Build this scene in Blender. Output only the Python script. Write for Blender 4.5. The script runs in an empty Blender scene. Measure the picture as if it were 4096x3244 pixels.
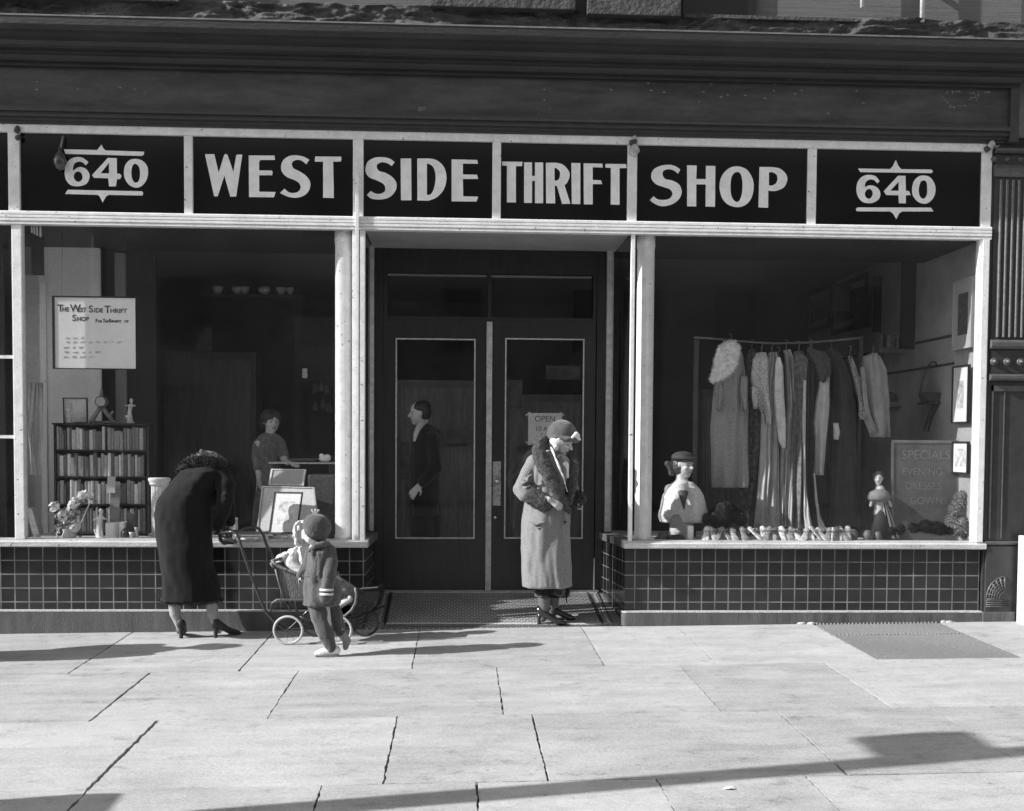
import bpy, bmesh, math, random
from math import sin, cos, pi, radians, sqrt, atan2
from mathutils import Vector, Matrix, noise
random.seed(640)
S = bpy.context.scene
COL = S.collection
# ------------------------------------------------------------------ camera
CY_, CP_, CR_ = radians(3.075), radians(2.682), radians(.417)
FW = Vector((sin(CY_)*cos(CP_), cos(CY_)*cos(CP_), -sin(CP_)))
R0 = FW.cross(Vector((0, 0, 1))).normalized(); U0 = R0.cross(FW)
RT = R0*cos(CR_) + U0*sin(CR_); UP = -R0*sin(CR_) + U0*cos(CR_)
CAM = Vector((0, -10.5, 1.57))
cd = bpy.data.cameras.new("camera"); cam = bpy.data.objects.new("camera", cd); COL.objects.link(cam)
m = Matrix((( RT.x, UP.x, -FW.x, CAM.x), (RT.y, UP.y, -FW.y, CAM.y), (RT.z, UP.z, -FW.z, CAM.z), (0, 0, 0, 1)))
cam.matrix_world = m
cd.sensor_width = 36; cd.lens = 43.945; cd.shift_x = -.01555; cd.shift_y = .0923; cd.clip_end = 500; cd.clip_start = .1
S.camera = cam
# ------------------------------------------------------------------ light
SUN_AZ, SUN_EL = 11.5, 31.0            # light travels towards +X and a little into the facade
S.world = bpy.data.worlds.new("World"); S.world.use_nodes = True
wn = S.world.node_tree.nodes; wl = S.world.node_tree.links
bg = wn['Background']; sky = wn.new('ShaderNodeTexSky'); sky.sky_type = 'NISHITA'; sky.sun_disc = False
sky.sun_elevation = radians(SUN_EL); sky.sun_rotation = radians(270 - SUN_AZ)
bw = wn.new('ShaderNodeRGBToBW')      # black-and-white film
wl.new(sky.outputs[0], bw.inputs[0]); wl.new(bw.outputs[0], bg.inputs[0]); bg.inputs[1].default_value = .14
ld = bpy.data.lights.new("sun", 'SUN'); ld.energy = 4.3; ld.angle = radians(.5)
sun = bpy.data.objects.new("sun", ld); COL.objects.link(sun)
sd = Vector((cos(radians(SUN_AZ))*cos(radians(SUN_EL)), sin(radians(SUN_AZ))*cos(radians(SUN_EL)), -sin(radians(SUN_EL))))
sun.rotation_euler = sd.to_track_quat('-Z', 'Y').to_euler(); sun.location = (-10, -5, 12)
S.view_settings.view_transform = 'Standard'; S.view_settings.look = 'None'
S.view_settings.exposure = .78; S.view_settings.gamma = 1
S.cycles.max_bounces = 8; S.cycles.transparent_max_bounces = 16; S.cycles.caustics_reflective = False; S.cycles.caustics_refractive = False
S.cycles.use_denoising = True; S.cycles.use_adaptive_sampling = False; S.cycles.sample_clamp_indirect = 1.2
# ------------------------------------------------------------------ measuring helpers (2157-px-wide photo -> metres)
K = 4096/2157
def ray(u, v): return RT*((u*K-2111.7)/5000) - UP*((v*K-2000.2)/5000) + FW
def W(u, v, Y=0.0):
    d = ray(u, v); t = (Y-CAM.y)/d.y; return CAM + d*t
GB, GC = .012, .015
def gz(x, y): return GB*x + GC*min(y, 0) if y > -9 else GB*x - .135
def G(u, v):
    d = ray(u, v); t = (GB*CAM.x+GC*CAM.y-CAM.z)/(d.z-GB*d.x-GC*d.y); return CAM + d*t
def X_(u, v, Y=0.0): return W(u, v, Y).x
def Z_(u, v, Y=0.0): return W(u, v, Y).z
# ------------------------------------------------------------------ materials (greys only: black-and-white film)
MATS = {}
def mat(name, v, rough=.6, var=.0, scale=8, bump=0, bscale=60, spec=.5, metal=0, detail=4, stretch=None, coat=0, spots=None, sheen=0, grain=.2):
    if name in MATS: return MATS[name]
    m = bpy.data.materials.new(name); m.use_nodes = True; MATS[name] = m
    n = m.node_tree.nodes; l = m.node_tree.links; b = n['Principled BSDF']
    b.inputs['Base Color'].default_value = (v, v, v, 1); b.inputs['Roughness'].default_value = rough
    b.inputs['Specular IOR Level'].default_value = spec; b.inputs['Metallic'].default_value = metal
    if coat: b.inputs['Coat Weight'].default_value = coat; b.inputs['Coat Roughness'].default_value = .12
    if sheen: b.inputs['Sheen Weight'].default_value = sheen
    tc = n.new('ShaderNodeTexCoord'); mp = n.new('ShaderNodeMapping'); l.new(tc.outputs['Object'], mp.inputs[0])
    if stretch: mp.inputs['Scale'].default_value = stretch
    if var:
        no = n.new('ShaderNodeTexNoise'); no.inputs['Scale'].default_value = scale; no.inputs['Detail'].default_value = detail; no.inputs['Roughness'].default_value = .65
        l.new(mp.outputs[0], no.inputs[0])
        cr = n.new('ShaderNodeMapRange'); cr.inputs[1].default_value = .3; cr.inputs[2].default_value = .7
        cr.inputs[3].default_value = v*(1-var); cr.inputs[4].default_value = v*(1+var)
        l.new(no.outputs[0], cr.inputs[0]); out = cr.outputs[0]
        if spots:   # worn spots showing another value: (value, scale, threshold)
            n2 = n.new('ShaderNodeTexNoise'); n2.inputs['Scale'].default_value = spots[1]; n2.inputs['Detail'].default_value = 6
            l.new(tc.outputs['Object'], n2.inputs[0])
            c2 = n.new('ShaderNodeMapRange'); c2.inputs[1].default_value = spots[2]; c2.inputs[2].default_value = spots[2]+.04
            l.new(n2.outputs[0], c2.inputs[0])
            mx = n.new('ShaderNodeMix'); l.new(c2.outputs[0], mx.inputs[0]); l.new(out, mx.inputs[2]); mx.inputs[3].default_value = spots[0]; out = mx.outputs[0]
        l.new(out, b.inputs['Base Color'])
    gn = n.new('ShaderNodeTexNoise'); gn.inputs['Scale'].default_value = 105; gn.inputs['Detail'].default_value = 3; l.new(tc.outputs['Object'], gn.inputs[0])
    gm = n.new('ShaderNodeMapRange'); gm.inputs[1].default_value = .3; gm.inputs[2].default_value = .7; gm.inputs[3].default_value = 1-grain; gm.inputs[4].default_value = 1+grain; l.new(gn.outputs[0], gm.inputs[0])
    gx_ = n.new('ShaderNodeMath'); gx_.operation = 'MULTIPLY'; l.new(gm.outputs[0], gx_.inputs[0])
    if var: l.new(out, gx_.inputs[1])
    else: gx_.inputs[1].default_value = v
    l.new(gx_.outputs[0], b.inputs['Base Color'])
    if bump:
        nb = n.new('ShaderNodeTexNoise'); nb.inputs['Scale'].default_value = bscale; nb.inputs['Detail'].default_value = 5
        l.new(mp.outputs[0], nb.inputs[0]); bp = n.new('ShaderNodeBump'); bp.inputs['Strength'].default_value = bump; bp.inputs['Distance'].default_value = .02
        l.new(nb.outputs[0], bp.inputs['Height']); l.new(bp.outputs[0], b.inputs['Normal'])
    return m
def glass_mat(name, tint=.97, gl=1.0, dirt=.0):
    m = bpy.data.materials.new(name); m.use_nodes = True; n = m.node_tree.nodes; l = m.node_tree.links
    for x in list(n): n.remove(x)
    o = n.new('ShaderNodeOutputMaterial'); mx = n.new('ShaderNodeMixShader'); fr = n.new('ShaderNodeFresnel'); fr.inputs[0].default_value = 1.45
    t = n.new('ShaderNodeBsdfTransparent'); t.inputs[0].default_value = (tint, tint, tint, 1)
    g = n.new('ShaderNodeBsdfGlossy'); g.inputs['Roughness'].default_value = .0; g.inputs[0].default_value = (gl, gl, gl, 1)
    fr.inputs[0].default_value = 1.43; ge = n.new('ShaderNodeNewGeometry'); iv = n.new('ShaderNodeMath'); iv.operation = 'SUBTRACT'; iv.inputs[0].default_value = 1; l.new(ge.outputs['Backfacing'], iv.inputs[1])
    mm_ = n.new('ShaderNodeMath'); mm_.operation = 'MULTIPLY'; l.new(fr.outputs[0], mm_.inputs[0]); l.new(iv.outputs[0], mm_.inputs[1]); l.new(mm_.outputs[0], mx.inputs[0]); l.new(t.outputs[0], mx.inputs[1]); l.new(g.outputs[0], mx.inputs[2]); last = mx
    if dirt:
        d = n.new('ShaderNodeBsdfDiffuse'); d.inputs[0].default_value = (.5, .5, .5, 1); m2 = n.new('ShaderNodeMixShader')
        no = n.new('ShaderNodeTexNoise'); no.inputs['Scale'].default_value = 2.2; no.inputs['Detail'].default_value = 6
        mr = n.new('ShaderNodeMapRange'); mr.inputs[1].default_value = .35; mr.inputs[2].default_value = .75; mr.inputs[3].default_value = dirt*.3; mr.inputs[4].default_value = dirt*2
        l.new(no.outputs[0], mr.inputs[0]); l.new(mr.outputs[0], m2.inputs[0]); l.new(mx.outputs[0], m2.inputs[1]); l.new(d.outputs[0], m2.inputs[2]); last = m2
    l.new(last.outputs[0], o.inputs[0]); MATS[name] = m; return m
# ------------------------------------------------------------------ object helpers
def tag(o, label=None, cat=None, group=None, kind=None):
    if label: o['label'] = label
    if cat: o['category'] = cat
    if group: o['group'] = group
    if kind: o['kind'] = kind
    return o
def thing(name, label, cat, loc=(0, 0, 0), rz=0, group=None):
    o = bpy.data.objects.new(name, None); COL.objects.link(o); o.empty_display_size = .1
    o.location = loc; o.rotation_euler = (0, 0, rz); return tag(o, label, cat, group)
class MB:
    def __init__(s): s.v = []; s.f = []
    def add(s, vs, fs):
        k = len(s.v); s.v += [tuple(p) for p in vs]; s.f += [tuple(i+k for i in f) for f in fs]; return s
    def box(s, x0, x1, y0, y1, z0, z1):
        v = [(x0,y0,z0),(x1,y0,z0),(x1,y1,z0),(x0,y1,z0),(x0,y0,z1),(x1,y0,z1),(x1,y1,z1),(x0,y1,z1)]
        return s.add(v, [(0,3,2,1),(4,5,6,7),(0,1,5,4),(1,2,6,5),(2,3,7,6),(3,0,4,7)])
    def obox(s, c, ax, ay, az):   # oriented box: centre and three half-axis vectors
        c, ax, ay, az = Vector(c), Vector(ax), Vector(ay), Vector(az)
        v = [c+ax*i+ay*j+az*k for k in (-1, 1) for (i, j) in ((-1,-1),(1,-1),(1,1),(-1,1))]
        return s.add(v, [(0,3,2,1),(4,5,6,7),(0,1,5,4),(1,2,6,5),(2,3,7,6),(3,0,4,7)])
    def prof_x(s, prof, x0, x1, close=True):   # profile of (y,z) swept along x
        n = len(prof); v = [(x0, y, z) for y, z in prof] + [(x1, y, z) for y, z in prof]
        f = [(i, (i+1) % n, n+(i+1) % n, n+i) for i in range(n)]
        return s.add(v, f + [tuple(range(n-1, -1, -1)), tuple(range(n, 2*n))])
    def poly_y(s, pts, y0, y1):     # polygon of (x,z) given thickness y0..y1
        n = len(pts); v = [(x, y0, z) for x, z in pts] + [(x, y1, z) for x, z in pts]
        return s.add(v, [(i, (i+1) % n, n+(i+1) % n, n+i) for i in range(n)] + [tuple(range(n-1, -1, -1)), tuple(range(n, 2*n))])
    def rings(s, rs, cap=True, closed=True):
        n = len(rs[0]); k = len(s.v); v = []; f = []
        for r in rs: v += [tuple(p) for p in r]
        for a in range(len(rs)-1):
            for i in range(n if closed else n-1):
                j = (i+1) % n; f.append((a*n+i, a*n+j, (a+1)*n+j, (a+1)*n+i))
        if cap: f.append(tuple(range(n-1, -1, -1))); f.append(tuple((len(rs)-1)*n+i for i in range(n)))
        return s.add(v, f)
    def tube(s, pts, r, n=8, cap=True):
        pts = [Vector(p) for p in pts]; rr = r if isinstance(r, (list, tuple)) else [r]*len(pts)
        out = []; up = None
        for i, p in enumerate(pts):
            t = (pts[min(i+1, len(pts)-1)] - pts[max(i-1, 0)])
            t = t.normalized() if t.length > 1e-9 else Vector((0, 0, 1))
            if up is None: up = Vector((0, 0, 1)) if abs(t.z) < .9 else Vector((1, 0, 0))
            a = t.cross(up)
            if a.length < 1e-5: a = t.orthogonal()
            a.normalize(); b = a.cross(t).normalized(); up = b
            out.append([p + (a*cos(2*pi*k/n) + b*sin(2*pi*k/n))*rr[i] for k in range(n)])
        return s.rings(out, cap)
    def lathe(s, c, prof, n=20, axis='z', cap=True):
        c = Vector(c); out = []
        for r, h in prof:
            if axis == 'z': out.append([c+Vector((r*cos(2*pi*k/n), r*sin(2*pi*k/n), h)) for k in range(n)])
            elif axis == 'y': out.append([c+Vector((r*cos(2*pi*k/n), h, r*sin(2*pi*k/n))) for k in range(n)])
            else: out.append([c+Vector((h, r*cos(2*pi*k/n), r*sin(2*pi*k/n))) for k in range(n)])
        return s.rings(out, cap)
    def ell(s, c, r, n=14, m=9, rot=None):
        c = Vector(c); out = []
        for a in range(1, m):
            th = pi*a/m; out.append([Vector((sin(th)*cos(2*pi*k/n)*r[0], sin(th)*sin(2*pi*k/n)*r[1], cos(th)*r[2])) for k in range(n)])
        k0 = len(s.v)
        vs = [Vector((0, 0, r[2]))] + [p for q in out for p in q] + [Vector((0, 0, -r[2]))]
        if rot: vs = [rot @ p for p in vs]
        vs = [p + c for p in vs]; f = []
        for i in range(n): f.append((0, 1+i, 1+(i+1) % n)); f.append((len(vs)-1, 1+(m-2)*n+(i+1) % n, 1+(m-2)*n+i))
        for a in range(m-2):
            for i in range(n): j = (i+1) % n; f.append((1+a*n+i, 1+(a+1)*n+i, 1+(a+1)*n+j, 1+a*n+j))
        return s.add(vs, f)
    def cap_(s, p, q, r0, r1, n=12):   # tapered capsule
        p, q = Vector(p), Vector(q); d = q-p; L = d.length; t = d/L if L > 1e-9 else Vector((0, 0, 1))
        a = t.orthogonal().normalized(); b = t.cross(a); out = []
        for k in range(5): th = pi/2*(k+.3)/5; out.append((-cos(th)*r0, sin(th)*r0))
        for k in range(5): th = pi/2*(4-k+.3)/5; out.append((L+cos(th)*r1, sin(th)*r1))
        return s.rings([[p+t*h+(a*cos(2*pi*i/n)+b*sin(2*pi*i/n))*r for i in range(n)] for h, r in out])
    def build(s, name, m, parent=None, smooth=False, bevel=0, loc=None):
        me = bpy.data.meshes.new(name); me.from_pydata(s.v, [], s.f); me.update()
        bm = bmesh.new(); bm.from_mesh(me); bmesh.ops.recalc_face_normals(bm, faces=bm.faces)
        if bevel: bmesh.ops.bevel(bm, geom=[e for e in bm.edges if e.calc_face_angle(0) > .6], offset=bevel, segments=2, affect='EDGES', profile=.7)
        bm.to_mesh(me); bm.free()
        if m: me.materials.append(m)
        if smooth:
            for p in me.polygons: p.use_smooth = True
        o = bpy.data.objects.new(name, me); COL.objects.link(o)
        if parent is not None:
            o.parent = parent
            if loc is None:                       # vertices given in world space: move them into the parent's frame
                pm = Matrix.Translation(parent_loc(parent)) @ Matrix.Rotation(parent_rz(parent), 4, 'Z'); me.transform(pm.inverted())
        if loc is not None: o.location = loc
        return o
def parent_loc(p):
    l = Vector(p.location); q = p
    while q.parent: q = q.parent; l = l + Vector(q.location)
    return l
def parent_rz(p):
    while p.parent: p = p.parent
    return p.rotation_euler[2]
def solid(o, voxel=.008, smooth=6, sub=0, disp=None):
    """weld overlapping closed pieces of o into ONE continuous skin"""
    md = o.modifiers.new('r', 'REMESH'); md.mode = 'VOXEL'; md.voxel_size = voxel
    if smooth: ms = o.modifiers.new('s', 'SMOOTH'); ms.factor = .5; ms.iterations = smooth
    dg = bpy.context.evaluated_depsgraph_get(); me = bpy.data.meshes.new_from_object(o.evaluated_get(dg)); o.modifiers.clear()
    old = o.data; mm = list(old.materials); o.data = me; me.materials.clear()
    for x in mm: me.materials.append(x)
    bpy.data.meshes.remove(old)
    if disp:
        me.update(); vn = [v.normal.copy() for v in me.vertices]
        for v, nn in zip(me.vertices, vn): v.co += nn*disp(v.co, nn)
    for p in me.polygons: p.use_smooth = True
    return o
def copy_tree(o, parent=None):
    c = o.copy(); COL.objects.link(c); c.parent = parent
    for ch in o.children: copy_tree(ch, c)
    return c
def smooth_poly(pts, n=6):
    out = []; N = len(pts)
    for i in range(N):
        p0, p1, p2, p3 = pts[i-1], pts[i], pts[(i+1) % N], pts[(i+2) % N]
        s1, s2 = len(p1) > 2, len(p2) > 2; out.append((p1[0], p1[1]))
        if s1 or s2:
            a = Vector(p1[:2]); b = Vector(p2[:2])
            t1 = (b-Vector(p0[:2]))/2 if s1 else (b-a)*.7
            t2 = (Vector(p3[:2])-a)/2 if s2 else (b-a)*.7
            for k in range(1, n):
                t = k/n; q = a*(2*t**3-3*t*t+1)+t1*(t**3-2*t*t+t)+b*(-2*t**3+3*t*t)+t2*(t**3-t*t); out.append((q.x, q.y))
    return out
def flat_shape(name, loops, y, thick, m, parent):
    """filled outline with holes: loops of (x,z) world points, front at y"""
    cu = bpy.data.curves.new(name, 'CURVE'); cu.dimensions = '2D'; cu.fill_mode = 'BOTH'; cu.extrude = thick/2
    for lp in loops:
        sp = cu.splines.new('POLY'); sp.points.add(len(lp)-1); sp.use_cyclic_u = True
        for i, (x, z) in enumerate(lp): sp.points[i].co = (x, z, 0, 1)
    to = bpy.data.objects.new('tmp', cu); COL.objects.link(to)
    dg = bpy.context.evaluated_depsgraph_get(); me = bpy.data.meshes.new_from_object(to.evaluated_get(dg)); bpy.data.objects.remove(to)
    me.transform(Matrix.Translation((0, y+thick/2, 0)) @ Matrix.Rotation(pi/2, 4, 'X')); me.materials.clear(); me.materials.append(m)
    o = bpy.data.objects.new(name, me); COL.objects.link(o); o.parent = parent; me.transform(Matrix.Translation(-parent_loc(parent)))
    return o
def text_mesh(name, body, size, loc, m, parent, depth=.001, align='LEFT', rot=None, xs=1.0, bold=0.0, shear=0):
    cu = bpy.data.curves.new(name, 'FONT'); cu.body = body; cu.size = size; cu.extrude = depth/2; cu.align_x = align; cu.offset = bold; cu.shear = shear
    to = bpy.data.objects.new('tmp', cu); COL.objects.link(to)
    dg = bpy.context.evaluated_depsgraph_get(); me = bpy.data.meshes.new_from_object(to.evaluated_get(dg)); bpy.data.objects.remove(to)
    M = Matrix.Translation(Vector(loc)) @ (rot or Matrix.Identity(4)) @ Matrix.Rotation(pi/2, 4, 'X') @ Matrix.Diagonal((xs, 1, 1, 1))
    me.transform(Matrix.Translation(-parent_loc(parent)) @ M); me.materials.clear(); me.materials.append(m)
    o = bpy.data.objects.new(name, me); COL.objects.link(o); o.parent = parent; return o
# ------------------------------------------------------------------ palette
DARK = mat('dark_painted_iron', .066, .5, .45, 9, .25, 60, stretch=(.25, 1, 1), spots=(.16, 9, .70))
DARK2 = mat('dark_iron_plain', .043, .4, .2, 10, .1, 60)
WHITE = mat('old_white_paint', .79, .5, .12, 12, .10, 50, spots=(.22, 26, .67), grain=.09)
GREYP = mat('grey_paint', .22, .5, .15, 12, .1, 60)
STONE = mat('brownstone', .075, .9, .45, 7, .8, 26)
BLACKG = mat('black_backed_glass', .006, .12, .3, 3)
GOLD = mat('pale_gilt', .84, .45, .12, 9, .1, 120, grain=.05)
DOORM = mat('dark_varnished_door', .022, .33, .25, 6, .1, 50, stretch=(3, 3, .4))
MOULD = mat('worn_light_moulding', .46, .5, .25, 20, .15, 80)
PLINTH = mat('grey_granite_plinth', .10, .7, .35, 3, .35, 60, stretch=(3, 1, .5))
PLTOP = mat('sunlit_edge_and_mortar', .5, .7, .2, 20, .3, 60)  # pale tone: sunlit plinth top put into colour; also the mortar lumps
INT = mat('interior_plaster', .42, .8, .1, 2)
INTD = mat('interior_dark_panelling', .045, .6, .3, 3, stretch=(4, 4, .5))
GLASS = glass_mat('window_glass', .985, 1.0, .008)
# tiles with pale joints
def tile_mat():
    m = bpy.data.materials.new('glazed_dark_tile'); m.use_nodes = True; n = m.node_tree.nodes; l = m.node_tree.links; b = n['Principled BSDF']
    tc = n.new('ShaderNodeTexCoord'); sp = n.new('ShaderNodeSeparateXYZ'); l.new(tc.outputs['Object'], sp.inputs[0])
    P = .1147
    def M(op, a, c=None, d=None):
        q = n.new('ShaderNodeMath'); q.operation = op
        for i, x in enumerate((a, c, d)):
            if x is None: continue
            if isinstance(x, (int, float)): q.inputs[i].default_value = x
            else: l.new(x, q.inputs[i])
        return q.outputs[0]
    hx = M('ADD', sp.outputs[0], sp.outputs[1])          # works on the front and on the returns
    hx = M('DIVIDE', M('ADD', hx, .0), P); hz = M('DIVIDE', M('SUBTRACT', sp.outputs[2], .098), P)
    def line(h): return M('LESS_THAN', M('ABSOLUTE', M('SUBTRACT', M('FRACT', h), .5)), .462)
    tile = M('MULTIPLY', line(hx), line(hz))
    cb = n.new('ShaderNodeCombineXYZ'); l.new(M('FLOOR', hx), cb.inputs[0]); l.new(M('FLOOR', hz), cb.inputs[1])
    wn_ = n.new('ShaderNodeTexWhiteNoise'); l.new(cb.outputs[0], wn_.inputs[0])
    no = n.new('ShaderNodeTexNoise'); no.inputs['Scale'].default_value = 9; l.new(tc.outputs['Object'], no.inputs[0])
    base = M('MULTIPLY_ADD', wn_.outputs[0], .014, .008); base = M('ADD', base, M('MULTIPLY', no.outputs[0], .016))
    grn = n.new('ShaderNodeTexNoise'); grn.inputs['Scale'].default_value = 5; l.new(tc.outputs['Object'], grn.inputs[0])
    gr = M('MULTIPLY_ADD', grn.outputs[0], .42, -.02)
    mx = n.new('ShaderNodeMix'); l.new(tile, mx.inputs[0]); l.new(gr, mx.inputs[2]); l.new(base, mx.inputs[3]); l.new(mx.outputs[0], b.inputs['Base Color'])
    l.new(M('MULTIPLY_ADD', tile, -.58, .75), b.inputs['Roughness'])
    bp = n.new('ShaderNodeBump'); bp.inputs['Strength'].default_value = .6; bp.inputs['Distance'].default_value = .003
    l.new(M('ADD', tile, M('MULTIPLY', no.outputs[0], .25)), bp.inputs['Height']); l.new(bp.outputs[0], b.inputs['Normal'])
    return m
TILE = tile_mat()
def mosaic_mat():
    m = bpy.data.materials.new('hexagon_mosaic'); m.use_nodes = True; n = m.node_tree.nodes; l = m.node_tree.links; b = n['Principled BSDF']
    tc = n.new('ShaderNodeTexCoord'); br = n.new('ShaderNodeTexBrick'); l.new(tc.outputs['Object'], br.inputs[0])
    br.inputs['Color1'].default_value = (.26,)*3+(1,); br.inputs['Color2'].default_value = (.19,)*3+(1,); br.inputs['Mortar'].default_value = (.62,)*3+(1,)
    br.inputs['Scale'].default_value = 1; br.inputs['Mortar Size'].default_value = .0055; br.inputs['Brick Width'].default_value = .05; br.inputs['Row Height'].default_value = .044
    br.inputs['Mortar Smooth'].default_value = .3
    no = n.new('ShaderNodeTexNoise'); no.inputs['Scale'].default_value = 3; no.inputs['Detail'].default_value = 5; l.new(tc.outputs['Object'], no.inputs[0])
    mx = n.new('ShaderNodeMix'); mx.data_type = 'RGBA'; mx.blend_type = 'MULTIPLY'; mx.inputs[0].default_value = .6; l.new(br.outputs[0], mx.inputs[6]); l.new(no.outputs[0], mx.inputs[7])
    l.new(mx.outputs[2], b.inputs['Base Color']); b.inputs['Roughness'].default_value = .5; return m
MOSAIC = mosaic_mat()

# ------------------------------------------------------------------ ground
def stone_walk():
    m = bpy.data.materials.new('bluestone_flags'); m.use_nodes = True; n = m.node_tree.nodes; l = m.node_tree.links; b = n['Principled BSDF']
    tc = n.new('ShaderNodeTexCoord'); mp = n.new('ShaderNodeMapping'); mp.inputs['Scale'].default_value = (.55, 2.2, 1); l.new(tc.outputs['Object'], mp.inputs[0])
    def noise_(s, d, src): q = n.new('ShaderNodeTexNoise'); q.inputs['Scale'].default_value = s; q.inputs['Detail'].default_value = d; q.inputs['Roughness'].default_value = .7; l.new(src, q.inputs[0]); return q.outputs[0]
    a = noise_(2.2, 8, mp.outputs[0]); c = noise_(60, 4, mp.outputs[0]); g = noise_(110, 3, tc.outputs['Object'])
    at = n.new('ShaderNodeAttribute'); at.attribute_name = 'tone'
    def MA(x, y, z):
        q = n.new('ShaderNodeMath'); q.operation = 'MULTIPLY_ADD'
        for i, t in enumerate((x, y, z)):
            if isinstance(t, (int, float)): q.inputs[i].default_value = t
            else: l.new(t, q.inputs[i])
        return q.outputs[0]
    v = MA(a, .36, -.36); v = MA(c, .24, v); v = MA(g, .44, v); v = MA(at.outputs['Fac'], .085, v); d2 = noise_(7, 10, tc.outputs['Object']); rr = n.new('ShaderNodeMapRange'); rr.inputs[1].default_value = .56; rr.inputs[2].default_value = .72; rr.inputs[3].default_value = 0; rr.inputs[4].default_value = -.15; l.new(d2, rr.inputs[0]); ad = n.new('ShaderNodeMath'); ad.operation = 'ADD'; l.new(v, ad.inputs[0]); l.new(rr.outputs[0], ad.inputs[1]); v = ad.outputs[0]; dd = n.new('ShaderNodeAttribute'); dd.attribute_name = 'dirt'; v = MA(dd.outputs['Fac'], -.14, v); s1 = noise_(.9, 7, tc.outputs['Object']); v = MA(s1, .24, v); v = MA(noise_(3.1, 8, tc.outputs['Object']), .20, v)
    # small dark spots and stains
    vo = n.new('ShaderNodeTexVoronoi'); vo.inputs['Scale'].default_value = 3.1; l.new(tc.outputs['Object'], vo.inputs[0])
    lt = n.new('ShaderNodeMapRange'); lt.inputs[1].default_value = .02; lt.inputs[2].default_value = .045; lt.inputs[3].default_value = .5; lt.inputs[4].default_value = 1; l.new(vo.outputs['Distance'], lt.inputs[0])
    mu = n.new('ShaderNodeMath'); mu.operation = 'MULTIPLY'; l.new(v, mu.inputs[0]); l.new(lt.outputs[0], mu.inputs[1])
    l.new(mu.outputs[0], b.inputs['Base Color']); b.inputs['Roughness'].default_value = .82; b.inputs['Specular IOR Level'].default_value = .3
    bp = n.new('ShaderNodeBump'); bp.inputs['Strength'].default_value = .55; bp.inputs['Distance'].default_value = .012; l.new(MA(d2, .8, c), bp.inputs['Height']); l.new(bp.outputs[0], b.inputs['Normal'])
    return m
WALK = stone_walk()
def build_sidewalk():
    rnd = random.Random(5)
    rows = [(0.02, -1.75, [(-9, .6), (-6.0, .6), G(300, 1290).x-1.55, G(210, 1376).x, G(540, 1372).x, G(875, 1370).x, G(1248, 1359).x, G(1466, 1356).x, 3.0]),
            (-1.75, -3.18, [-9.2, -6.3, -4.1, G(250, 1470).x, G(594, 1466).x, G(1053, 1450).x, G(1474, 1447).x, G(1811, 1446).x, 4.35, 6.4, 9.2]),
            (-3.18, -4.56, [-9.4, -6.6, -4.0, G(264, 1585).x, G(823, 1578).x, G(1137, 1572).x, G(1705, 1559).x, G(2035, 1537).x, 5.2, 7.6, 9.5]),
            (-4.56, -6.0, [-9.1, -6.5, -3.6, -1.75, G(678, 1659).x, G(1006, 1675).x, G(1403, 1676).x, G(1735, 1673).x, 3.3, 5.4, 7.6, 9.3])]
    wide = {(0, 4): .009, (1, 3): .010, (2, 3): .014, (2, 5): .009, (2, 4): .008, (1, 4): .006, (3, 5): .009, (1, 5): .006, (0, 6): .006, (0, 7): .006}
    me_v, me_f, tone, dirt = [], [], [], []
    def slab(x0, x1, y0, y1, gl, gr):
        n = 48; pts = []
        def jit(i, s, amp): return (noise.noise(Vector((s*3.1, i*.37, 1.7)))*amp*2 + noise.noise(Vector((s*7.7, i*1.3, 4.1)))*amp*1.8 + noise.noise(Vector((s*5.7, i*3.3, 8.1)))*amp*1.6)
        s = rnd.random()*90
        for i in range(n): pts.append((x0+gl+(x1-gr-x0-gl)*i/n, y0-.0022+jit(i, s, .0018)))
        for i in range(n): pts.append((x1-gr+jit(i, s+5, .5*max(gr, .006)), y0+(y1-y0)*i/n))
        for i in range(n): pts.append((x1-gr+(x0+gl-x1+gr)*i/n, y1+.0022+jit(i, s+9, .0018)))
        for i in range(n): pts.append((x0+gl+jit(i, s+14, .5*max(gl, .006)), y1+(y0-y1)*i/n))
        dz = rnd.uniform(-.0015, .0015); tx = rnd.uniform(-.0012, .0012)
        k = len(me_v); cx = (x0+x1)/2
        for (x, y) in pts: me_v.append((x, y, gz(x, y)+dz+tx*(x-cx)-.003))
        c = Vector((cx, (y0+y1)/2, 0))
        for (x, y) in pts: me_v.append((x+(c.x-x)*.004, y+(c.y-y)*.004, gz(x, y)+dz+tx*(x-cx)))
        for (x, y) in pts: me_v.append((x, y, gz(x, y)-.04))
        N = len(pts)
        for i in range(N):
            j = (i+1) % N
            me_f.append((k+i, k+j, k+N+j, k+N+i)); me_f.append((k+2*N+i, k+2*N+j, k+j, k+i)); 
        me_f.append(tuple(k+N+i for i in range(N)))
        t = rnd.uniform(0, 1); tone.extend([t]*(2*N+1)); dirt.extend([.75, 1.0]*N+[0.0])
    for r, (y0, y1, xs) in enumerate(rows):
        xs = [x[0] if isinstance(x, tuple) else x for x in xs]
        for i in range(len(xs)-1):
            slab(xs[i], xs[i+1], y0, y1, wide.get((r, i), .0045)/2, wide.get((r, i+1), .0045)/2)
    slab(4.1, 9.4, .02, -1.75, .004, .004)
    slab(2.98, 4.12, -1.66, -1.75, .003, .003)
    me = bpy.data.meshes.new('sidewalk'); me.from_pydata(me_v, [], me_f); me.update()
    bm = bmesh.new(); bm.from_mesh(me); bmesh.ops.recalc_face_normals(bm, faces=bm.faces); bm.to_mesh(me); bm.free()
    at = me.attributes.new('tone', 'FLOAT', 'FACE')
    for i, t in enumerate(tone): at.data[i].value = t
    a2 = me.attributes.new('dirt', 'FLOAT', 'FACE')
    for i, t in enumerate(dirt): a2.data[i].value = t
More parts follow.
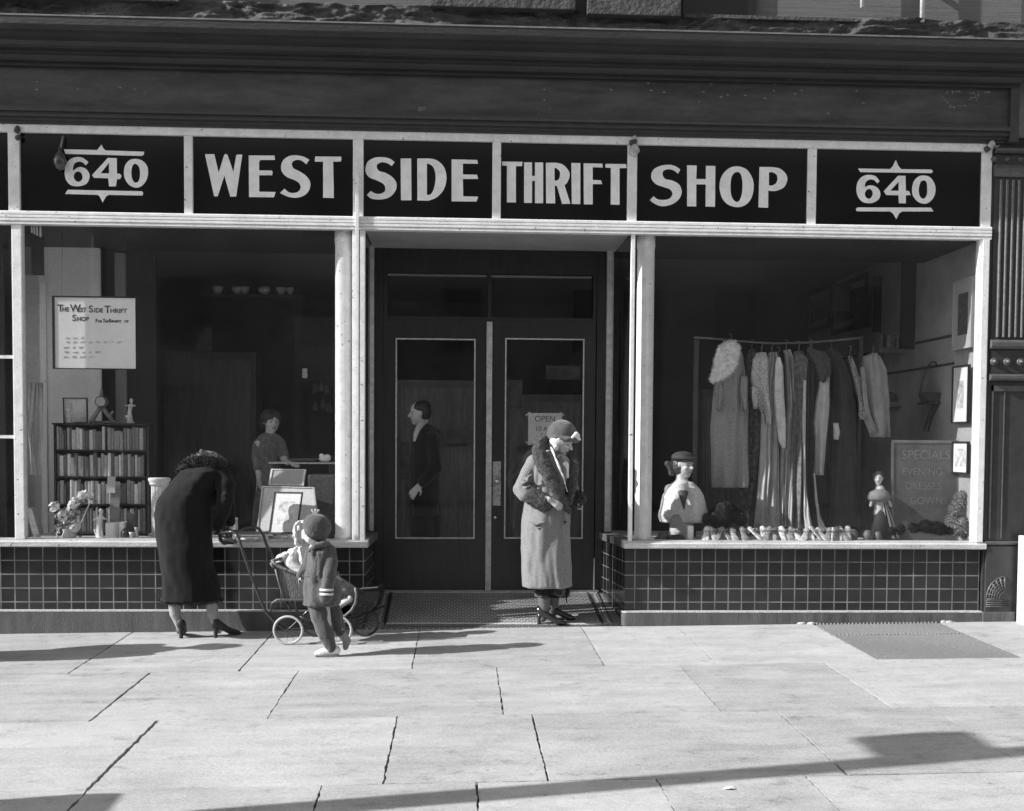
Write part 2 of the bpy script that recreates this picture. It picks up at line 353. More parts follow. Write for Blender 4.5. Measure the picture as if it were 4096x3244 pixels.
    me.materials.append(WALK); o = bpy.data.objects.new('sidewalk', me); COL.objects.link(o); tag(o, 'pale flagstone pavement in front of the shop', None, None, 'structure')
    o['category'] = 'pavement'
build_sidewalk()
def sheet(name, x0, x1, y0, y1, dz, m, kind='structure'):
    o = MB().add([(x0, y0, gz(x0, y0)+dz), (x1, y0, gz(x1, y0)+dz), (x1, y1, gz(x1, y1)+dz), (x0, y1, gz(x0, y1)+dz)], [(0, 1, 2, 3)]).build(name, m); tag(o, None, None, None, kind); return o
o = sheet('joint_dirt', -9.5, 9.5, -6.0, .02, -.014, mat('joint_dirt', .14, .95, .4, 40)); tag(o, 'dark dirt in the joints of the pavement', 'dirt')
kb = MB().box(-40, 40, -6.2, -6.003, -.4, -.092).build('kerb', mat('kerb_stone', .35, .8, .2, 8, .3), bevel=.015); tag(kb, 'granite kerb at the street edge', 'kerb', None, 'structure')
sd_ = MB().add([(-60, -60, -.26), (60, -60, -.26), (60, -6.2, -.24), (-60, -6.2, -.24)], [(0, 1, 2, 3)]).build('road', mat('asphalt', .09, .85, .2, 20, .4, 200)); tag(sd_, 'dark asphalt road behind the kerb', 'road', None, 'structure')
far = MB().box(-60, 60, -60, 60, -.6, -.45).build('ground', mat('earth', .1, .9)); tag(far, 'ground under the street', 'ground', None, 'structure')
for sx in (-1, 1):
    w_ = MB().box(*(sorted((sx*9.5, sx*40))), -6.0, .02, -.3, -.06 if sx < 0 else .08).build('sidewalk', mat('far_flags', .36, .85, .2, 3)); tag(w_, 'pavement continuing along the block', 'pavement', None, 'structure')
# vault grating in the pavement
def grate_mat():
    m = bpy.data.materials.new('studded_iron_plate'); m.use_nodes = True; n = m.node_tree.nodes; l = m.node_tree.links; b = n['Principled BSDF']
    tc = n.new('ShaderNodeTexCoord'); vo = n.new('ShaderNodeTexVoronoi'); vo.inputs['Scale'].default_value = 30; vo.inputs['Randomness'].default_value = .25; l.new(tc.outputs['Object'], vo.inputs[0])
    mr = n.new('ShaderNodeMapRange'); mr.inputs[1].default_value = .2; mr.inputs[2].default_value = .5; mr.inputs[3].default_value = .34; mr.inputs[4].default_value = .20; l.new(vo.outputs[0], mr.inputs[0])
    l.new(mr.outputs[0], b.inputs['Base Color']); b.inputs['Roughness'].default_value = .6
    bp = n.new('ShaderNodeBump'); bp.inputs['Strength'].default_value = .8; bp.inputs['Distance'].default_value = .01; bp.invert = True; l.new(vo.outputs[0], bp.inputs['Height']); l.new(bp.outputs[0], b.inputs['Normal']); return m
GR = grate_mat()
gt = thing('pavement_grating', 'grey studded vault plate let into the pavement at the right', 'grating', (3.55, -.85, gz(3.55, -.85)))
def plate(x0, x1, y0, y1, dz): return MB().add([(x0, y0, gz(x0, y0)+dz), (x1, y0, gz(x1, y0)+dz), (x1, y1, gz(x1, y1)+dz), (x0, y1, gz(x0, y1)+dz), (x0, y0, gz(x0, y0)+dz-.03), (x1, y0, gz(x1, y0)+dz-.03), (x1, y1, gz(x1, y1)+dz-.03), (x0, y1, gz(x0, y1)+dz-.03)], [(0,1,2,3),(0,4,5,1),(1,5,6,2),(2,6,7,3),(3,7,4,0)])
plate(3.02, 4.09, -1.64, -.62, -.003).build('plate', GR, gt); plate(3.02, 4.09, -.60, -.08, -.003).build('plate', GR, gt)
for yy in (-.61, -.06):
    mb = MB()
    for i in range(34): x = 3.03+i*.0315; mb.lathe((x, yy, gz(x, yy)), [(.010, -.01), (.010, .003), (.006, .006)], 8)
    mb.build('stud_row', mat('worn_studs', .24, .6), gt)
rnd = random.Random(3)
for (u, v, r) in ((1692, 1308, .07), (1985, 1308, .08)):
    p = G(u, v); b_ = MB()
    for k in range(7): b_.ell((p.x+rnd.uniform(-r, r), -.035+rnd.uniform(-.02, .01), p.z+.002), (rnd.uniform(.02, .05), rnd.uniform(.015, .03), rnd.uniform(.01, .022)), 8, 6)
    o = b_.build('mortar_lump', PLTOP, smooth=True); tag(o, 'pale lump of mortar at the %s corner of the studded plate' % ('left' if u < 1800 else 'right'), 'mortar lump')

# ------------------------------------------------------------------ the shop front
BL = thing('shop_building', 'old shop building with black glass sign band, pale window frames and dark iron cornice', 'building')
XL, XR = -6.6, 4.62
# cornice, fascia, mouldings
MB().prof_x([(.02, 4.835), (-.47, 4.835), (-.47, 4.775), (-.455, 4.765), (-.445, 4.74), (-.40, 4.73), (-.36, 4.715), (-.30, 4.70), (-.27, 4.675), (-.265, 4.655), (-.225, 4.65), (-.225, 4.625), (-.19, 4.62), (-.165, 4.60), (-.16, 4.585), (-.12, 4.582), (-.12, 4.555), (.02, 4.555)], XL, 4.66).build('cornice', mat('shaded_cornice_iron', .03, .5, .3, 9, .25, 60, stretch=(.25, 1, 1), spots=(.1, 9, .71)), BL)  # iron darker than the fascia: under-cornice shade put into its colour
MB().box(XL, 4.66, -.475, -.1, 4.8355, 4.8475).build('cornice_cap', mat('weathered_cap', .17, .7, .3, 12), BL)
MB().box(XL, 4.585, -.075, .03, 4.2305, 4.5545).build('fascia', DARK, BL)
MB().box(4.5855, 4.66, -.115, .03, 4.11, 4.5545).build('fascia_end', DARK2, BL)
MB().prof_x([(.03, 4.23), (-.13, 4.23), (-.13, 4.215), (-.115, 4.20), (-.095, 4.196), (-.095, 4.18), (-.105, 4.176), (-.105, 4.162), (-.075, 4.155), (-.075, 4.137), (-.055, 4.132), (-.05, 4.113), (.03, 4.113)], XL, 4.585).build('lower_moulding', DARK2, BL)
# transom frame
TP = [(X_(19, 340), X_(43, 340)), (X_(389, 360), X_(407, 360)), (X_(744, 370), X_(766, 370)), (X_(1037, 380), X_(1055, 380)), (X_(1321, 390), X_(1341, 390)), (X_(1700, 390), X_(1718, 390)), (X_(2066, 390), X_(2086, 390))]
MB().box(XL, TP[-1][1], -.035, .04, 4.046, 4.112).build('top_rail', WHITE, BL, bevel=.008)
MB().prof_x([(.05, 3.412), (-.045, 3.412), (-.05, 3.405), (-.05, 3.388), (-.04, 3.383), (-.05, 3.378), (-.05, 3.362), (-.038, 3.357), (-.05, 3.352), (-.05, 3.335), (-.036, 3.330), (-.044, 3.325), (-.044, 3.308), (.05, 3.308)], XL, TP[-1][1]+.004).build('middle_rail', WHITE, BL)
for a, b in TP: MB().box(a, b, -.028, .045, 3.4122, 4.0458).build('transom_post', WHITE, BL, bevel=.006)
MB().box(-5.0, -4.95, -.028, .045, 3.4122, 4.0458).build('transom_post', WHITE, BL, bevel=.006)
for i in range(6):
    pn = MB().box(TP[i][1], TP[i+1][0], .004, .03, 3.4122, 4.0458).build('sign_panel', BLACKG, BL)
    BL['_p%d' % i] = pn.name
PANELS = [bpy.data.objects[BL['_p%d' % i]] for i in range(6)]
for i in range(6): del BL['_p%d' % i]
MB().box(-4.95, TP[0][0], .004, .03, 3.4122, 4.0458).build('sign_panel', BLACKG, BL)
# lettering
def glyph(x0, y0, s, loops):
    out = []
    for lp in loops:
        pts = smooth_poly(lp); q = []
        for (x, y) in pts: w = W((x0+x/s)/K, (y0+y/s)/K, .001); q.append((w.x, w.z))
        out.append(q)
    return out
def word(name, panel, x0, y0, s, glyphs):
    loops = []
    for g in glyphs: loops += glyph(x0, y0, s, g)
    return flat_shape(name, loops, .0015, .002, GOLD, panel)
c = 1
Wd = [[(70,132),(205,132),(268,398),(345,150),(360,132),(385,132),(398,150),(480,388),(520,150),(535,138),(608,138),(520,742),(435,742),(350,440),(255,738),(203,738)]]
E1 = [[(700,150),(1072,152),(1078,215),(868,215),(850,245),(850,365),(1030,367),(1045,385),(1038,435),(850,435),(852,672),(1088,675),(1064,752),(705,748)]]
S1 = [[(1572,212),(1528,278),(1460,225,c),(1390,215,c),(1335,240,c),(1320,280,c),(1345,335,c),(1430,378,c),(1520,440,c),(1580,520,c),(1580,620,c),(1520,710,c),(1410,757,c),(1290,750,c),(1190,712,c),(1150,688),(1215,628),(1275,678,c),(1340,690,c),(1410,672,c),(1447,615,c),(1425,550,c),(1360,505,c),(1250,460,c),(1180,390,c),(1165,310,c),(1195,220,c),(1280,160,c),(1370,148,c),(1480,165,c)]]
T1 = [[(1655,165),(2030,168),(2035,205),(2025,238),(1915,240),(1925,762),(1770,760),(1770,240),(1650,238)]]
word('lettering', PANELS[1], 800, 580, 3.595, [Wd, E1, S1, T1])
S2 = [[(328,138),(302,175),(255,148,c),(205,140,c),(165,160,c),(160,190,c),(180,222,c),(240,240,c),(305,280,c),(345,340,c),(335,410,c),(280,470,c),(200,492,c),(110,485,c),(65,450),(102,412),(140,434,c),(185,440,c),(230,420,c),(240,385,c),(220,345,c),(160,312,c),(85,280,c),(52,220,c),(70,140,c),(135,98,c),(215,92,c),(280,105,c)]]
I2 = [[(385,104),(485,104),(488,500),(388,500)]]
D2 = [[(542,104),(650,104),(725,120,c),(795,185,c),(820,290,c),(795,395,c),(730,470,c),(650,504),(544,502)], [(634,152),(650,153),(690,180,c),(713,240,c),(715,310,c),(700,390,c),(675,438,c),(652,450),(634,448)]]
E2 = [[(868,112),(1110,118),(1118,154),(975,152),(975,255),(1108,258),(1120,298),(975,298),(978,462),(1120,466),(1104,512),(868,510)]]
word('lettering', PANELS[2], 1440, 590, 2.369, [S2, I2, D2, E2])
T3 = [[(62,80),(243,82),(238,120),(184,120),(184,440),(105,438),(105,117),(64,115)]]
H3 = [[(256,86),(326,86),(326,205),(352,205),(352,88),(424,88),(424,446),(352,446),(352,250),(326,250),(326,444),(256,443)]]
R3 = [[(448,90),(540,90),(600,108,c),(650,165,c),(655,215,c),(635,265,c),(612,288),(664,452),(590,452),(545,295),(526,292),(530,448),(450,447)], [(524,135),(536,134),(568,165,c),(572,205,c),(558,238,c),(538,248),(524,247)]]
I3 = [[(672,92),(751,93),(751,454),(676,453)]]
F3 = [[(780,95),(945,98),(948,132),(860,130),(860,242),(932,244),(944,278),(860,278),(860,457),(782,456)]]
T4 = [[(972,100),(1152,102),(1160,137),(1096,138),(1096,460),(1018,458),(1020,136),(972,132)]]
word('lettering', PANELS[3], 1980, 610, 2.2, [T3, H3, R3, I3, F3, T4])
S4 = [[(290,98),(272,133),(235,106,c),(195,97,c),(155,108,c),(145,138,c),(165,175,c),(225,190,c),(280,222,c),(302,280,c),(280,340,c),(220,385,c),(140,400,c),(80,380,c),(40,350),(70,318),(105,343,c),(150,348,c),(200,338,c),(226,300,c),(205,262,c),(150,242,c),(85,215,c),(50,160,c),(70,100,c),(130,68,c),(200,60,c),(250,72,c)]]
H4 = [[(346,64),(425,66),(421,176),(500,178),(500,68),(578,70),(575,405),(497,403),(499,222),(421,220),(421,402),(346,400)]]
O4 = [[(750,72,c),(830,95,c),(880,165,c),(893,240,c),(875,330,c),(825,390,c),(755,408,c),(680,385,c),(630,325,c),(612,235,c),(630,155,c),(680,95,c)], [(755,118,c),(725,135,c),(705,190,c),(705,290,c),(725,345,c),(755,365,c),(780,345,c),(797,290,c),(800,200,c),(785,135,c)]]
P4 = [[(940,78),(1040,78),(1110,92,c),(1160,140,c),(1168,190,c),(1140,245,c),(1080,273,c),(1030,275),(1012,270),(1012,412),(932,410)], [(1018,122),(1045,120),(1078,138,c),(1088,170,c),(1080,205,c),(1050,228,c),(1018,230)]]
word('lettering', PANELS[4], 2580, 630, 2.053, [S4, H4, O4, P4])
def num(panel, x0, y0, L, dy6=0):
    six, four, zero, bars = L; word('lettering', panel, x0, y0, 3.242, [six, four, zero]+bars)
sixL = [[(368,285),(335,330),(290,290,c),(235,282,c),(185,310,c),(165,380,c),(175,395),(215,365,c),(270,350,c),(335,375,c),(380,440,c),(375,515,c),(330,575,c),(230,600,c),(140,585,c),(80,520,c),(60,430,c),(75,330,c),(125,255,c),(210,222,c),(290,230,c)], [(230,408,c),(195,425,c),(178,470,c),(195,520,c),(240,543,c),(280,520,c),(292,480,c),(275,430,c)]]
fourL = [[(620,232),(736,235),(738,437),(775,437),(798,465),(780,505),(738,508),(725,600),(635,602),(625,497),(440,490),(415,455)], [(635,295),(525,432),(635,432)]]
zeroL = [[(980,245,c),(1060,265,c),(1125,330,c),(1142,420,c),(1120,520,c),(1060,595,c),(985,618,c),(900,585,c),(845,510,c),(828,425,c),(845,330,c),(900,262,c)], [(975,308,c),(940,335,c),(925,410,c),(932,490,c),(960,545,c),(990,552,c),(1020,530,c),(1038,450,c),(1025,350,c)]]
barsL = [[[(50,120),(480,130),(505,100),(538,60),(560,105),(590,135),(1092,152),(1085,190),(1060,206),(70,180)]], [[(100,645),(1065,665),(1080,690),(1068,720),(630,712),(595,735),(552,812),(515,735),(490,712),(66,700)]]]
num(PANELS[0], 240, 560, (sixL, fourL, zeroL, barsL))
sixR = [[(385,340),(355,368),(310,325,c),(260,318,c),(210,345,c),(192,400),(200,415),(245,395,c),(310,400,c),(370,440,c),(395,505,c),(375,570,c),(310,615,c),(240,625,c),(160,605,c),(105,540,c),(84,450,c),(100,350,c),(160,280,c),(240,257,c),(330,275,c)], [(245,440,c),(210,460,c),(193,500,c),(205,545,c),(245,568,c),(280,545,c),(296,500,c),(280,455,c)]]
fourR = [[(625,268),(720,270),(725,465),(765,468),(788,520),(725,522),(725,627),(635,625),(628,522),(470,518),(438,470)], [(632,345),(525,462),(632,464)]]
zeroR = [[(955,265,c),(1040,290,c),(1095,370,c),(1110,455,c),(1085,550,c),(1025,615,c),(960,632,c),(880,605,c),(820,530,c),(805,450,c),(825,350,c),(880,285,c)], [(955,330,c),(920,345,c),(900,400,c),(892,460,c),(905,530,c),(940,565,c),(975,555,c),(1000,500,c),(1000,390,c),(985,340,c)]]
barsR = [[[(105,175),(520,182),(555,145),(595,62),(630,145),(665,184),(1055,188),(1075,210),(1062,235),(135,222)]], [[(95,680),(1050,682),(1082,732),(680,732),(640,755),(600,832),(560,760),(520,732),(90,730),(76,705)]]]
num(PANELS[5], 3400, 620, (sixR, fourR, zeroR, barsR))
# window posts, sills, tiles, plinth
DB = .95                                                   # depth of the door recess
pa, pb = X_(22, 800)+.004, X_(42, 800)+.004
MB().box(-3.664, -3.582, -.03, .05, .735, 3.308).build('window_post', WHITE, BL, bevel=.008)
MB().box(4.385, 4.405, -.03, .05, .735, 3.308).build('window_post', WHITE, BL, bevel=.004)
MB().box(4.406, 4.466, -.045, .06, .735, 3.308).build('window_post', GREYP if False else WHITE, BL, bevel=.006)
MB().box(-.905, -.86, -.03, .02, .735, 3.308).build('corner_strip', WHITE, BL, bevel=.005)
MB().box(-.845, -.80, -.025, .03, .735, 3.308).build('corner_post', WHITE, BL, bevel=.005)
MB().box(1.413, 1.447, -.03, .02, .735, 3.308).build('corner_strip', WHITE, BL, bevel=.005)
for cx in (-.985, 1.555):
    MB().lathe((cx, .10, 0), [(.078, .735), (.078, .77), (.073, .78), (.073, 3.2), (.078, 3.22), (.078, 3.308)], 32).build('round_column', WHITE, BL, smooth=False)
for o in list(BL.children):
    if o.name.startswith('round_column'):
        for p in o.data.polygons: p.use_smooth = abs(p.normal.z) < .5
# recess posts and returns
RX0, RX1, LX0, LX1 = 1.41, 1.325, -.80, -.79
MB().box(X_(1275, 900, DB), X_(1289, 900, DB), DB-.035, DB+.03, .745, 3.33).build('recess_post', GREYP if False else MOULD, BL, bevel=.004)
MB().box(X_(776, 900, DB), X_(788, 900, DB), DB-.035, DB+.03, .745, 3.33).build('recess_post', MOULD, BL, bevel=.004)
def quadwall(name, x0, y0, x1, y1, z0, z1, t, m):
    d = Vector((x1-x0, y1-y0, 0)).normalized(); nrm = Vector((-d.y, d.x, 0))*t
    a, b = Vector((x0, y0, 0)), Vector((x1, y1, 0)); v = []
    for z in (z0, z1): v += [a+Vector((0, 0, z)), b+Vector((0, 0, z)), b+nrm+Vector((0, 0, z)), a+nrm+Vector((0, 0, z))]
    return MB().add(v, [(0,3,2,1),(4,5,6,7),(0,1,5,4),(1,2,6,5),(2,3,7,6),(3,0,4,7)]).build(name, m, BL)
quadwall('side_window', RX0+.012, .045, RX1+.02, DB-.03, .745, 3.308, -.006, GLASS)
quadwall('side_window', LX0-.012, .045, LX1-.02, DB-.03, .745, 3.308, .006, GLASS)
MB().box(-6.6, -.80, .012, .34, -.1, .68).build('tiled_base', TILE, BL)
MB().add([(1.388, .0, -.1), (6, .0, -.1), (6, .34, -.1), (1.6, 1.2, -.1), (1.30, 1.2, -.1), (1.388, .0, .68), (6, .0, .68), (6, .34, .68), (1.6, 1.2, .68), (1.30, 1.2, .68)][:0] or
         [(1.395, .012, -.1), (4.465, .012, -.1), (4.465, .3, -.1), (1.395, .3, -.1), (1.395, .012, .68), (4.465, .012, .68), (4.465, .3, .68), (1.395, .3, .68)],
         [(0,3,2,1),(4,5,6,7),(0,1,5,4),(1,2,6,5),(2,3,7,6),(3,0,4,7)]).build('tiled_base', TILE, BL)
quadwall('tiled_return', 1.393, .013, 1.30, DB+.02, -.05, .68, -.06, TILE)
quadwall('tiled_return', -.802, .013, -.79, DB+.02, -.05, .68, .06, TILE)
SILL = mat('worn_sill', .55, .5, .2, 10, .15, 60, stretch=(.4, 2, 2), spots=(.2, 18, .66))
def sill(x0, x1):
    MB().prof_x([(.12, .675), (-.055, .675), (-.062, .682), (-.062, .715), (-.055, .722), (-.03, .726), (-.03, .736), (.12, .739)], x0, x1).build('window_sill', SILL, BL)
sill(-6.6, -.775); sill(1.375, 4.492)
SILLR = mat('dark_side_sill', .14, .6, .4, 12, .2, 60)  # side sills in a darker tone than the front sill
quadwall('side_sill', 1.372, .125, 1.27, DB+.02, .675, .738, -.12, SILLR); quadwall('side_sill', -.772, .125, -.755, DB+.02, .675, .738, .12, SILLR)
# granite plinth with its sunlit top edge put in as a pale strip
MB().box(-6.6, -.815, -.05, .010, -.15, .139).build('plinth', PLINTH, BL, bevel=.004)
MB().box(-6.6, -.815, -.051, .011, .1395, .150).build('plinth_edge', PLTOP, BL)
def rplinth(z0, z1, m, nm, e=0):
    pts = [(1.36+.05*(1-cos(a)), -.06-e+.05-.05*sin(a)) for a in [i*pi/12 for i in range(7)]]
    pts = [(1.36, .010)] + [(x, y) for x, y in pts] + [(4.47, -.06-e), (4.47, .010)]
    n = len(pts); v = [(x, y, z0) for x, y in pts]+[(x, y, z1) for x, y in pts]
    MB().add(v, [(i, (i+1) % n, n+(i+1) % n, n+i) for i in range(n)]+[tuple(range(n)), tuple(range(n, 2*n))]).build(nm, m, BL)
rplinth(-.1, .131, PLINTH, 'plinth'); rplinth(.1315, .142, PLTOP, 'plinth_edge', .001)
# big panes
MB().box(-3.582, -.905, .018, .024, .739, 3.308).build('shop_window', GLASS, BL)
MB().box(1.447, 4.385, .018, .024, .739, 3.308).build('shop_window', GLASS, BL)
# neighbouring glazing at the far left
MB().box(-6.6, -3.664, .018, .024, .739, 3.308).build('shop_window', GLASS, BL)
for v in (752, 920): z = Z_(10, v); MB().box(-6.6, -3.665, -.02, .017, z-.013, z+.013).build('glazing_bar', WHITE, BL)
MB().box(-5.2, -5.12, -.03, .05, .735, 3.308).build('window_post', WHITE, BL, bevel=.008)
# recess floor, ceiling
fz0, fz1 = .016, .188
o = MB().add([(-.80, -.055, fz0-.012), (1.40, -.055, fz0+.0), (1.40, .0, fz0+.004), (1.31, DB+.03, fz1), (-.79, DB+.03, fz1), (-.80, .0, fz0-.006), (-.80, -.055, -.1), (1.40, -.055, -.1)], [(0, 1, 2, 5), (5, 2, 3, 4), (0, 6, 7, 1)]).build('entrance_floor', MOSAIC, BL)
def fz(y): return fz0+(fz1-fz0)*y/DB
LTM = mat('pale_mosaic', .5, .6, .25, 40); DKM = mat('dark_mosaic', .035, .5, .2, 40)
def strip(x0, y0, x1, y1, w, m, nm='mosaic_band', lift=.003):
    d = Vector((x1-x0, y1-y0, 0)).normalized(); q = Vector((-d.y, d.x, 0))*w/2
    pts = [Vector((x0, y0, 0))-q, Vector((x1, y1, 0))-q, Vector((x1, y1, 0))+q, Vector((x0, y0, 0))+q]
    MB().add([(p.x, p.y, fz(max(p.y, 0))+lift) for p in pts], [(0, 1, 2, 3)]).build(nm, m, BL)
def FX(u, v, y): return X_(u, v, y)
rx_f, rx_b, lx_f, lx_b = X_(1271, 1309, .02), X_(1238, 1250, .92), X_(810, 1308, .02), X_(824, 1250, .92)
strip(rx_f, .02, rx_b-.0, .92, .03, DKM); strip(rx_f+.055, .02, rx_b+.055, .92, .014, LTM); strip(rx_f+.085, .02, rx_b+.05+.04, .92, .01, DKM)
strip(lx_f, .02, lx_b, .92, .03, DKM); strip(lx_f-.05, .02, lx_b-.05, .92, .012, LTM)
strip(lx_f-.09, .90, rx_f+.1-.06, .90, .035, LTM); strip(lx_f-.03, .835, rx_b+.02, .835, .012, LTM)
strip(lx_f-.02, .04, rx_f+.12, .04, .04, LTM); strip(lx_f-.02, .0-.035, 1.38, -.035, .025, DKM, lift=-.0005+.006)
strip(.62, .30, rx_f+.1, .30, .01, LTM, lift=.0035); strip(.5, .55, rx_f+.05, .55, .01, LTM, lift=.0035)
MB().box(-.80, 1.40, .051, DB+.03, 3.309, 3.34).build('recess_ceiling', mat('dull_ceiling_paint', .30, .7, .15, 3), BL)
# threshold
MB().box(-.72, 1.27, DB-.03, DB+.05, .17, .203).build('threshold', mat('worn_threshold', .3, .5, .3, 20), BL)

# flaked paint on the fascia
chips = MB(); rc = random.Random(9)
def chip(u, v, w, h):
    p = W(u, v, -.076); n = 9; pts = [(p.x+w*.5*cos(2*pi*k/n)*rc.uniform(.4, 1.1), p.z+h*.5*sin(2*pi*k/n)*rc.uniform(.4, 1.1)) for k in range(n)]; chips.poly_y(pts, -.0765, -.0752)
for o_, L_ in ((0, ((227,505),(225,552),(478,548),(742,540))), (1350, ((1275,553),(1275,617),(1687,553),(1932,558),(1915,512),(2015,570))), (2696, ((183,565),(155,630),(335,585),(440,588),(620,520),(620,560),(787,558),(745,578),(1125,560),(1168,635),(950,700),(560,605),(290,597)))):
    for x, y in L_: chip((o_+x/1.541)/K, y/1.541/K, rc.uniform(.018, .045), rc.uniform(.010, .02))
for k in range(60):
    a = rc.random(); x, y = ((1630+a*140, 565+rc.uniform(-4, 18)) if k < 16 else (1655+a*50, 600+a*50+rc.uniform(-6, 6)) if k < 24 else (1820+a*60, 560+rc.uniform(0, 60)) if k < 42 else (1880+a*70, 556+rc.uniform(0, 20)) if k < 52 else (1700+a*110, 655+rc.uniform(-6, 6)))
    chip((2696+x/1.541)/K, y/1.541/K, rc.uniform(.006, .028), rc.uniform(.005, .016))
chips.build('paint_chips', mat('bare_primer', .26, .8, .3, 60), BL)
gl_ = thing('sign_lamp', 'small pear-shaped lamp hanging at the left edge of the first 640 numerals', 'lamp', W(127, 300, -.03))
MB().lathe((W(127, 340, -.04).x, -.045, Z_(127, 362)), [(.002, 0), (.03, .015), (.048, .05), (.052, .085), (.04, .12), (.016, .15), (.01, .19)], 20).build('globe', mat('smoked_glass_lamp', .07, .2, .2, 6), gl_, smooth=True)
MB().tube([(W(127, 340, -.04).x, -.045, Z_(127, 320)), (W(130, 310, -.04).x, -.045, Z_(127, 305)), (W(133, 290, -.03).x, -.03, Z_(133, 288))], .008, 8).build('stem', mat('lamp_stem', .2, .5), gl_, smooth=True)
# ------------------------------------------------------------------ upper wall, pilaster, neighbours
rnd = random.Random(11)
def rough_band(name, x0, x1, z0, z1, y, m, amp, nx, nz, parent):
    v = []; f = []
    for j in range(nz+1):
        for i in range(nx+1):
            x = x0+(x1-x0)*i/nx; z = z0+(z1-z0)*j/nz
            q_ = noise.noise(Vector((x*1.1, z*3, 5))); d = abs(noise.fractal(Vector((x*1.6+q_, z*6, 3)), .7, 2.3, 7))*amp*1.5 + round(noise.noise(Vector((x*1.3, z*7+q_, 9)))*3)/3*amp*.5
            v.append((x, y-d-amp*.3, z))
    for j in range(nz):
        for i in range(nx): a = j*(nx+1)+i; f.append((a, a+1, a+nx+2, a+nx+1))
    return MB().add(v, f).build(name, m, parent, smooth=True)
rough_band('stone_course', -6.6, 4.72, 4.80, Z_(1100, 22, -.02), -.0, STONE, .07, 420, 26, BL)
zt = Z_(1100, 22, -.02)
MB().box(-6.6, 4.72, .03, .4, zt-.04, 7.5).build('upper_wall', mat('clapboard_wall', .15, .8, .2, 6, .3, 20, stretch=(.15, 1, 14)), BL)
for (u0, u1, v) in ((905, 1212, 19), (1236, 1434, 34), (-400, 380, -4)):
    z = Z_((u0+u1)/2, v, -.1); MB().box(X_(u0, v, -.1), X_(u1, v, -.1), -.13, .029, z, z+.6).build('stone_block', STONE, BL, bevel=.01)
z = Z_(1600, 37, -.02); MB().box(X_(1437, 30), X_(1850, 30), -.07, .028, z-.03, z).build('upper_sill', STONE, BL, bevel=.004)
MB().box(X_(1437, 20, .02), X_(1590, 20, .02), -.01, .0299, z+.003, z+.9).build('upper_window', mat('dark_upper_glass', .012, .4), BL)
z2 = Z_(1815, 16, -.06); MB().tube([(X_(1816, 10, -.06), -.06, z2), (X_(1816, 10, -.06), -.06, z2+.9)], .016, 10).build('pipe', WHITE, BL, smooth=True)
dp = thing('drainpipe', 'thin white drainpipe on the wall above the cornice at upper right', 'pipe', (X_(1943, 20, -.06), -.06, Z_(1943, 47, -.06)))
MB().tube([(X_(1943, 20, -.06), -.06, Z_(1943, 47, -.06)), (X_(1943, 20, -.06), -.06, 6.8)], .02, 12).build('tube', WHITE, dp, smooth=True)
MB().box(X_(1943, 20, -.06)-.03, X_(1943, 20, -.06)+.03, -.06, .03, 5.45, 5.48).build('bracket', WHITE, dp)
# iron pilaster at the right
PL = thing('iron_pilaster', 'dark fluted cast-iron pilaster with rosettes at the right end of the shopfront', 'pilaster', (4.7, 0, .05))
x0, x1 = 4.50, 4.92
def zz(v): return Z_(2120, v, -.05)
MB().box(x0, x1, -.03, .3, zz(715), zz(372)).build('shaft', DARK2, PL)
fl = MB()
for i in range(7):
    xc = x0+.055+i*.052; fl.lathe((xc, -.032, 0), [(.013, zz(710)), (.013, zz(378))], 12)
fl.build('fluting', mat('iron_worn_ridges', .12, .4, .3, 30), PL)
for (va, vb, dep) in ((323, 312, .10), (372, 347, .07), (735, 716, .08), (802, 788, .08), (1150, 1140, .05)):
    MB().prof_x([(.05, zz(va)), (-dep*.7, zz(va)), (-dep, zz((va*.7+vb*.3))), (-dep, zz((va*.3+vb*.7))), (-dep*.7, zz(vb)), (.05, zz(vb))], x0-.01, x1+.01).build('moulding', mat('iron_moulding', .09, .38, .25, 20), PL)
for (va, vb) in ((346, 324), (787, 736)): MB().box(x0, x1, -.035, .3, zz(va), zz(vb)).build('rosette_band', DARK2, PL)
for (v, r) in ((335, .026), (762, .034)):
    for u in (2095, 2123, 2151):
        MB().lathe((X_(u, v, -.05), 0, zz(v)), [(r, -.036), (r, -.045), (r*.75, -.05), (r*.6, -.047), (r*.55, -.06), (r*.3, -.075), (.001, -.08)], 16, 'y').build('rosette', mat('iron_moulding', .09), PL, smooth=True)
MB().box(x0, x1, -.02, .3, zz(1139), zz(803)).build('pedestal', DARK2, PL)
MB().box(x0+.02, x0+.035, -.032, -.021, zz(1135), zz(812)).box(x0+.02, x1, -.032, -.021, zz(824), zz(812)).box(x0+.13, x0+.138, -.03, -.021, zz(1135), zz(826)).build('panel_moulding', mat('iron_moulding', .09), PL)
MB().box(x0, x1, -.05, .3, .14, zz(1151)).build('base', DARK2, PL)
fn = MB()
for k in range(6): 
    r = .05+k*.02; fn.tube([(x0+.17+cos(a)*r*1.1, -.055, zz(1262)+sin(a)*r*1.3) for a in [pi*(.5+.5*i/10) for i in range(11)]] + [], .007, 6)
for k in range(7): a = pi*(.52+.48*k/6); fn.tube([(x0+.17+cos(a)*.06, -.055, zz(1262)+sin(a)*.07), (x0+.17+cos(a)*.16, -.058, zz(1262)+sin(a)*.19)], .008, 6)
for k in range(4): fn.tube([(x0+.0, -.056, zz(1262)-.01-k*.018), (x0+.20, -.056, zz(1262)-.01-k*.018)], .006, 6)
fn.build('scroll_ornament', mat('iron_moulding', .09), PL, smooth=True)
MB().box(4.4705, 4.76, -.07, .0, -.05, .138).build('plinth', PLINTH, PL, bevel=.01)
MB().box(x0-.02, x0+.0, -.02, .2, .14, 4.1).build('edge_strip', DARK2, PL)
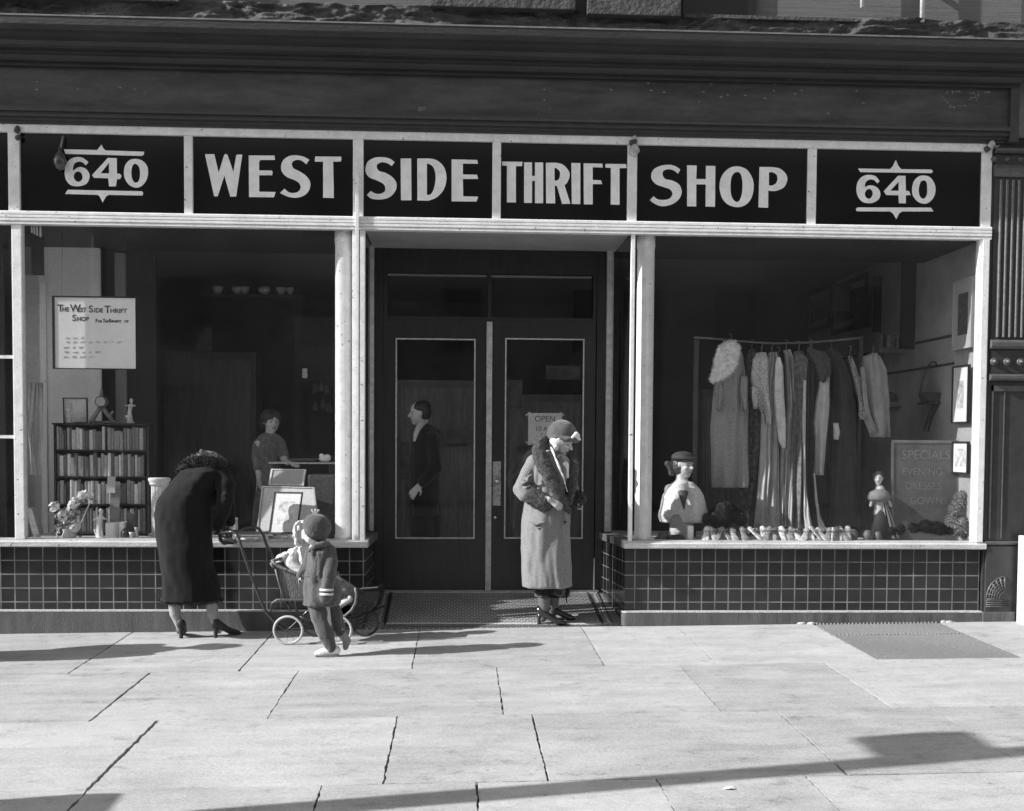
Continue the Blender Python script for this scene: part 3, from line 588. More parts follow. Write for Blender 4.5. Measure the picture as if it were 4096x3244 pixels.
# stoop of the next house and a slice of its wall
ST = MB(); xs_ = W(2141, 1200, -.45).x; ST.box(W(2143, 1200, -.1).x, xs_+.8, -.30, -.1, -.1, Z_(2145, 1131, -.3))
o = ST.build('stoop_post', mat('white_washed_stone', .55, .7, .12, 8, .2), bevel=.012); tag(o, 'white stone stoop post cut off by the right edge', 'stoop post')
NB = thing('neighbouring_house', 'pale wall of the neighbouring house beyond the cornice at the right', 'building', (5.5, 0, 0))
MB().box(4.93, 9.5, -.01, 3, -.1, 9).build('wall', mat('neighbour_wall', .30, .8, .2, 3, .3), NB)
MB().box(4.725, 4.93, .1, 3, 4.2, 9).build('wall_return', mat('neighbour_wall', .30), NB)
MB().box(4.69, 4.93, -.25, .09, Z_(2140, 152, -.2), Z_(2140, 92, -.2)).build('string_course', STONE, NB, bevel=.01)
# left continuation
LN = thing('neighbouring_house', 'brick house standing out of sight to the left of the shop', 'building', (-9, 0, 0))
MB().box(-16, -6.61, -.02, 3, -.1, 9).build('wall', mat('brick_far', .14, .9, .3, 4), LN)
# across the street (seen only as dark reflections)
OP = thing('opposite_house_row', 'dark brick house row across the street, mirrored in the shop glass', 'building', (0, -26, 0))
MB().box(-45, 45, -30, -26, -.3, 9.6).build('wall', mat('brick_opposite', .36, .9, .35, .6), OP)
wb = MB(); 
for i in range(-14, 15):
    for j in range(3): MB
for i in range(-10, 11):
    for j in range(3):
        MB().box(i*4-.6, i*4+.6, -26.0, -25.93, 1.2+j*3.1, 3.1+j*3.1).build('window', mat('far_window', .10, .5, .3, 1), OP)
MB().box(-45, 45, -26.4, -25.5, 9.6, 10.2).build('cornice', DARK2, OP)
# ------------------------------------------------------------------ interior
def struct(mb, name, m, label, cat): o = mb.build(name, m); tag(o, label, cat, None, 'structure'); return o
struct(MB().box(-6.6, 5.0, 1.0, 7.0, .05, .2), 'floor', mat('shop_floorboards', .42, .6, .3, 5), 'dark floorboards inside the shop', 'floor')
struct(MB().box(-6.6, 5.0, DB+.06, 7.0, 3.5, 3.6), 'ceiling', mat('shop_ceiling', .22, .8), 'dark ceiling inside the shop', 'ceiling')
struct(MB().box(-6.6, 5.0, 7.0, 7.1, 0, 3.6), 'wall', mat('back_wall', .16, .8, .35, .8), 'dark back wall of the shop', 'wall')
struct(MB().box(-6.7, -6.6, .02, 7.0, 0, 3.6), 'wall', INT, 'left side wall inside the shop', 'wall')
SW = mat('pale_side_wall', .36, .8, .18, 2.5)
struct(MB().box(4.44, 4.48, .07, 5.45, .2, 3.6), 'wall', SW, 'pale right side wall of the right display window', 'wall')
struct(MB().box(-.78, 1.30, DB+.06, DB+.3, 3.34, 3.7).box(-6.6, 5, .06, DB+.35, 3.3125, 3.5) if False else MB().box(-6.6, -.82, .055, 1.4, 3.3125, 3.49).box(1.42, 4.43, .055, 1.4, 3.3125, 3.49), 'ceiling', INTD, 'dark soffit over the display windows', 'ceiling')
DFL = mat('display_board', .66, .6, .4, 6)
struct(MB().box(-3.7, -.86, .04, 1.25, .60, .715), 'display_floor', DFL, 'raised floor of the left display window', 'display floor')
struct(MB().box(1.44, 4.43, .04, 1.5, .60, .715), 'display_floor', DFL, 'raised floor of the right display window', 'display floor')
# left display: pale partition, posts, side glass
struct(MB().box(-3.86, -3.31, 1.22, 1.26, .2, 3.31), 'partition', mat('pale_partition', .88, .7, .08, 3), 'pale partition at the back of the left window', 'partition')
struct(MB().box(-4.10, -3.863, 1.32, 1.36, -.1, 3.31), 'partition', mat('pale_partition', .55), 'pale wall seen through the side glass', 'wall')
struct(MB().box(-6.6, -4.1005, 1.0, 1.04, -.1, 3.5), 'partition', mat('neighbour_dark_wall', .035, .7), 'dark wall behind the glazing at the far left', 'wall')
o = MB().box(-3.255, -3.165, 1.50, 1.58, .2, 3.31).build('post', mat('grey_post', .4, .6), bevel=.01); tag(o, 'pale square post behind the poster in the left window', 'post')
o = MB().box(-3.745, -3.695, .90, .94, .715, 2.95).build('post', WHITE, bevel=.006); tag(o, 'thin white post at the back corner of the left window', 'post')
MB().box(-3.672, -3.668, .06, .9, .74, 3.3).build('side_glass', GLASS, BL)
struct(MB().box(-3.9, -3.62, .6, .64, 2.98, 3.31), 'header', INTD, 'dark header over the side glass', 'header')
MB().box(-3.31, -2.95, 1.8, 1.84, .2, 3.4).build('dark_panel', INTD, BL)
# sunlit slats
sl = thing('louvre_blind', 'four bright narrow slats hanging at the top left of the left window', 'blind', (-3.5, .10, 3.2))
for i, u in enumerate((64.5, 70, 76, 83)):
    MB().box(X_(u, 480, .1), X_(u+3.6, 480, .1), .10, .11, Z_(u, 490+i*3, .1), Z_(u, 465, .1)).build('slat', WHITE, sl)
# back-of-shop things
struct(MB().box(-1.95, -.9, 4.3, 4.35, .2, 3.0), 'partition', mat('dim_partition', .17, .8, .2, 1), 'dim grey screen wall far inside the left window', 'partition')
sh = thing('crockery_shelf', 'high shelf with a row of pale bowls deep inside the shop', 'shelf', (-2.2, 4, 2.8))
zs = Z_(540, 623, 4.0); MB().box(X_(430, 620, 4), X_(640, 620, 4), 3.85, 4.15, zs-.03, zs).build('board', mat('shelf_board', .06, .5), sh)
for k, (u, r) in enumerate(((463, .05), (505, .055), (520, .05), (562, .06), (598, .05), (617, .035))):
    x = X_(u*.985+4, 612, 4.0); o = MB().lathe((x, 3.95, zs), [(r*.5, .002), (r*.55, .01), (r*1.1, .05), (r*1.25, .09), (r*1.18, .09), (r*.9, .05), (r*.3, .02)], 18, cap=False).build('bowl', mat('white_china', .8, .3), smooth=True)
    tag(o, 'pale china bowl on the high shelf deep inside the shop', 'bowl', 'bowls on the high shelf')
def cabinet(nm, label, u0, u1, v0, v1, Y, m=mat('cabinet_wood', .11, .5, .3, 4)):
    a = W(u0, v0, Y); b_ = W(u1, v1, Y); t = thing(nm, label, 'cabinet', ((a.x+b_.x)/2, Y, .2))
    MB().box(a.x, b_.x, Y, Y+.4, .2, a.z).build('carcass', m, t, bevel=.005)
    n = max(1, int((b_.x-a.x)/.5))
    for k in range(n):
        w = (b_.x-a.x)/n; MB().box(a.x+k*w+.05, a.x+(k+1)*w-.05, Y-.015, Y-.001, .3, a.z-.08).build('door', mat('cabinet_door_wood', .17, .4, .3, 5, stretch=(5, 5, .6)), t)
    return t
cabinet('cabinet', 'tall dark cabinet with panelled doors behind the bending woman', 345, 540, 740, 1120, 3.2)
cabinet('cabinet', 'dark cabinet far inside behind the left entrance door', 835, 1010, 800, 1130, 2.4, mat('pale_cabinet', .13, .6, .2, 4))
cabinet('cabinet', 'dark cabinet far inside behind the right entrance door', 1063, 1230, 830, 1130, 2.5, mat('pale_cabinet', .30))
cabinet('cabinet', 'dark cabinet behind the row of dresses in the right window', 1480, 1780, 820, 1110, 3.0)
# framed pictures
def frame_pic(name, label, c, w, h, ax, up, fm, inner=.66, mt=.05, fw=.018, pic=.25, cat='picture'):
    """c centre, ax unit vector along the width, up unit vector, facing ax x up"""
    ax = Vector(ax).normalized(); up = Vector(up).normalized(); nz = ax.cross(up); c = Vector(c); t = thing(name, label, cat, c)
    b_ = MB()
    for s in (-1, 1):
        b_.obox(c+up*s*(h/2-fw/2), ax*w/2, up*fw/2, nz*.012); b_.obox(c+ax*s*(w/2-fw/2), ax*fw/2, up*(h/2-fw), nz*.012)
    b_.build('frame', fm, t)
    MB().obox(c-nz*.004, ax*(w/2-fw), up*(h/2-fw), nz*.004).build('mount', mat('mount_%d' % int(inner*100), inner, .7), t)
    if pic is not None: MB().obox(c+nz*.0015, ax*(w/2-fw-mt), up*(h/2-fw-mt*1.2), nz*.001).build('print', mat('print_%d' % int(pic*100), pic, .7, .5, 18), t)
    return t
FB = mat('black_frame', .02, .4); FG = mat('silver_frame', .45, .35, metal=.3)
# poster
a, b_ = W(110, 623, .16), W(286, 779, .16)
PT = thing('shop_poster', 'white hand-lettered poster with dark left edge, hanging in the left window', 'poster', ((a.x+b_.x)/2, .16, (a.z+b_.z)/2))
PAPER = mat('poster_paper', .86, .6, .05, 5, grain=.05); INK = mat('poster_ink', .05, .7); INKL = mat('poster_pencil', .34, .7)
MB().box(a.x+.02, b_.x, .156, .160, b_.z+.008, a.z-.012).build('sheet', PAPER, PT)
MB().box(a.x, a.x+.02, .150, .168, b_.z, a.z).box(a.x+.0201, b_.x, .150, .168, b_.z, b_.z+.008).box(a.x+.0201, b_.x, .150, .168, a.z-.012, a.z).build('edge_frame', FB, PT)
def ptext(body, u, v, size, m, xs=1, bold=0, shear=0, nm='writing'): 
    p = W(u, v, .155); text_mesh(nm, body, size, (p.x, .1545, p.z), m, PT, .0008, xs=xs, bold=bold, shear=shear)
for wd_, u, v, s, xx in (("T", 121, 656, .082, 1.0), ("HE", 131, 656, .05, .9), ("W", 148, 657, .09, .9), ("EST", 164, 657, .05, .9), ("S", 187, 658, .082, 1), ("IDE", 198, 658, .05, 1.0), ("T", 220, 659, .085, 1), ("HRIFT", 232, 659, .05, 1.05), ("S", 152, 676, .075, 1), ("HOP", 162, 676, .048, 1), ("F", 201, 679, .04, 1), ("OR", 206, 679, .024, 1), ("T", 216, 679, .04, 1), ("HE", 221, 679, .024, 1), ("B", 229, 679, .04, 1), ("ENEFIT", 235, 679, .024, 1.1), ("OF", 262, 679, .024, 1.1)):
    ptext(wd_, u, v, s, INK, xx, .0012)
for ln, v in (("         Jewish Home", 708.5), ("         Guild for Jewish Blind House", 719), ("      Nursery Home", 730), ("      Social Service work", 741), ("      Settlement House", 751)):
    pass
for u0, u1, v in ((138, 175, 712), (140, 262, 721), (134, 182, 732), (136, 205, 742), (134, 203, 752)):
    r_ = random.Random(v); mbw = MB(); u = u0
    while u < u1:
        wl_ = r_.uniform(7, 16); pts = []
        for k in range(int(wl_/.9)):
            p = W(u+k*.9, v+(2.3*(-1)**k*r_.uniform(.2, 1.2)), .155); pts.append((p.x, .1545, p.z))
        if len(pts) > 2: mbw.tube(pts, .0009, 4)
        u += wl_+6
    mbw.build('handwriting', INKL, PT)
for u in (130, 262): 
    p = W(u, 625, .16); MB().tube([(p.x, .16, p.z), (p.x+.01, .16, 3.31)], .0015, 4).build('cord', INK, PT)
# bookcase and books
bx0, bx1, by0, by1 = W(117, 900, .62).x, W(309, 900, .62).x, .62, .82
BC = thing('bookcase', 'dark wooden bookcase of four shelves crowded with old books in the left window', 'bookcase', ((bx0+bx1)/2, .72, .715))
WOOD = mat('dark_bookcase_wood', .03, .45, .3, 8, stretch=(1, 6, 6))
shz = [Z_(210, v, .62) for v in (893, 949, 1005, 1063, 1122)]
MB().box(bx0-.018, bx0, by0, by1, .716, shz[0]).build('side_panel', WOOD, BC); MB().box(bx1, bx1+.018, by0, by1, .716, shz[0]).build('side_panel', WOOD, BC)
MB().box(bx0-.018, bx1+.018, by1, by1+.01, .716, shz[0]).build('back_panel', WOOD, BC)
for i, z in enumerate(shz): MB().box(bx0-.03 if i == 0 else bx0+.0005, bx1+.03 if i == 0 else bx1-.0005, by0-.01 if i == 0 else by0, by1-.001, max(z-.008, .717), max(z-.008, .717)+.014).build('top' if i == 0 else 'shelf', WOOD, BC)
rnd = random.Random(8); rn = ['top', 'second', 'third', 'bottom']
BK = [mat('book_%d' % i, v, .6, .15, 30) for i, v in enumerate((.07, .13, .2, .3, .42, .6, .8))]
for r in range(4):
    x = bx0+.004; zb = max(shz[r+1]-.008, .717)+.0145; H = shz[r]-.010-zb
    while x < bx1-.03:
        w = rnd.uniform(.017, .034); h = H*rnd.uniform(.74, .95); d = rnd.uniform(.11, .15)
        k = rnd.choices(range(7), (2, 3, 4, 4, 4, 3, 2.4))[0]; b_ = MB(); y0 = by0+rnd.uniform(.004, .02)
        n = 5; pr = [(x+w*(.5-.5*cos(pi*i/n)), y0+.004-.004*sin(pi*i/n)) for i in range(n+1)]+[(x+w, y0+d), (x, y0+d)]
        N = len(pr); b_.add([(px, py, zb) for px, py in pr]+[(px, py, zb+h) for px, py in pr], [(i, (i+1) % N, N+(i+1) % N, N+i) for i in range(N)]+[tuple(range(N)), tuple(range(N, 2*N))])
        o = b_.build('book', BK[k]); tag(o, 'old book standing in the %s row of the dark bookcase' % rn[r], 'book', 'books in the %s row of the bookcase' % rn[r]); x += w+rnd.uniform(.0008, .003)
        if rnd.random() < .04: x += .02
ztop = shz[0]+.0065
p = W(159, 861, .74); frame_pic('picture', 'small white picture in a thin dark frame standing on the bookcase', (p.x, .74, ztop+.112), .21, .222, (1, 0, 0), (0, -.05, 1), FB, .75, .03, .008, None)
CH = mat('glazed_porcelain', .6, .2, .35, 30); BR = mat('dull_brass', .22, .35, .3, 30, metal=.4)
def figurine(nm, label, x, y, z, h, m, seed, cat='figurine'):
    r_ = random.Random(seed); b_ = MB(); b_.lathe((x, y, z), [(h*.17, 0), (h*.18, h*.03), (h*.12, h*.07)], 12)
    b_.cap_((x, y, z+h*.06), (x-.01, y, z+h*.45), h*.11, h*.075, 10).cap_((x-.01, y, z+h*.45), (x+.005, y, z+h*.7), h*.07, h*.085, 10).ell((x+.008, y-.004, z+h*.88), (h*.07, h*.07, h*.09), 10, 8)
    b_.cap_((x+.005, y, z+h*.72), (x+.005, y, z+h*.8), h*.03, h*.03, 8)
    for s in (-1, 1): b_.cap_((x+s*h*.08, y, z+h*.68), (x+s*h*.19, y-.01, z+h*(.5+r_.uniform(-.05, .2))), h*.035, h*.03, 8)
    b_.cap_((x-h*.1, y+.01, z+h*.05), (x-h*.16, y, z+h*.28), h*.04, h*.05, 8)
    o = b_.build(nm, m); solid(o, h*.02, 2); tag(o, label, cat); return o
figurine('figurine', 'small porcelain figurine in front of the white picture on the bookcase', W(147, 860, .68).x, .68, ztop, .19, CH, 1)
figurine('figurine', 'pale branching figurine on the right end of the bookcase top', W(275, 860, .70).x, .70, ztop, .23, CH, 2)
ck = thing('mantel_clock', 'ornate mantel clock with round dial and figures on top of the bookcase', 'clock', (W(214, 860, .72).x, .72, ztop)); cx = ck.location.x
MB().lathe((cx, 0, ztop+.19), [(.05, .70), (.052, .695), (.052, .75), (.05, .755)], 24, 'y').build('case', BR, ck, smooth=True)
MB().lathe((cx, 0, ztop+.19), [(.041, .694), (.041, .690), (.03, .689)], 24, 'y').build('dial', mat('clock_dial', .5, .4), ck)
b_ = MB(); b_.cap_((cx-.09, .72, ztop+.02), (cx-.02, .72, ztop+.13), .025, .02).cap_((cx+.09, .72, ztop+.02), (cx+.02, .72, ztop+.13), .025, .02).cap_((cx-.1, .72, ztop+.012), (cx+.12, .72, ztop+.012), .012, .012).cap_((cx, .72, ztop+.22), (cx, .72, ztop+.30), .022, .012).cap_((cx+.07, .72, ztop+.06), (cx+.1, .71, ztop+.10), .015, .012)
solid(b_.build('stand', BR, ck), .006, 2)
# things on the display floor, left window
FLOWER = mat('silk_petals', .88, .7, .2, 40); LEAFM = mat('dull_leaves', .12, .6, .3, 20)
def bouquet(x, y, z, spots, vase_h, label):
    t = thing('flower_vase', label, 'flowers', (x, y, z))
    MB().lathe((x, y, z), [(.03, 0), (.045, .02), (.05, vase_h*.5), (.03, vase_h*.85), (.04, vase_h)], 16).build('vase', CH, t, smooth=True)
    r_ = random.Random(4); fl_ = MB(); stm = MB(); lf = MB()
    for (dx, dz, R) in spots:
        c_ = Vector((x+dx, y+r_.uniform(-.04, .04), z+dz)); stm.tube([(x, y, z+vase_h*.9), (x+dx*.5, y, z+(vase_h+dz)*.52), c_], .003, 5)
        for k in range(46):
            th, ph = r_.uniform(0, 2*pi), math.acos(r_.uniform(-1, 1)); d = Vector((sin(ph)*cos(th), sin(ph)*sin(th), cos(ph))); q = c_+d*R*r_.uniform(.45, 1)
            a_ = d.orthogonal().normalized(); bb = d.cross(a_); s_ = R*r_.uniform(.3, .5); lift = d*s_*.5
            fl_.add([q-a_*s_, q-bb*s_*.7+lift*.3, q+a_*s_+lift, q+bb*s_*.7+lift*.3], [(0, 1, 2, 3)])
        for k in range(5):
            q = c_+Vector((r_.uniform(-1, 1)*R*1.3, r_.uniform(-.5, .5)*R, -R*r_.uniform(.5, 1.6))); lf.add([q, q+Vector((.02, .004, .012)), q+Vector((.035, 0, -.004)), q+Vector((.018, -.004, -.012))], [(0, 1, 2, 3)])
    fl_.build('blossoms', FLOWER, t); stm.build('stems', LEAFM, t); lf.build('leaves', LEAFM, t)
zf = .7165
def PX(u, v, Y): p = W(u, v, Y); return p.x
bouquet(PX(150, 1110, .30), .30, zf, [(-.13, .27, .045), (-.07, .19, .05), (-.01, .24, .06), (.03, .30, .05), (.09, .36, .05), (.13, .37, .045), (-.02, .12, .05), (.04, .10, .05), (-.1, .10, .035)], .12, 'bouquet of pale silk flowers in a vase at the left of the window floor')
figurine('figurine', 'white porcelain lady figurine between the flowers and the folded card', PX(211, 1100, .24), .24, zf, .27, mat('white_china', .8), 5)
figurine('figurine', 'tiny pale figurine behind the glass beside the leaning book', PX(77, 1100, .35), .35, zf, .22, CH, 7)
figurine('figurine', 'small mottled figurine standing below the bouquet at its left', PX(122, 1105, .16), .16, zf, .10, CH, 9)
def card(label, u0, v0, u1, v1, Y, m, lean=0, nm='card', cat='card', t=.006):
    a = W(u0, v0, Y); b_ = W(u1, v1, Y); c_ = (a+b_)/2; w = b_.x-a.x; h = a.z-b_.z
    o = MB().obox(c_, Vector((w/2, 0, 0)), Vector((0, t/2, 0)), Vector((lean*h/2, .06*h, h/2))).build(nm, m); tag(o, label, cat); return o
card('tall plain grey card standing in front of the bookcase', 231, 1015, 252, 1118, .36, mat('grey_card', .24, .8))
card('square pale price card on top of the tall grey card', 226, 1004, 243, 1038, .34, mat('pale_card', .5, .8), .0)
card('leaning old book at the far left of the window floor', 66, 1070, 80, 1124, .22, mat('worn_cover', .3, .7, .3, 30), -.32, 'book', 'book', .12)
card('thin pale rod leaning behind the flowers', 182, 1040, 184.5, 1105, .3, PAPER, .42, 'rod', 'rod', .006)
def small_box(label, u0, u1, v0, Y, m, nm='box', d=.1):
    a = W(u0, v0, Y); b_ = PX(u1, v0, Y); o = MB().box(a.x, b_, Y, Y+d, zf, a.z).build(nm, m, bevel=.004); tag(o, label, nm); return o
small_box('low pale box at the window floor left of the pedestal', 222, 250, 1102, .2, mat('pale_card', .5))
small_box('pale paper box beside the low box near the pedestal', 250.5, 262, 1100, .2, PAPER)
small_box('dark upright tin box by the foot of the bookcase', 268, 282, 1083, .25, mat('tin_box', .07, .4))
def vessel(label, u, Y, prof, m, nm='vase', z=zf): o = MB().lathe((PX(u, 1110, Y), Y, z), prof, 20).build(nm, m, smooth=True); tag(o, label, nm); return o
vessel('round dark glass jar on the window floor', 266, .16, [(.03, 0), (.045, .02), (.048, .06), (.03, .09), (.02, .1)], mat('dark_glass', .03, .1), 'jar')
vessel('small pale cup beside the dark glass jar', 277, .14, [(.016, 0), (.02, .04), (.024, .07)], CH, 'cup')
vessel('thin pale vase at the right of the dark jar', 287, .16, [(.012, 0), (.02, .03), (.012, .08), (.02, .11)], CH, 'vase')
vessel('squat pale glass vase under the bouquet', 139, .14, [(.03, 0), (.035, .04), (.022, .07), (.03, .09)], mat('white_china', .8))
# pedestal
pdx = PX(336, 1060, .45)
PD = thing('fluted_pedestal', 'white fluted plaster pedestal with moulded head, half hidden by the bending woman', 'pedestal', (pdx, .45, zf))
WP = mat('white_plaster', .74, .6, .08, 12)
flp = MB(); zt_ = Z_(336, 1022, .45); rs = []
for z_ in (zf+.01, zt_):
    rs.append([(pdx+(.07-.006*abs(sin(8*a)))*cos(a), .45+(.07-.006*abs(sin(8*a)))*sin(a), z_) for a in [2*pi*i/64 for i in range(64)]])
flp.rings(rs); flp.build('shaft', WP, PD)
MB().lathe((pdx, .45, zt_), [(.078, 0), (.085, .012), (.08, .02), (.092, .035), (.095, .055), (.085, .065)], 28).build('head', WP, PD, smooth=True)
MB().lathe((pdx, .45, zf), [(.095, 0), (.095, .03), (.08, .04)], 28).build('foot', WP, PD)
# right part of the left window
def qframe(name, label, c4, Y0, Y1, fm, fw, inner, cat='picture', pic=None, tw=.0):
    """picture given by its four photo corners (tl, tr, br, bl); top leans back to Y1"""
    P4_ = [W(*c4[0], Y1+tw), W(*c4[1], Y1-tw), W(*c4[2], Y0-tw), W(*c4[3], Y0+tw)]; cen = sum(P4_, Vector())/4; t = thing(name, label, cat, cen)
    def ins(f): return [p.lerp(cen, f) for p in P4_]
    def slab_(A, B_, off, th, nm, m):
        n_ = (P4_[1]-P4_[0]).cross(P4_[3]-P4_[0]).normalized(); n_ = n_ if n_.y < 0 else -n_
        if B_ is None:
            MB().add([p+n_*off for p in A]+[p+n_*(off-th) for p in A], [(0,1,2,3),(7,6,5,4),(0,4,5,1),(1,5,6,2),(2,6,7,3),(3,7,4,0)]).build(nm, m, t)
        else:
            v = [p+n_*off for p in A]+[p+n_*off for p in B_]+[p+n_*(off-th) for p in A]+[p+n_*(off-th) for p in B_]; f = []
            for i in range(4): j = (i+1) % 4; f += [(i, j, 4+j, 4+i), (8+i, 12+i, 12+j, 8+j), (i, 8+i, 8+j, j), (4+i, 4+j, 12+j, 12+i)]
            MB().add(v, f).build(nm, m, t)
    w = (P4_[1]-P4_[0]).length; k = fw/w*2
    slab_(P4_, ins(k), .012, .02, 'frame', fm); slab_(ins(k*.98), None, .002, .006, 'mount', mat('mount_%d' % int(inner*100), inner, .6))
    if pic: slab_(ins(.45), None, .0035, .001, 'print', mat('print_%d' % int(pic*100), pic, .7, .5, 18))
    return t
DOORM  # keep
qframe('picture', 'large picture in a pale silver frame leaning in the sunlit window corner', [(553, 1024), (663, 1027), (672, 1108), (541, 1122)], .26, .38, FG, .012, .62, tw=.07)
qframe('picture', 'small bright white print in a thin dark frame leaning inside the silver frame', [(579, 1036), (638, 1037), (626, 1124), (567, 1124)], .14, .22, FB, .007, .85, pic=.75, tw=.05)
qframe('picture', 'white framed panel standing behind the silver picture', [(572, 989), (645, 990), (640, 1024), (566, 1022)], .46, .54, WP, .015, .40, tw=.04)
tb = thing('side_table', 'small table with pale edge and dark tray holding oddments in the left window', 'table', (PX(650, 980, .7), .7, zf)); zt2 = Z_(640, 974, .62)
ta, tb2 = PX(565, 975, .62), PX(708, 975, .62)
MB().box(ta, tb2, .62, 1.0, zt2-.014, zt2).build('top', mat('pale_table_edge', .5, .5), tb, bevel=.003)
for x in (ta+.05, tb2-.05):
    for y in (.66, .95): MB().box(x-.015, x+.015, y-.015, y+.015, zf, zt2-.0145).build('leg', INTD, tb)
o = MB().add([(PX(603, 965, .62), .60, zt2+.03), (PX(668, 965, .62), .60, zt2+.03), (PX(668, 965, .62), .92, zt2+.03), (PX(603, 965, .62), .92, zt2+.03), (PX(620, 965, .62), .66, zt2+.001), (PX(652, 965, .62), .66, zt2+.001), (PX(652, 965, .62), .86, zt2+.001), (PX(620, 965, .62), .86, zt2+.001)], [(4,5,6,7),(0,1,5,4),(1,2,6,5),(2,3,7,6),(3,0,4,7)]).build('tray', mat('dark_tray', .18, .3)); tag(o, 'dark flaring tray on the small table', 'tray')
o = solid(MB().ell((PX(684, 962, .66), .66, zt2+.03), (.055, .04, .028)).ell((PX(690, 955, .66), .66, zt2+.045), (.03, .03, .03)).ell((PX(678, 955, .66), .66, zt2+.06), (.025, .02, .02)).build('china_bird', mat('white_china', .8)), .006, 3); tag(o, 'small white china bird on the table by the column', 'ornament')
# basket stuff at right corner
bsk = mat('dark_wicker', .06, .7, .5, 40, .6, 90)
o = MB().box(PX(648, 1080, .4), PX(706, 1080, .4), .40, .75, zf, Z_(680, 1000, .4)).build('wicker_hamper', bsk, bevel=.02); tag(o, 'dark wicker hamper in the corner behind the child', 'hamper')
o = small_box('pale box with a striped end on the window floor beside the pram handle', 484, 497, 1092, .18, mat('pale_card', .5))
rr = random.Random(21)
for k, (u, w) in enumerate(((520, .05), (552, .035), (572, .03), (590, .04), (612, .035), (500, .03))):
    vessel(['small pale saucer', 'squat glass dish', 'little china pot', 'mottled bead dish', 'small ribbed bowl', 'tiny pale jar'][k]+' on the sunlit window floor near the leaning pictures', u, .08+.01*k, [(w*.5, 0), (w*.8, .01), (w, .03), (w*.8, .028+.008*k)], [CH, WP, BR][k % 3], ['saucer', 'dish', 'pot', 'dish', 'bowl', 'jar'][k])
tassel = MB().ell((PX(662, 1083, .15), .15, Z_(662, 1083, .15)), (.014, .014, .02))
# ------------------------------------------------------------------ doors
DR = thing('entrance_doors', 'pair of dark glazed entrance doors with pale brass strip between them', 'doors', (.25, DB, .2))
Y = DB
def leaf(u0, u1, g0, g1, nm):
    xa, xb = X_(u0, 900, Y), X_(u1, 900, Y); ga, gb = X_(g0, 900, Y), X_(g1, 900, Y); zt_, zb_ = Z_((g0+g1)/2, 713, Y), Z_((g0+g1)/2, 1135, Y); top = 2.66
    lf_ = MB().box(xa, xb, Y, Y+.045, .205, zb_).box(xa, xb, Y, Y+.045, zt_, top).box(xa, ga, Y, Y+.045, zb_+.0001, zt_-.0001).box(gb, xb, Y, Y+.045, zb_+.0001, zt_-.0001).build('door', DOORM, DR)
    w = .0125; mb_ = MB().box(ga, gb, Y-.008, Y+.01, zt_-w-.0002, zt_-.0002).box(ga, gb, Y-.008, Y+.01, zb_+.0002, zb_+w).box(ga+.0002, ga+w, Y-.008, Y+.01, zb_+w+.0003, zt_-w-.0004).box(gb-w, gb-.0002, Y-.008, Y+.01, zb_+w+.0003, zt_-w-.0004)
    ch = mb_.build('glazing_moulding', MOULD, lf_, loc=(0, 0, 0)); ch.data.transform(Matrix.Translation(-Vector(DR.location))); 
    g_ = MB().box(ga+w, gb-w, Y+.018, Y+.022, zb_+w, zt_-w).build('pane', GLASS, lf_, loc=(0, 0, 0)); g_.data.transform(Matrix.Translation(-Vector(DR.location)))
    return lf_
L1 = leaf(808, 1023.5, 833, 1001, 'l'); L2 = leaf(1036.5, 1253, 1063, 1229.5, 'r')
MB().box(X_(1024, 900, Y), X_(1036, 900, Y), Y-.02, Y+.03, .205, 2.655).build('meeting_strip', MOULD, DR, bevel=.004)
MB().box(X_(1252.5, 900, Y)+.001, X_(1255, 900, Y)+.002, Y-.012, Y+.03, .205, .5).build('kick_edge', MOULD, DR)
MB().box(X_(789, 900, Y), X_(807.5, 900, Y), Y+.005, Y+.05, .205, 3.309).build('door_frame', DOORM, DR); MB().box(X_(1255.3, 900, Y)+.002, X_(1274.5, 900, Y), Y+.005, Y+.05, .205, 3.309).build('door_frame', DOORM, DR)
zt1, zb1 = Z_(1030, 577, Y), Z_(1030, 668, Y)
MB().box(X_(808, 900, Y), X_(1254, 900, Y), Y+.004, Y+.05, zt1, 3.309).box(X_(808, 900, Y), X_(1254, 900, Y), Y+.004, Y+.05, 2.661, zb1).box(X_(808, 900, Y), X_(816, 900, Y), Y+.004, Y+.05, zb1, zt1).box(X_(1247, 900, Y), X_(1254, 900, Y), Y+.004, Y+.05, zb1, zt1).box(X_(1026, 900, Y), X_(1034, 900, Y), Y+.004, Y+.05, zb1, zt1).build('transom_frame', DOORM, DR)
for a_, b2 in ((816, 1026), (1034, 1247)):
    MB().box(X_(a_, 600, Y), X_(b2, 600, Y), Y+.02, Y+.024, zb1, zt1).build('transom_pane', GLASS, DR)
    MB().box(X_(a_+1, 600, Y), X_(b2-1, 600, Y), Y-.006, Y+.003, zt1-.032, zt1-.012).build('reflection_bar', mat('transom_reflection', .16, .5), DR)  # lighter bar stands in for a reflection along the transom top
zA, zB_ = Z_(1046, 1065, Y), Z_(1046, 972, Y)
hp = MB().box(X_(1038, 1000, Y), X_(1055, 1000, Y), Y-.012, Y-.001, zA, zB_).build('lock_plate', mat('brass_plate', .34, .35, .4, 30, metal=.5), DR, bevel=.003)
MB().lathe((X_(1047, 1000, Y), 0, (zA+zB_)/2+.02), [(.012, Y-.012), (.010, Y-.03), (.022, Y-.04), (.024, Y-.055), (.012, Y-.065)], 16, 'y').build('knob', mat('polished_brass', .6, .15, metal=1), DR, smooth=True)
MB().lathe((X_(1043, 1090, Y), 0, Z_(1043, 1090, Y)), [(.012, Y-.001), (.012, Y-.01), (.006, Y-.012)], 12, 'y').build('keyhole', mat('polished_brass', .6), DR)
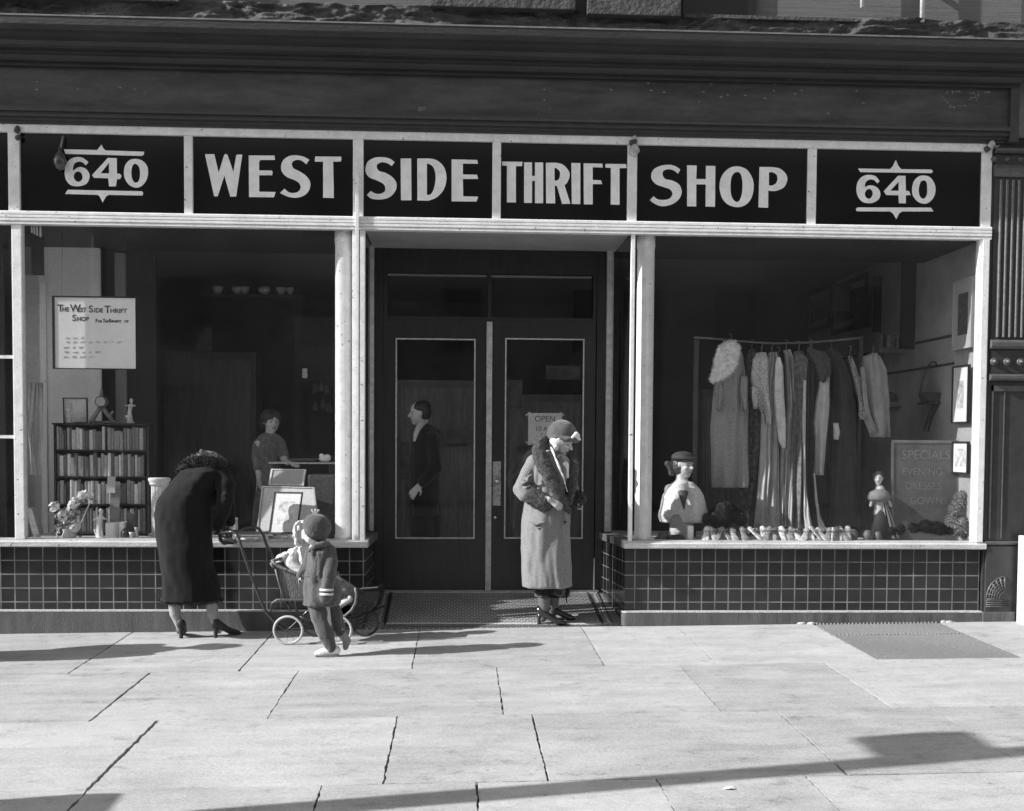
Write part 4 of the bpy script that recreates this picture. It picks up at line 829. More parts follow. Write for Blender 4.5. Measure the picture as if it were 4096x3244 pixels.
# OPEN notice taped inside the right pane
p0, p1 = W(1113, 870, Y), W(1183, 937, Y); ON = thing('opening_hours_notice', 'pale paper notice reading OPEN taped to the right entrance door', 'notice', ((p0.x+p1.x)/2, Y+.012, (p0.z+p1.z)/2))
MB().box(p0.x, p1.x, Y+.011, Y+.013, p1.z, p0.z).build('sheet', mat('buff_paper', .44, .8, .1, 8), ON)
for tx, u, v, s, xs_2 in (("OPEN", 1126, 888, .062, 1.0), ("10 A.M.", 1127, 908, .05, 1.0), ("TO", 1140, 918, .026, 1.0), ("5 P.M.", 1127, 935, .05, 1.0)):
    q = W(u, v, Y); text_mesh('writing', tx, s*1.25, (q.x, Y+.0105, q.z), mat('faded_ink', .04, .8), ON, .0006, xs=xs_2*.95)
for (u, v, an) in ((1112, 872, .7), (1184, 872, -.7), (1112, 934, -.7), (1186, 936, .7)):
    q = W(u, v, Y); MB().obox((q.x, Y+.0095, q.z), Vector((cos(an), 0, sin(an)))*.025, Vector((0, .0005, 0)), Vector((-sin(an), 0, cos(an)))*.006).build('tape', mat('tape', .42, .5), ON)
# awning gear
def gear(label, pieces, nm='awning_pulley'):
    t = thing(nm, label, 'awning fitting', pieces[0][0]); 
    for k, (c_, r, m_) in enumerate(pieces):
        b_ = MB(); rq = random.Random(k+3)
        for j in range(5): b_.ell(Vector(c_)+Vector((rq.uniform(-.4, .4)*r, 0, rq.uniform(-.5, .5)*r)), (r*rq.uniform(.5, .8), r*.6, r*rq.uniform(.5, .8)), 10, 7)
        solid(b_.build(('pulley', 'bracket', 'hook')[k % 3], m_, t), .006, 1)
RUST = mat('rusty_white', .42, .7, .5, 40, .5)
gear('flaking white awning pulley at the head of the fourth sign post', [((X_(1336, 320, -.06), -.06, Z_(1336, 320)), .05, RUST), ((X_(1334, 303, -.05), -.05, Z_(1334, 303)), .035, DARK2), ((X_(1336, 294, -.05), -.05, Z_(1336, 294)), .025, RUST)])
gear('flaking awning hook at the upper right corner of the sign band', [((X_(2089, 308, -.06), -.06, Z_(2089, 308)), .035, RUST), ((X_(2080, 316, -.05), -.05, Z_(2080, 316)), .03, DARK2)])
gear('dark rusted awning hook at the upper left corner of the sign band', [((X_(36, 276, -.05), -.05, Z_(36, 276)), .03, DARK2), ((X_(38, 292, -.045), -.045, Z_(38, 292)), .025, DARK2)])
o = MB().box(X_(748, 700, -.07), X_(756, 700, -.07), -.075, -.052, .742, Z_(752, 362, -.07)).build('awning_rail', WHITE, bevel=.004); tag(o, 'thin white vertical awning rail at the left of the entrance', 'awning rail')
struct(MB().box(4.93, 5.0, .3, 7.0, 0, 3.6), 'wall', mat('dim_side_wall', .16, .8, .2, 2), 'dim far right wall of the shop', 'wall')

# dim odds and ends deep inside
def deep(nm, label, cat, u0, v0, u1, v1, Y, m, t=.03): a = W(u0, v0, Y); b2 = W(u1, v1, Y); o = MB().box(a.x, b2.x, Y, Y+t, b2.z, a.z).build(nm, m); tag(o, label, cat); return o
deep('mirror', 'dim upright mirror deep inside behind the bending woman', 'mirror', 356, 742, 398, 812, 3.1, mat('dim_mirror', .14, .2))
deep('framed_print', 'dim print hanging left of the pale screen deep in the shop', 'picture', 415, 690, 446, 738, 3.15, mat('dim_print2', .12, .6, .5, 8))
deep('price_tag', 'small pale tag hanging near the left round column', 'tag', 637, 776, 647, 796, 1.2, mat('pale_tag', .4, .8))
deep('shelf_unit', 'dark open shelf unit deep behind the left window table', 'shelf unit', 655, 800, 700, 960, 3.2, mat('shelf_unit_dark', .04, .6), .3)
for k, (u, v) in enumerate(((662, 822), (676, 820), (688, 826), (664, 862), (680, 858), (692, 864))): 
    p = W(u, v, 3.1); o = MB().lathe((p.x, 3.12, p.z), [(.03, -.03), (.045, 0), (.03, .05), (.015, .09)], 12).build('vase', mat('dull_pottery2', .16, .5), smooth=True); tag(o, 'dim vase on the dark shelf unit deep behind the left window', 'vase', 'vases on the dark shelf unit')
for k, (u0, u1, v0, v1) in enumerate(((842, 862, 930, 1010), (940, 998, 905, 935), (1068, 1100, 800, 860), (1150, 1222, 770, 800), (1090, 1130, 940, 990))):
    deep('framed_print', ['tall dim frame left of the man in the suit', 'wide dim frame right of the man in the suit', 'dim frame at the upper left of the right door pane', 'wide dim frame at the upper right of the right door pane', 'dim frame under the OPEN notice'][k], 'picture', u0, v0, u1, v1, 2.30+.015*k, mat('dim_print3', .10, .5, .6, 6))
def drape(label, rows, Y, m, nm='cloth'):
    o = MB().rings([[(W(a, v, Y).x+(W(b2, v, Y).x-W(a, v, Y).x)*k/6, Y+.02*sin(k*1.7+v*.02), W(a, v, Y).z) for k in range(7)]+[(W(b2, v, Y).x-(W(b2, v, Y).x-W(a, v, Y).x)*k/6, Y+.03+.02*sin((6-k)*1.7+v*.02), W(a, v, Y).z) for k in range(7)] for v, a, b2 in rows]).build(nm, m, smooth=True); tag(o, label, 'cloth'); return o
drape('white cloth strip hanging left in the side glass of the left window', [(806, 60, 74), (860, 61, 69), (900, 60, 66), (960, 62, 70), (1000, 63, 76)], .45, WP)
drape('white cloth strip hanging right in the side glass of the left window', [(806, 76, 87), (860, 80, 87), (900, 81, 88), (960, 79, 86), (1000, 80, 87)], .47, WP)
# ------------------------------------------------------------------ right display window
def fcol(name, v, bump=.25, sc=8, sheen=.3, var=.2, bs=90): return mat(name, v, .85, var, sc, bump, bs, spec=.2, sheen=sheen)
def cloth_rings(rows, Y, thick, folds=5, amp=.02, seed=0, n=56, yoff=None, fine=.35):
    """rows: (v, u_left, u_right) photo rows at depth Y, giving a hanging cloth tube with folds"""
    out = []; N = len(rows)
    for i, r in enumerate(rows):
        v, u0, u1 = r[:3]; a, b_ = W(u0, v, Y), W(u1, v, Y); c_ = (a+b_)/2; w = (b_.x-a.x)/2; th = thick*(r[3] if len(r) > 3 else 1); t = i/(N-1); ring = []
        for k in range(n):
            ang = 2*pi*k/n; f = 1+amp/max(w, .02)*(2.2*noise.noise(Vector((cos(ang)*folds*.55+seed*3.3, sin(ang)*folds*.55, t*1.6+seed)))*(.35+.8*t) + fine*sin((folds+1)*ang+seed*2+t*2.5)*t + .5*noise.noise(Vector((cos(ang)*folds*1.5, sin(ang)*folds*1.5+seed, t*5))))
            x = cos(ang)*w*(1+(f-1)*.35); y = sin(ang)*th*(1+(f-1)*2.2)
            ring.append(c_+Vector((x, y, 0)))
        out.append(ring)
    return out
def interp(rows, m=4):
    out = []
    for i in range(len(rows)-1):
        for k in range(m):
            t = k/m; t2 = t*t*(3-2*t)*.3+t*.7; out.append(tuple(a+(b_-a)*(t if j == 0 else t2) for j, (a, b_) in enumerate(zip(rows[i], rows[i+1]))))
    out.append(rows[-1]); return out
def fur_disp(amp, sc): return lambda co, nn: amp*(noise.noise(co*sc)+.6*noise.noise(co*sc*2.3))
def fur_tufts(o, count, length, seed=1, down=.3):
    """short hair-like tufts over the skin of o, part of the same mesh"""
    me = o.data; r_ = random.Random(seed); bm = bmesh.new(); bm.from_mesh(me); bm.faces.ensure_lookup_table()
    fs = list(bm.faces); ar = [f.calc_area() for f in fs]; pick = r_.choices(range(len(fs)), ar, k=count); add = []
    for i in pick:
        f = fs[i]; c_ = f.calc_center_median(); nn = f.normal; t = nn.orthogonal().normalized(); t.rotate(Matrix.Rotation(r_.uniform(0, 6.28), 3, nn))
        d = (nn+Vector((r_.uniform(-.6, .6), r_.uniform(-.6, .6), r_.uniform(-.5, .3)-down))).normalized(); L = length*r_.uniform(.5, 1.3); w = length*.13
        add.append((c_-t*w, c_+t*w, c_+d*L))
    for a, b_, c2 in add: bm.faces.new([bm.verts.new(a), bm.verts.new(b_), bm.verts.new(c2)])
    bm.to_mesh(me); bm.free()
def gx(x): return 1453.5+x*.2713
def gy(y): return 684.6+y*.2713
def garment(name, label, cat, rows, Y, m, thick=.05, folds=4, amp=.02, seed=0, parts=()):
    rows = [(gy(v), gx(a), gx(b_)) for v, a, b_ in rows]; top = rows[0]; p = W((top[1]+top[2])/2, top[0], Y)
    t = thing(name, label, cat, (p.x, Y, p.z), 0, 'garments hanging on the rail')
    MB().rings(cloth_rings(interp(rows, 5), Y, thick, folds, amp, seed)).build('cloth', m, t, smooth=True)
    hk = [(p.x, Y, p.z-.01), (p.x, Y, p.z+.05), (p.x+.015, Y, p.z+.075), (p.x, Y, p.z+.095), (p.x-.015, Y, p.z+.085)]
    MB().tube(hk, .003, 6).build('hanger_hook', mat('hanger_wire', .2, .4, metal=.6), t)
    return t
GY = .72
rod = thing('clothes_rail', 'sagging clothes rail on a dark post in the right window', 'clothes rail', (W(1466, 900, GY).x, GY, zf))
MB().tube([W(u, v, GY) for u, v in ((1462, 711), (1500, 713), (1560, 719), (1630, 723.5), (1700, 722), (1760, 717), (1812, 712))], .010, 10).build('rail', mat('rail_wood', .13, .5, .3, 20), rod, smooth=True)
for u in (1466, 1812): x = W(u, 900, GY).x; MB().box(x-.02, x+.02, GY+.02, GY+.06, zf, Z_(u, 708, GY)).build('upright', INTD, rod)
def add_fur(t, rows, Y, m, thick, name='fur_collar', seed=3, tl=.022, cnt=2600):
    rows = [(gy(v), gx(a), gx(b_)) for v, a, b_ in rows]
    o = MB().rings(cloth_rings(interp(rows, 4), Y, thick, 3, .004, seed, 32)).build(name, m, t); solid(o, .011, 4, disp=fur_disp(.009, 30)); fur_tufts(o, cnt, tl, seed); return o
FURW = mat('white_fur', .86, .9, .15, 20, .5, 120, spec=.1, sheen=.4); FURB = mat('brown_fur', .09, .9, .4, 30, .5, 120, spec=.1, sheen=.4); FURG = mat('grey_fur', .20, .9, .4, 16, .5, 120, spec=.1, sheen=.4)
# back to front so that nearer hangs nearer
t = garment('long_coat', 'long speckled grey coat with big white fur collar at the left rail end', 'coat', [(150, 280, 350), (230, 215, 405), (420, 195, 432), (640, 178, 452), (800, 165, 445), (1000, 170, 440), (1150, 166, 442), (1262, 172, 438)], GY, mat('speckled_tweed', .27, .9, .45, 110, .3, 80), .07, 4, .028, 1)
for xa_, xb_ in ((192, 250), (392, 448)): MB().rings(cloth_rings(interp([(gy(400), gx(xa_+5), gx(xb_-4)), (gy(520), gx(xa_), gx(xb_)), (gy(620), gx(xa_+6), gx(xb_-2)), (gy(660), gx(xa_+10), gx(xb_-6))], 4), GY-.09, .035, 3, .012, xa_, 28)).build('sleeve', MATS['speckled_tweed'], t, smooth=True)
add_fur(t, [(128, 290, 345), (165, 225, 392), (250, 195, 380), (330, 180, 352), (385, 162, 320), (420, 152, 250), (445, 160, 205)], GY-.085, FURW, .05)
o = garment('dark_dress', 'narrow dark patterned dress hanging right beside the fur-collared coat', 'dress', [(190, 462, 500), (260, 440, 540), (500, 455, 545), (900, 450, 540), (1290, 380, 520), (1560, 350, 500)], GY+.08, fcol('dark_print', .09, var=.9, sc=30), .05, 3, .02, 2)
t = garment('print_blouse', 'pale printed blouse with loose hanging sleeves on the rail', 'blouse', [(215, 520, 590), (270, 487, 612), (420, 474, 622), (560, 500, 622), (700, 560, 618), (770, 570, 610)], GY-.07, mat('small_print', .42, .9, .5, 60, .2), .05, 3, .02, 3)
MB().rings(cloth_rings(interp([(gy(480), gx(478), gx(520)), (gy(560), gx(480), gx(530)), (gy(650), gx(500), gx(520))], 4), GY-.13, .03, 2, .006, 1, 24)).build('sleeve', MATS['small_print'], t, smooth=True)
garment('evening_gown', 'long pale grey evening gown widening to the window floor', 'gown', [(215, 615, 655), (270, 600, 690), (500, 560, 672), (800, 556, 676), (1100, 545, 690), (1400, 515, 696), (1570, 497, 702)], GY-.02, fcol('grey_crepe', .38, .1), .075, 6, .022, 4)
garment('white_sleeve_dress', 'dress with a single long white pointed sleeve in the middle of the rail', 'dress', [(250, 672, 700), (320, 660, 722), (560, 652, 732), (750, 668, 741), (900, 690, 741), (958, 718, 735)], GY-.10, fcol('white_satin', .62, .05), .025, 2, .008, 5)
garment('slim_gown', 'slim mid-grey gown with hanging panels right of the white sleeve', 'gown', [(195, 735, 760), (260, 742, 790), (480, 752, 780), (640, 748, 800), (1000, 705, 802), (1300, 700, 790), (1565, 700, 772)], GY-.04, fcol('mid_crepe', .30, .1, var=.3, sc=5), .06, 5, .022, 6)
garment('velvet_dress', 'dark velvet dress with patterned bodice near the middle of the rail', 'dress', [(205, 820, 870), (270, 785, 915), (420, 778, 905), (800, 800, 880), (1200, 790, 890), (1580, 765, 905)], GY-.09, mat('dark_velvet', .11, .9, .6, 28, .2, sheen=.4), .05, 4, .02, 7)
garment('ribbon_gown', 'narrow pale satin gown falling as one bright strip beside the velvet dress', 'gown', [(430, 878, 902), (700, 868, 897), (1000, 872, 890), (1280, 880, 900), (1450, 880, 925), (1590, 895, 955)], GY-.15, fcol('pale_satin', .5, .05), .02, 2, .008, 8)
garment('black_gown', 'long black gown with pale flared edge trailing to the right', 'gown', [(190, 915, 950), (300, 900, 985), (700, 895, 985), (1150, 890, 965), (1400, 890, 985), (1580, 900, 1010)], GY+.0, fcol('black_crepe', .07, .1), .05, 5, .022, 9)
garment('satin_train', 'thin satin train spreading over the window floor at the right of the gowns', 'gown', [(1150, 958, 968), (1350, 970, 990), (1480, 985, 1008), (1560, 995, 1045), (1595, 1000, 1085)], GY-.12, fcol('pale_satin', .5), .02, 2, .006, 10)
t = garment('pale_coat', 'pale straight coat with a brown fur shoulder on the rail', 'coat', [(200, 930, 960), (260, 955, 1080), (430, 1005, 1076), (620, 975, 1074), (760, 960, 1062), (900, 972, 1052), (1165, 965, 1040)], GY-.06, fcol('cream_wool', .48), .05, 3, .014, 11)
add_fur(t, [(180, 905, 925), (215, 920, 1040), (270, 960, 1085), (340, 985, 1090), (400, 1000, 1078), (440, 1010, 1050)], GY-.10, FURB, .04, 'fur_shoulder', 4, .018, 2200)
t = garment('black_coat', 'pair of shoulders of a black coat with a pale cuff, right of the fur shoulder', 'coat', [(190, 1080, 1110), (230, 1075, 1170), (400, 1110, 1240), (650, 1115, 1290), (900, 1110, 1290), (1200, 1100, 1290), (1560, 1080, 1330)], GY+.02, fcol('black_wool', .05, .1), .06, 4, .02, 12)
MB().rings(cloth_rings(interp([(gy(760), gx(1112), gx(1150)), (gy(830), gx(1115), gx(1165)), (gy(890), gx(1120), gx(1155))], 3), GY-.09, .03, 2, .004, 1, 20)).build('cuff', fcol('cream_wool', .48), t, smooth=True)
garment('flower_trimmed_dress', 'dark dress edged with a pale ruffle of flowers on the rail', 'dress', [(245, 1228, 1255), (330, 1250, 1290), (450, 1285, 1325), (600, 1310, 1350), (700, 1305, 1365), (735, 1325, 1350)], GY-.08, mat('flower_ruffle', .25, .9, .9, 60, .6, 60), .03, 2, .012, 13)
t = garment('grey_jacket', 'grey jacket hanging alone at the right end of the rail', 'jacket', [(225, 1400, 1440), (250, 1345, 1475), (350, 1330, 1525), (560, 1345, 1548), (760, 1370, 1552), (870, 1400, 1550)], GY, fcol('grey_jersey', .30, .2), .07, 4, .02, 14)
MB().rings(cloth_rings(interp([(gy(330), gx(1320), gx(1350)), (gy(550), gx(1325), gx(1375)), (gy(700), gx(1340), gx(1400)), (gy(830), gx(1395), gx(1450))], 3), GY-.08, .03, 3, .008, 1, 20)).build('sleeve', MATS['grey_jersey'], t, smooth=True)
# shoes: one shape, copied along the sill
def make_shoe(m):
    b_ = MB(); prof = [(-.105, .020, .028, .060), (-.09, .026, .032, .066), (-.06, .028, .030, .056), (-.02, .026, .02, .043), (.03, .033, .012, .036), (.07, .038, .006, .030), (.10, .032, .004, .022), (.118, .014, .004, .012)]
    rs = [[(w*cos(a), y, zb+(zt_-zb)*(.5+.5*sin(a))) for a in [2*pi*k/14 for k in range(14)]] for y, w, zb, zt_ in prof]
    b_.rings(rs)
    up = b_.build('shoe', m, smooth=True); tag(up, 'x', 'shoe')
    hl = MB().lathe((0, -.088, 0), [(.012, 0), (.010, .02), (.018, .036)], 10).build('heel', m, up, loc=(0, 0, 0))
    MB().tube([(.030, -.03, .045), (.02, -.02, .072), (-.02, -.02, .072), (-.030, -.03, .045)], .004, 6).build('strap', m, up, loc=(0, 0, 0))
    return up
SHM = [mat('shoe_%d' % i, v, .3, .5, 30, coat=.5) for i, v in enumerate((.10, .3, .5, .8))]
protos = [make_shoe(m_) for m_ in SHM]
us = [1488, 1502, 1515, 1529, 1545, 1566, 1590, 1599, 1608, 1617, 1628, 1637, 1647, 1656, 1666, 1676, 1688, 1697, 1709, 1720, 1731, 1745, 1753, 1761, 1768, 1778, 1786]
seq = [3, 2, 1, 1, 2, 1, 2, 0, 3, 1, 2, 0, 3, 2, 1, 3, 0, 2, 3, 1, 2, 1, 3, 0, 3, 1, 2]
rnd = random.Random(77); first = {}
for i, u in enumerate(us):
    pr = protos[seq[i]]; o = pr if seq[i] not in first else copy_tree(pr); first[seq[i]] = 1
    y = .15+rnd.uniform(-.02, .03); o.location = (W(u, 1115, y).x, y, zf); o.rotation_euler = (rnd.uniform(-.45, -.3), 0, pi+rnd.uniform(-.6, .6)); s_ = rnd.uniform(.82, .95); o.scale = (s_, s_, s_*rnd.uniform(1.0, 1.2)); o.location.z = zf+.042
    nm = ['dark', 'grey', 'tan', 'white'][seq[i]]
    o['label'] = '%s strapped heeled shoe in the long row on the right window floor' % nm; o['group'] = 'shoes in a row behind the right window'
# tilt shoes up on little wedges: raise heels
for k, (u, h) in enumerate(((1797, .085), (1828, .08), (1850, .07))):
    o = MB().lathe((W(u, 1115, .2).x, .2, zf), [(h*.35, 0), (h*.48, h*.3), (h*.5, h*.8), (h*.38, h*1.15), (h*.2, h*1.3)], 18).build('pot', mat('dull_pottery', .13, .5, .3, 20), smooth=True)
    tag(o, ['dull round pottery jar right of the last shoe', 'second dull jar between the round jar and the chalkboard', 'smallest dull jar close to the chalkboard foot'][k], 'jar')
# chalkboard
CBM = mat('chalkboard_slate', .11, .85, .18, 10); c0, c1 = W(1884, 932, .42), W(2018, 1119, .42)
CB = thing('chalkboard', 'upright grey chalkboard with faint chalk lettering in the right window', 'sign board', ((c0.x+c1.x)/2, .42, zf))
cyb, tilt = .42, .10
def cbp(x, z, dy=0): return Vector((x, cyb+(z-zf)*tilt*.5+dy, z))
MB().add([cbp(c0.x, zf), cbp(c1.x, zf), cbp(c1.x, c0.z), cbp(c0.x, c0.z), cbp(c0.x, zf, .015), cbp(c1.x, zf, .015), cbp(c1.x, c0.z, .015), cbp(c0.x, c0.z, .015)], [(0,1,2,3),(7,6,5,4),(0,4,5,1),(1,5,6,2),(2,6,7,3),(3,7,4,0)]).build('board', CBM, CB)
fr = MB(); w_ = .022
for (xa, xb, za, zb) in ((c0.x-.01, c1.x+.01, c0.z-w_*.2, c0.z+w_), (c0.x-.012, c0.x+w_-.012, zf, c0.z-w_*.21), (c1.x-w_+.012, c1.x+.012, zf, c0.z-w_*.21)):
    fr.add([cbp(xa, za, -.006), cbp(xb, za, -.006), cbp(xb, zb, -.006), cbp(xa, zb, -.006), cbp(xa, za, .02), cbp(xb, za, .02), cbp(xb, zb, .02), cbp(xa, zb, .02)], [(0,1,2,3),(7,6,5,4),(0,4,5,1),(1,5,6,2),(2,6,7,3),(3,7,4,0)])
fr.build('frame', mat('board_frame', .17, .7, .2, 10), CB)
for tx, u, v, s in (("SPECIALS", 1901, 967, .115), ("EVENING", 1900, 1001, .095), ("D", 1906, 1031, .095), ("GOWNS", 1915, 1062, .095)):
    if tx == "D": tx = "DRESSES"
    q = W(u, v, .44); text_mesh('chalk_writing', tx, s, (q.x, cyb+(q.z-zf)*tilt*.5-.002, q.z), mat('faint_chalk', .20, .9), CB, .0006, xs=.95, rot=Matrix.Rotation(-atan2(tilt*.5, 1), 4, 'X'))
# fur pieces
def fur_heap(label, pts, Y, m, seed, tl=.03, cnt=3500, nm='fur_piece'):
    b_ = MB(); r_ = random.Random(seed)
    for (u, v, r) in pts: p = W(u, v, Y); b_.ell((p.x, Y+r_.uniform(-.03, .03), max(p.z, zf+r*.5)), (r, r*.8, r*.9), 12, 8)
    o = b_.build(nm, m); solid(o, .014, 5, disp=fur_disp(.02, 14)); fur_tufts(o, cnt, tl, seed, .1); tag(o, label, 'fur'); return o
fur_heap('standing heap of grey brown fur in the right corner of the right window', [(2030, 1050, .07), (2042, 1062, .08), (2022, 1070, .08), (2036, 1085, .09), (2010, 1100, .07), (2045, 1105, .08), (2028, 1110, .10), (2050, 1080, .06)], .30, FURG, 5)
fur_heap('low dark fur lying in front of the chalkboard', [(1880, 1118, .035), (1900, 1116, .04), (1925, 1113, .045), (1950, 1110, .06), (1968, 1112, .06), (1985, 1116, .05), (2000, 1120, .03)], .16, mat('black_fur', .03, .9, .4, 30, .5, 120, spec=.1), 6, .025)
fur_heap('black rounded fur muff beside the mannequin', [(1505, 1085, .07), (1525, 1078, .09), (1545, 1082, .08), (1560, 1092, .06), (1520, 1095, .09), (1490, 1092, .05)], .42, MATS['black_fur'], 7, .02, 3000, 'fur_muff')
# mannequin with fur cape
MN = thing('mannequin', 'shop mannequin in dark hat and pale fur cape beside the round column', 'mannequin', (W(1437, 1090, .50).x, .50, zf))
SK = mat('wax_skin', .46, .5, .12, 14, sheen=.1); my = .50
def MP(u, v, dy=0): p = W(u, v, my+dy); return p
def head(b_, c_, s, fwd, tilt=0, roll=0):
    """head of height s at centre c_, looking along fwd (x,y): skull, jaw, nose, brow, lips, ears"""
    f = Vector((fwd[0], fwd[1], 0)).normalized(); z = Vector((0, 0, 1)); r = f.cross(z)
    Rm = Matrix((r, f, z)).transposed() @ Matrix.Rotation(tilt, 3, 'X') @ Matrix.Rotation(roll, 3, 'Y'); h = s/2; c_ = Vector(c_)
    def L(x, y, z_): return c_ + Rm @ Vector((x*h, y*h, z_*h))
    b_.ell(L(0, -.12, .22), (h*.66, h*.78, h*.76), 18, 12, Rm); b_.ell(L(0, .14, -.22), (h*.52, h*.56, h*.66), 16, 10, Rm)
    b_.ell(L(0, .34, -.72), (h*.24, h*.26, h*.22), 12, 8, Rm)                       # chin
    b_.cap_(L(0, .64, .10), L(0, .82, -.18), h*.075, h*.12, 10); b_.ell(L(.10, .70, -.22), (h*.08, h*.09, h*.07), 8, 6, Rm); b_.ell(L(-.10, .70, -.22), (h*.08, h*.09, h*.07), 8, 6, Rm)
    b_.cap_(L(-.34, .52, .16), L(.34, .52, .16), h*.10, h*.10, 8)                  # brow
    b_.ell(L(.30, .46, -.18), (h*.20, h*.18, h*.17), 10, 7, Rm); b_.ell(L(-.30, .46, -.18), (h*.20, h*.18, h*.17), 10, 7, Rm)   # cheeks
    b_.cap_(L(-.14, .58, -.44), L(.14, .58, -.44), h*.07, h*.07, 8); b_.cap_(L(-.12, .55, -.54), L(.12, .55, -.54), h*.07, h*.07, 8)
    for sx in (-1, 1): b_.ell(L(sx*.64, -.05, -.02), (h*.07, h*.14, h*.2), 8, 6, Rm)
    return L, Rm
def face_marks(L, Rm, h, t, skin_dark=.05, nm=True):
    e = MB()
    for sx in (-1, 1): e.ell(L(sx*.24, .585, .02), (h*.095, h*.05, h*.055), 10, 6, Rm)
    e.build('eyes', mat('eye_dark', .04, .3), t, smooth=True)
    e = MB()
    for sx in (-1, 1): e.cap_(L(sx*.12, .625, .17), L(sx*.38, .555, .2), h*.028, h*.02, 6)
    e.build('eyebrows', mat('brow_hair', .06, .8), t, smooth=True)
    MB().cap_(L(-.16, .635, -.49), L(.16, .635, -.49), h*.035, h*.035, 8).build('lips', mat('lip_tone', .16, .5), t, smooth=True)
hc = MP(1441, 980); hc.y = my-.01; hs = .235
b_ = MB(); L_, Rm_ = head(b_, hc, hs, (.62, -.78), -.05); sh_z = MP(1437, 1012).z
b_.cap_(hc-Vector((.015, -.02, .06)), (MP(1436, 1020).x, my+.01, MP(1436, 1020).z), .052, .06); b_.cap_((MP(1436, 1030).x-.10, my+.03, sh_z-.085), (MP(1436, 1030).x+.10, my+.03, sh_z-.085), .055, .055); b_.cap_((MP(1436, 1035).x, my, sh_z-.08), (MP(1436, 1035).x, my, zf+.09), .10, .11)
solid(b_.build('body', SK, MN), .007, 4); face_marks(L_, Rm_, hs/2, MN)
b_ = MB(); b_.rings(cloth_rings(interp([(1014, 1424, 1456, .45), (1019, 1415, 1463, .65), (1030, 1404, 1474, .85), (1045, 1395, 1482, 1), (1065, 1391, 1487, 1.1), (1085, 1386, 1492, 1.15), (1100, 1390, 1490, 1.1)], 4), my, .115, 4, .012, 2, 48))
cp = b_.build('fur_cape', mat('pale_fur_cape', .66, .9, .10, 25, .2, 60, spec=.1, sheen=.4), MN); solid(cp, .010, 3, disp=fur_disp(.004, 26)); fur_tufts(cp, 2200, .010, 5)
vneck = MB(); q = [W(u, v, .35) for u, v in ((1428, 1022), (1452, 1022), (1450, 1040), (1440, 1066), (1430, 1040))]
cv = MB(); 
for k, (u, v, r) in enumerate([(1439, 1020+k*1.5, .052-.0006*k) for k in range(12)]): p = W(u, v, .372); cv.ell((p.x, .374, p.z), (r, .035, .028), 12, 8)
solid(cv.build('chest', SK, MN), .006, 3)
bd = MB(); 
for k, (u, v, r) in enumerate([(1438.5, 1037+k*2.2, .048-.0029*k) for k in range(15)]): p = W(u, v, .365); bd.ell((p.x, .357-.003*k, p.z), (r, .03, .026), 12, 8)
solid(bd.build('bodice', mat('bodice_dark', .05, .6), MN), .006, 2)
hb = MB(); hb.ell(hc+Vector((-.015, .01, .07)), (.105, .11, .055), 18, 10); hb.lathe(hc+Vector((-.0, .0, .05)), [(.10, 0), (.118, .008), (.12, .016), (.10, .02)], 24)
solid(hb.build('hat', mat('dark_felt', .035, .8, .2, 20), MN), .007, 4)
fh = MB(); fh.ell(hc+Vector((-.035, .03, .0)), (.085, .085, .10), 16, 10); fh.ell(hc+Vector((.01, -.03, .055)), (.085, .075, .035), 14, 8); solid(fh.build('hair', mat('dark_waved_hair', .045, .5, .3, 40), MN), .006, 2, disp=fur_disp(.004, 40))
fb = MB(); rr = random.Random(2)
for k in range(9): p = W(1412+rr.uniform(-7, 6), 985+rr.uniform(-10, 12), my+.02); fb.ell(p, (.03, .03, .028), 8, 6)
solid(fb.build('hair_bun', mat('wavy_hair', .10, .7, .4, 40), MN), .008, 1)
o = MB().rings([[W(u, v, .15)+Vector((0, dy, 0)) for u, v in ((1411, 1112), (1440, 1114), (1437, 1094), (1431, 1084), (1421, 1084), (1414, 1094))] for dy in (0, .05)]).build('handbag', mat('grey_leather', .17, .5, .2, 20), bevel=.004); tag(o, 'small grey handbag standing in front of the mannequin', 'handbag')
o = solid(MB().ell((W(1424, 1118, .14).x, .16, zf+.03), (.085, .06, .032)).lathe((W(1424, 1118, .14).x, .16, zf), [(.08, 0), (.10, .005), (.08, .012)], 20).build('hat', mat('black_straw', .02, .6)), .007, 2); tag(o, 'flat black hat lying under the grey handbag', 'hat')
small_box('small white box between the black hat and the shoes', 1449, 1461, 1108, .14, WP)
o = solid(MB().ell((W(1398, 1105, .2).x, .2, zf+.04), (.05, .05, .05)).ell((W(1390, 1112, .2).x, .18, zf+.02), (.05, .04, .03)).build('beaded_purse', mat('beads', .1, .4, .9, 80, .5)), .008, 1); tag(o, 'dark beaded purse at the foot of the round column', 'purse')
# doll
DL = thing('doll', 'doll with pale face, ruffled collar and striped skirt left of the chalkboard', 'doll', (W(1852, 1090, .45).x, .45, zf)); dx, dy = DL.location.x, .45
bz = MB(); hd = W(1850, 1008, dy); Ld, Rd = head(bz, hd, .13, (-.3, -.95)); bz.cap_(hd-Vector((0, 0, .05)), hd-Vector((0, 0, .12)), .02, .025); bz.cap_((dx, dy, hd.z-.10), (dx, dy, zf+.03), .045, .055)
for sx in (-1, 1): bz.cap_((dx+sx*.05, dy, hd.z-.12), (dx+sx*.09, dy-.03, hd.z-.24), .02, .015)
solid(bz.build('body', mat('bisque', .55, .5), DL), .005, 3); face_marks(Ld, Rd, .065, DL)
rf = MB(); rf.lathe((dx-.01, dy-.01, hd.z-.13), [(.02, .04), (.09, .01), (.11, -.04), (.08, -.075), (.02, -.06)], 26); o = rf.build('collar', mat('pink_ruffle', .22, .8, .2, 30), DL, smooth=True)
sk = MB()
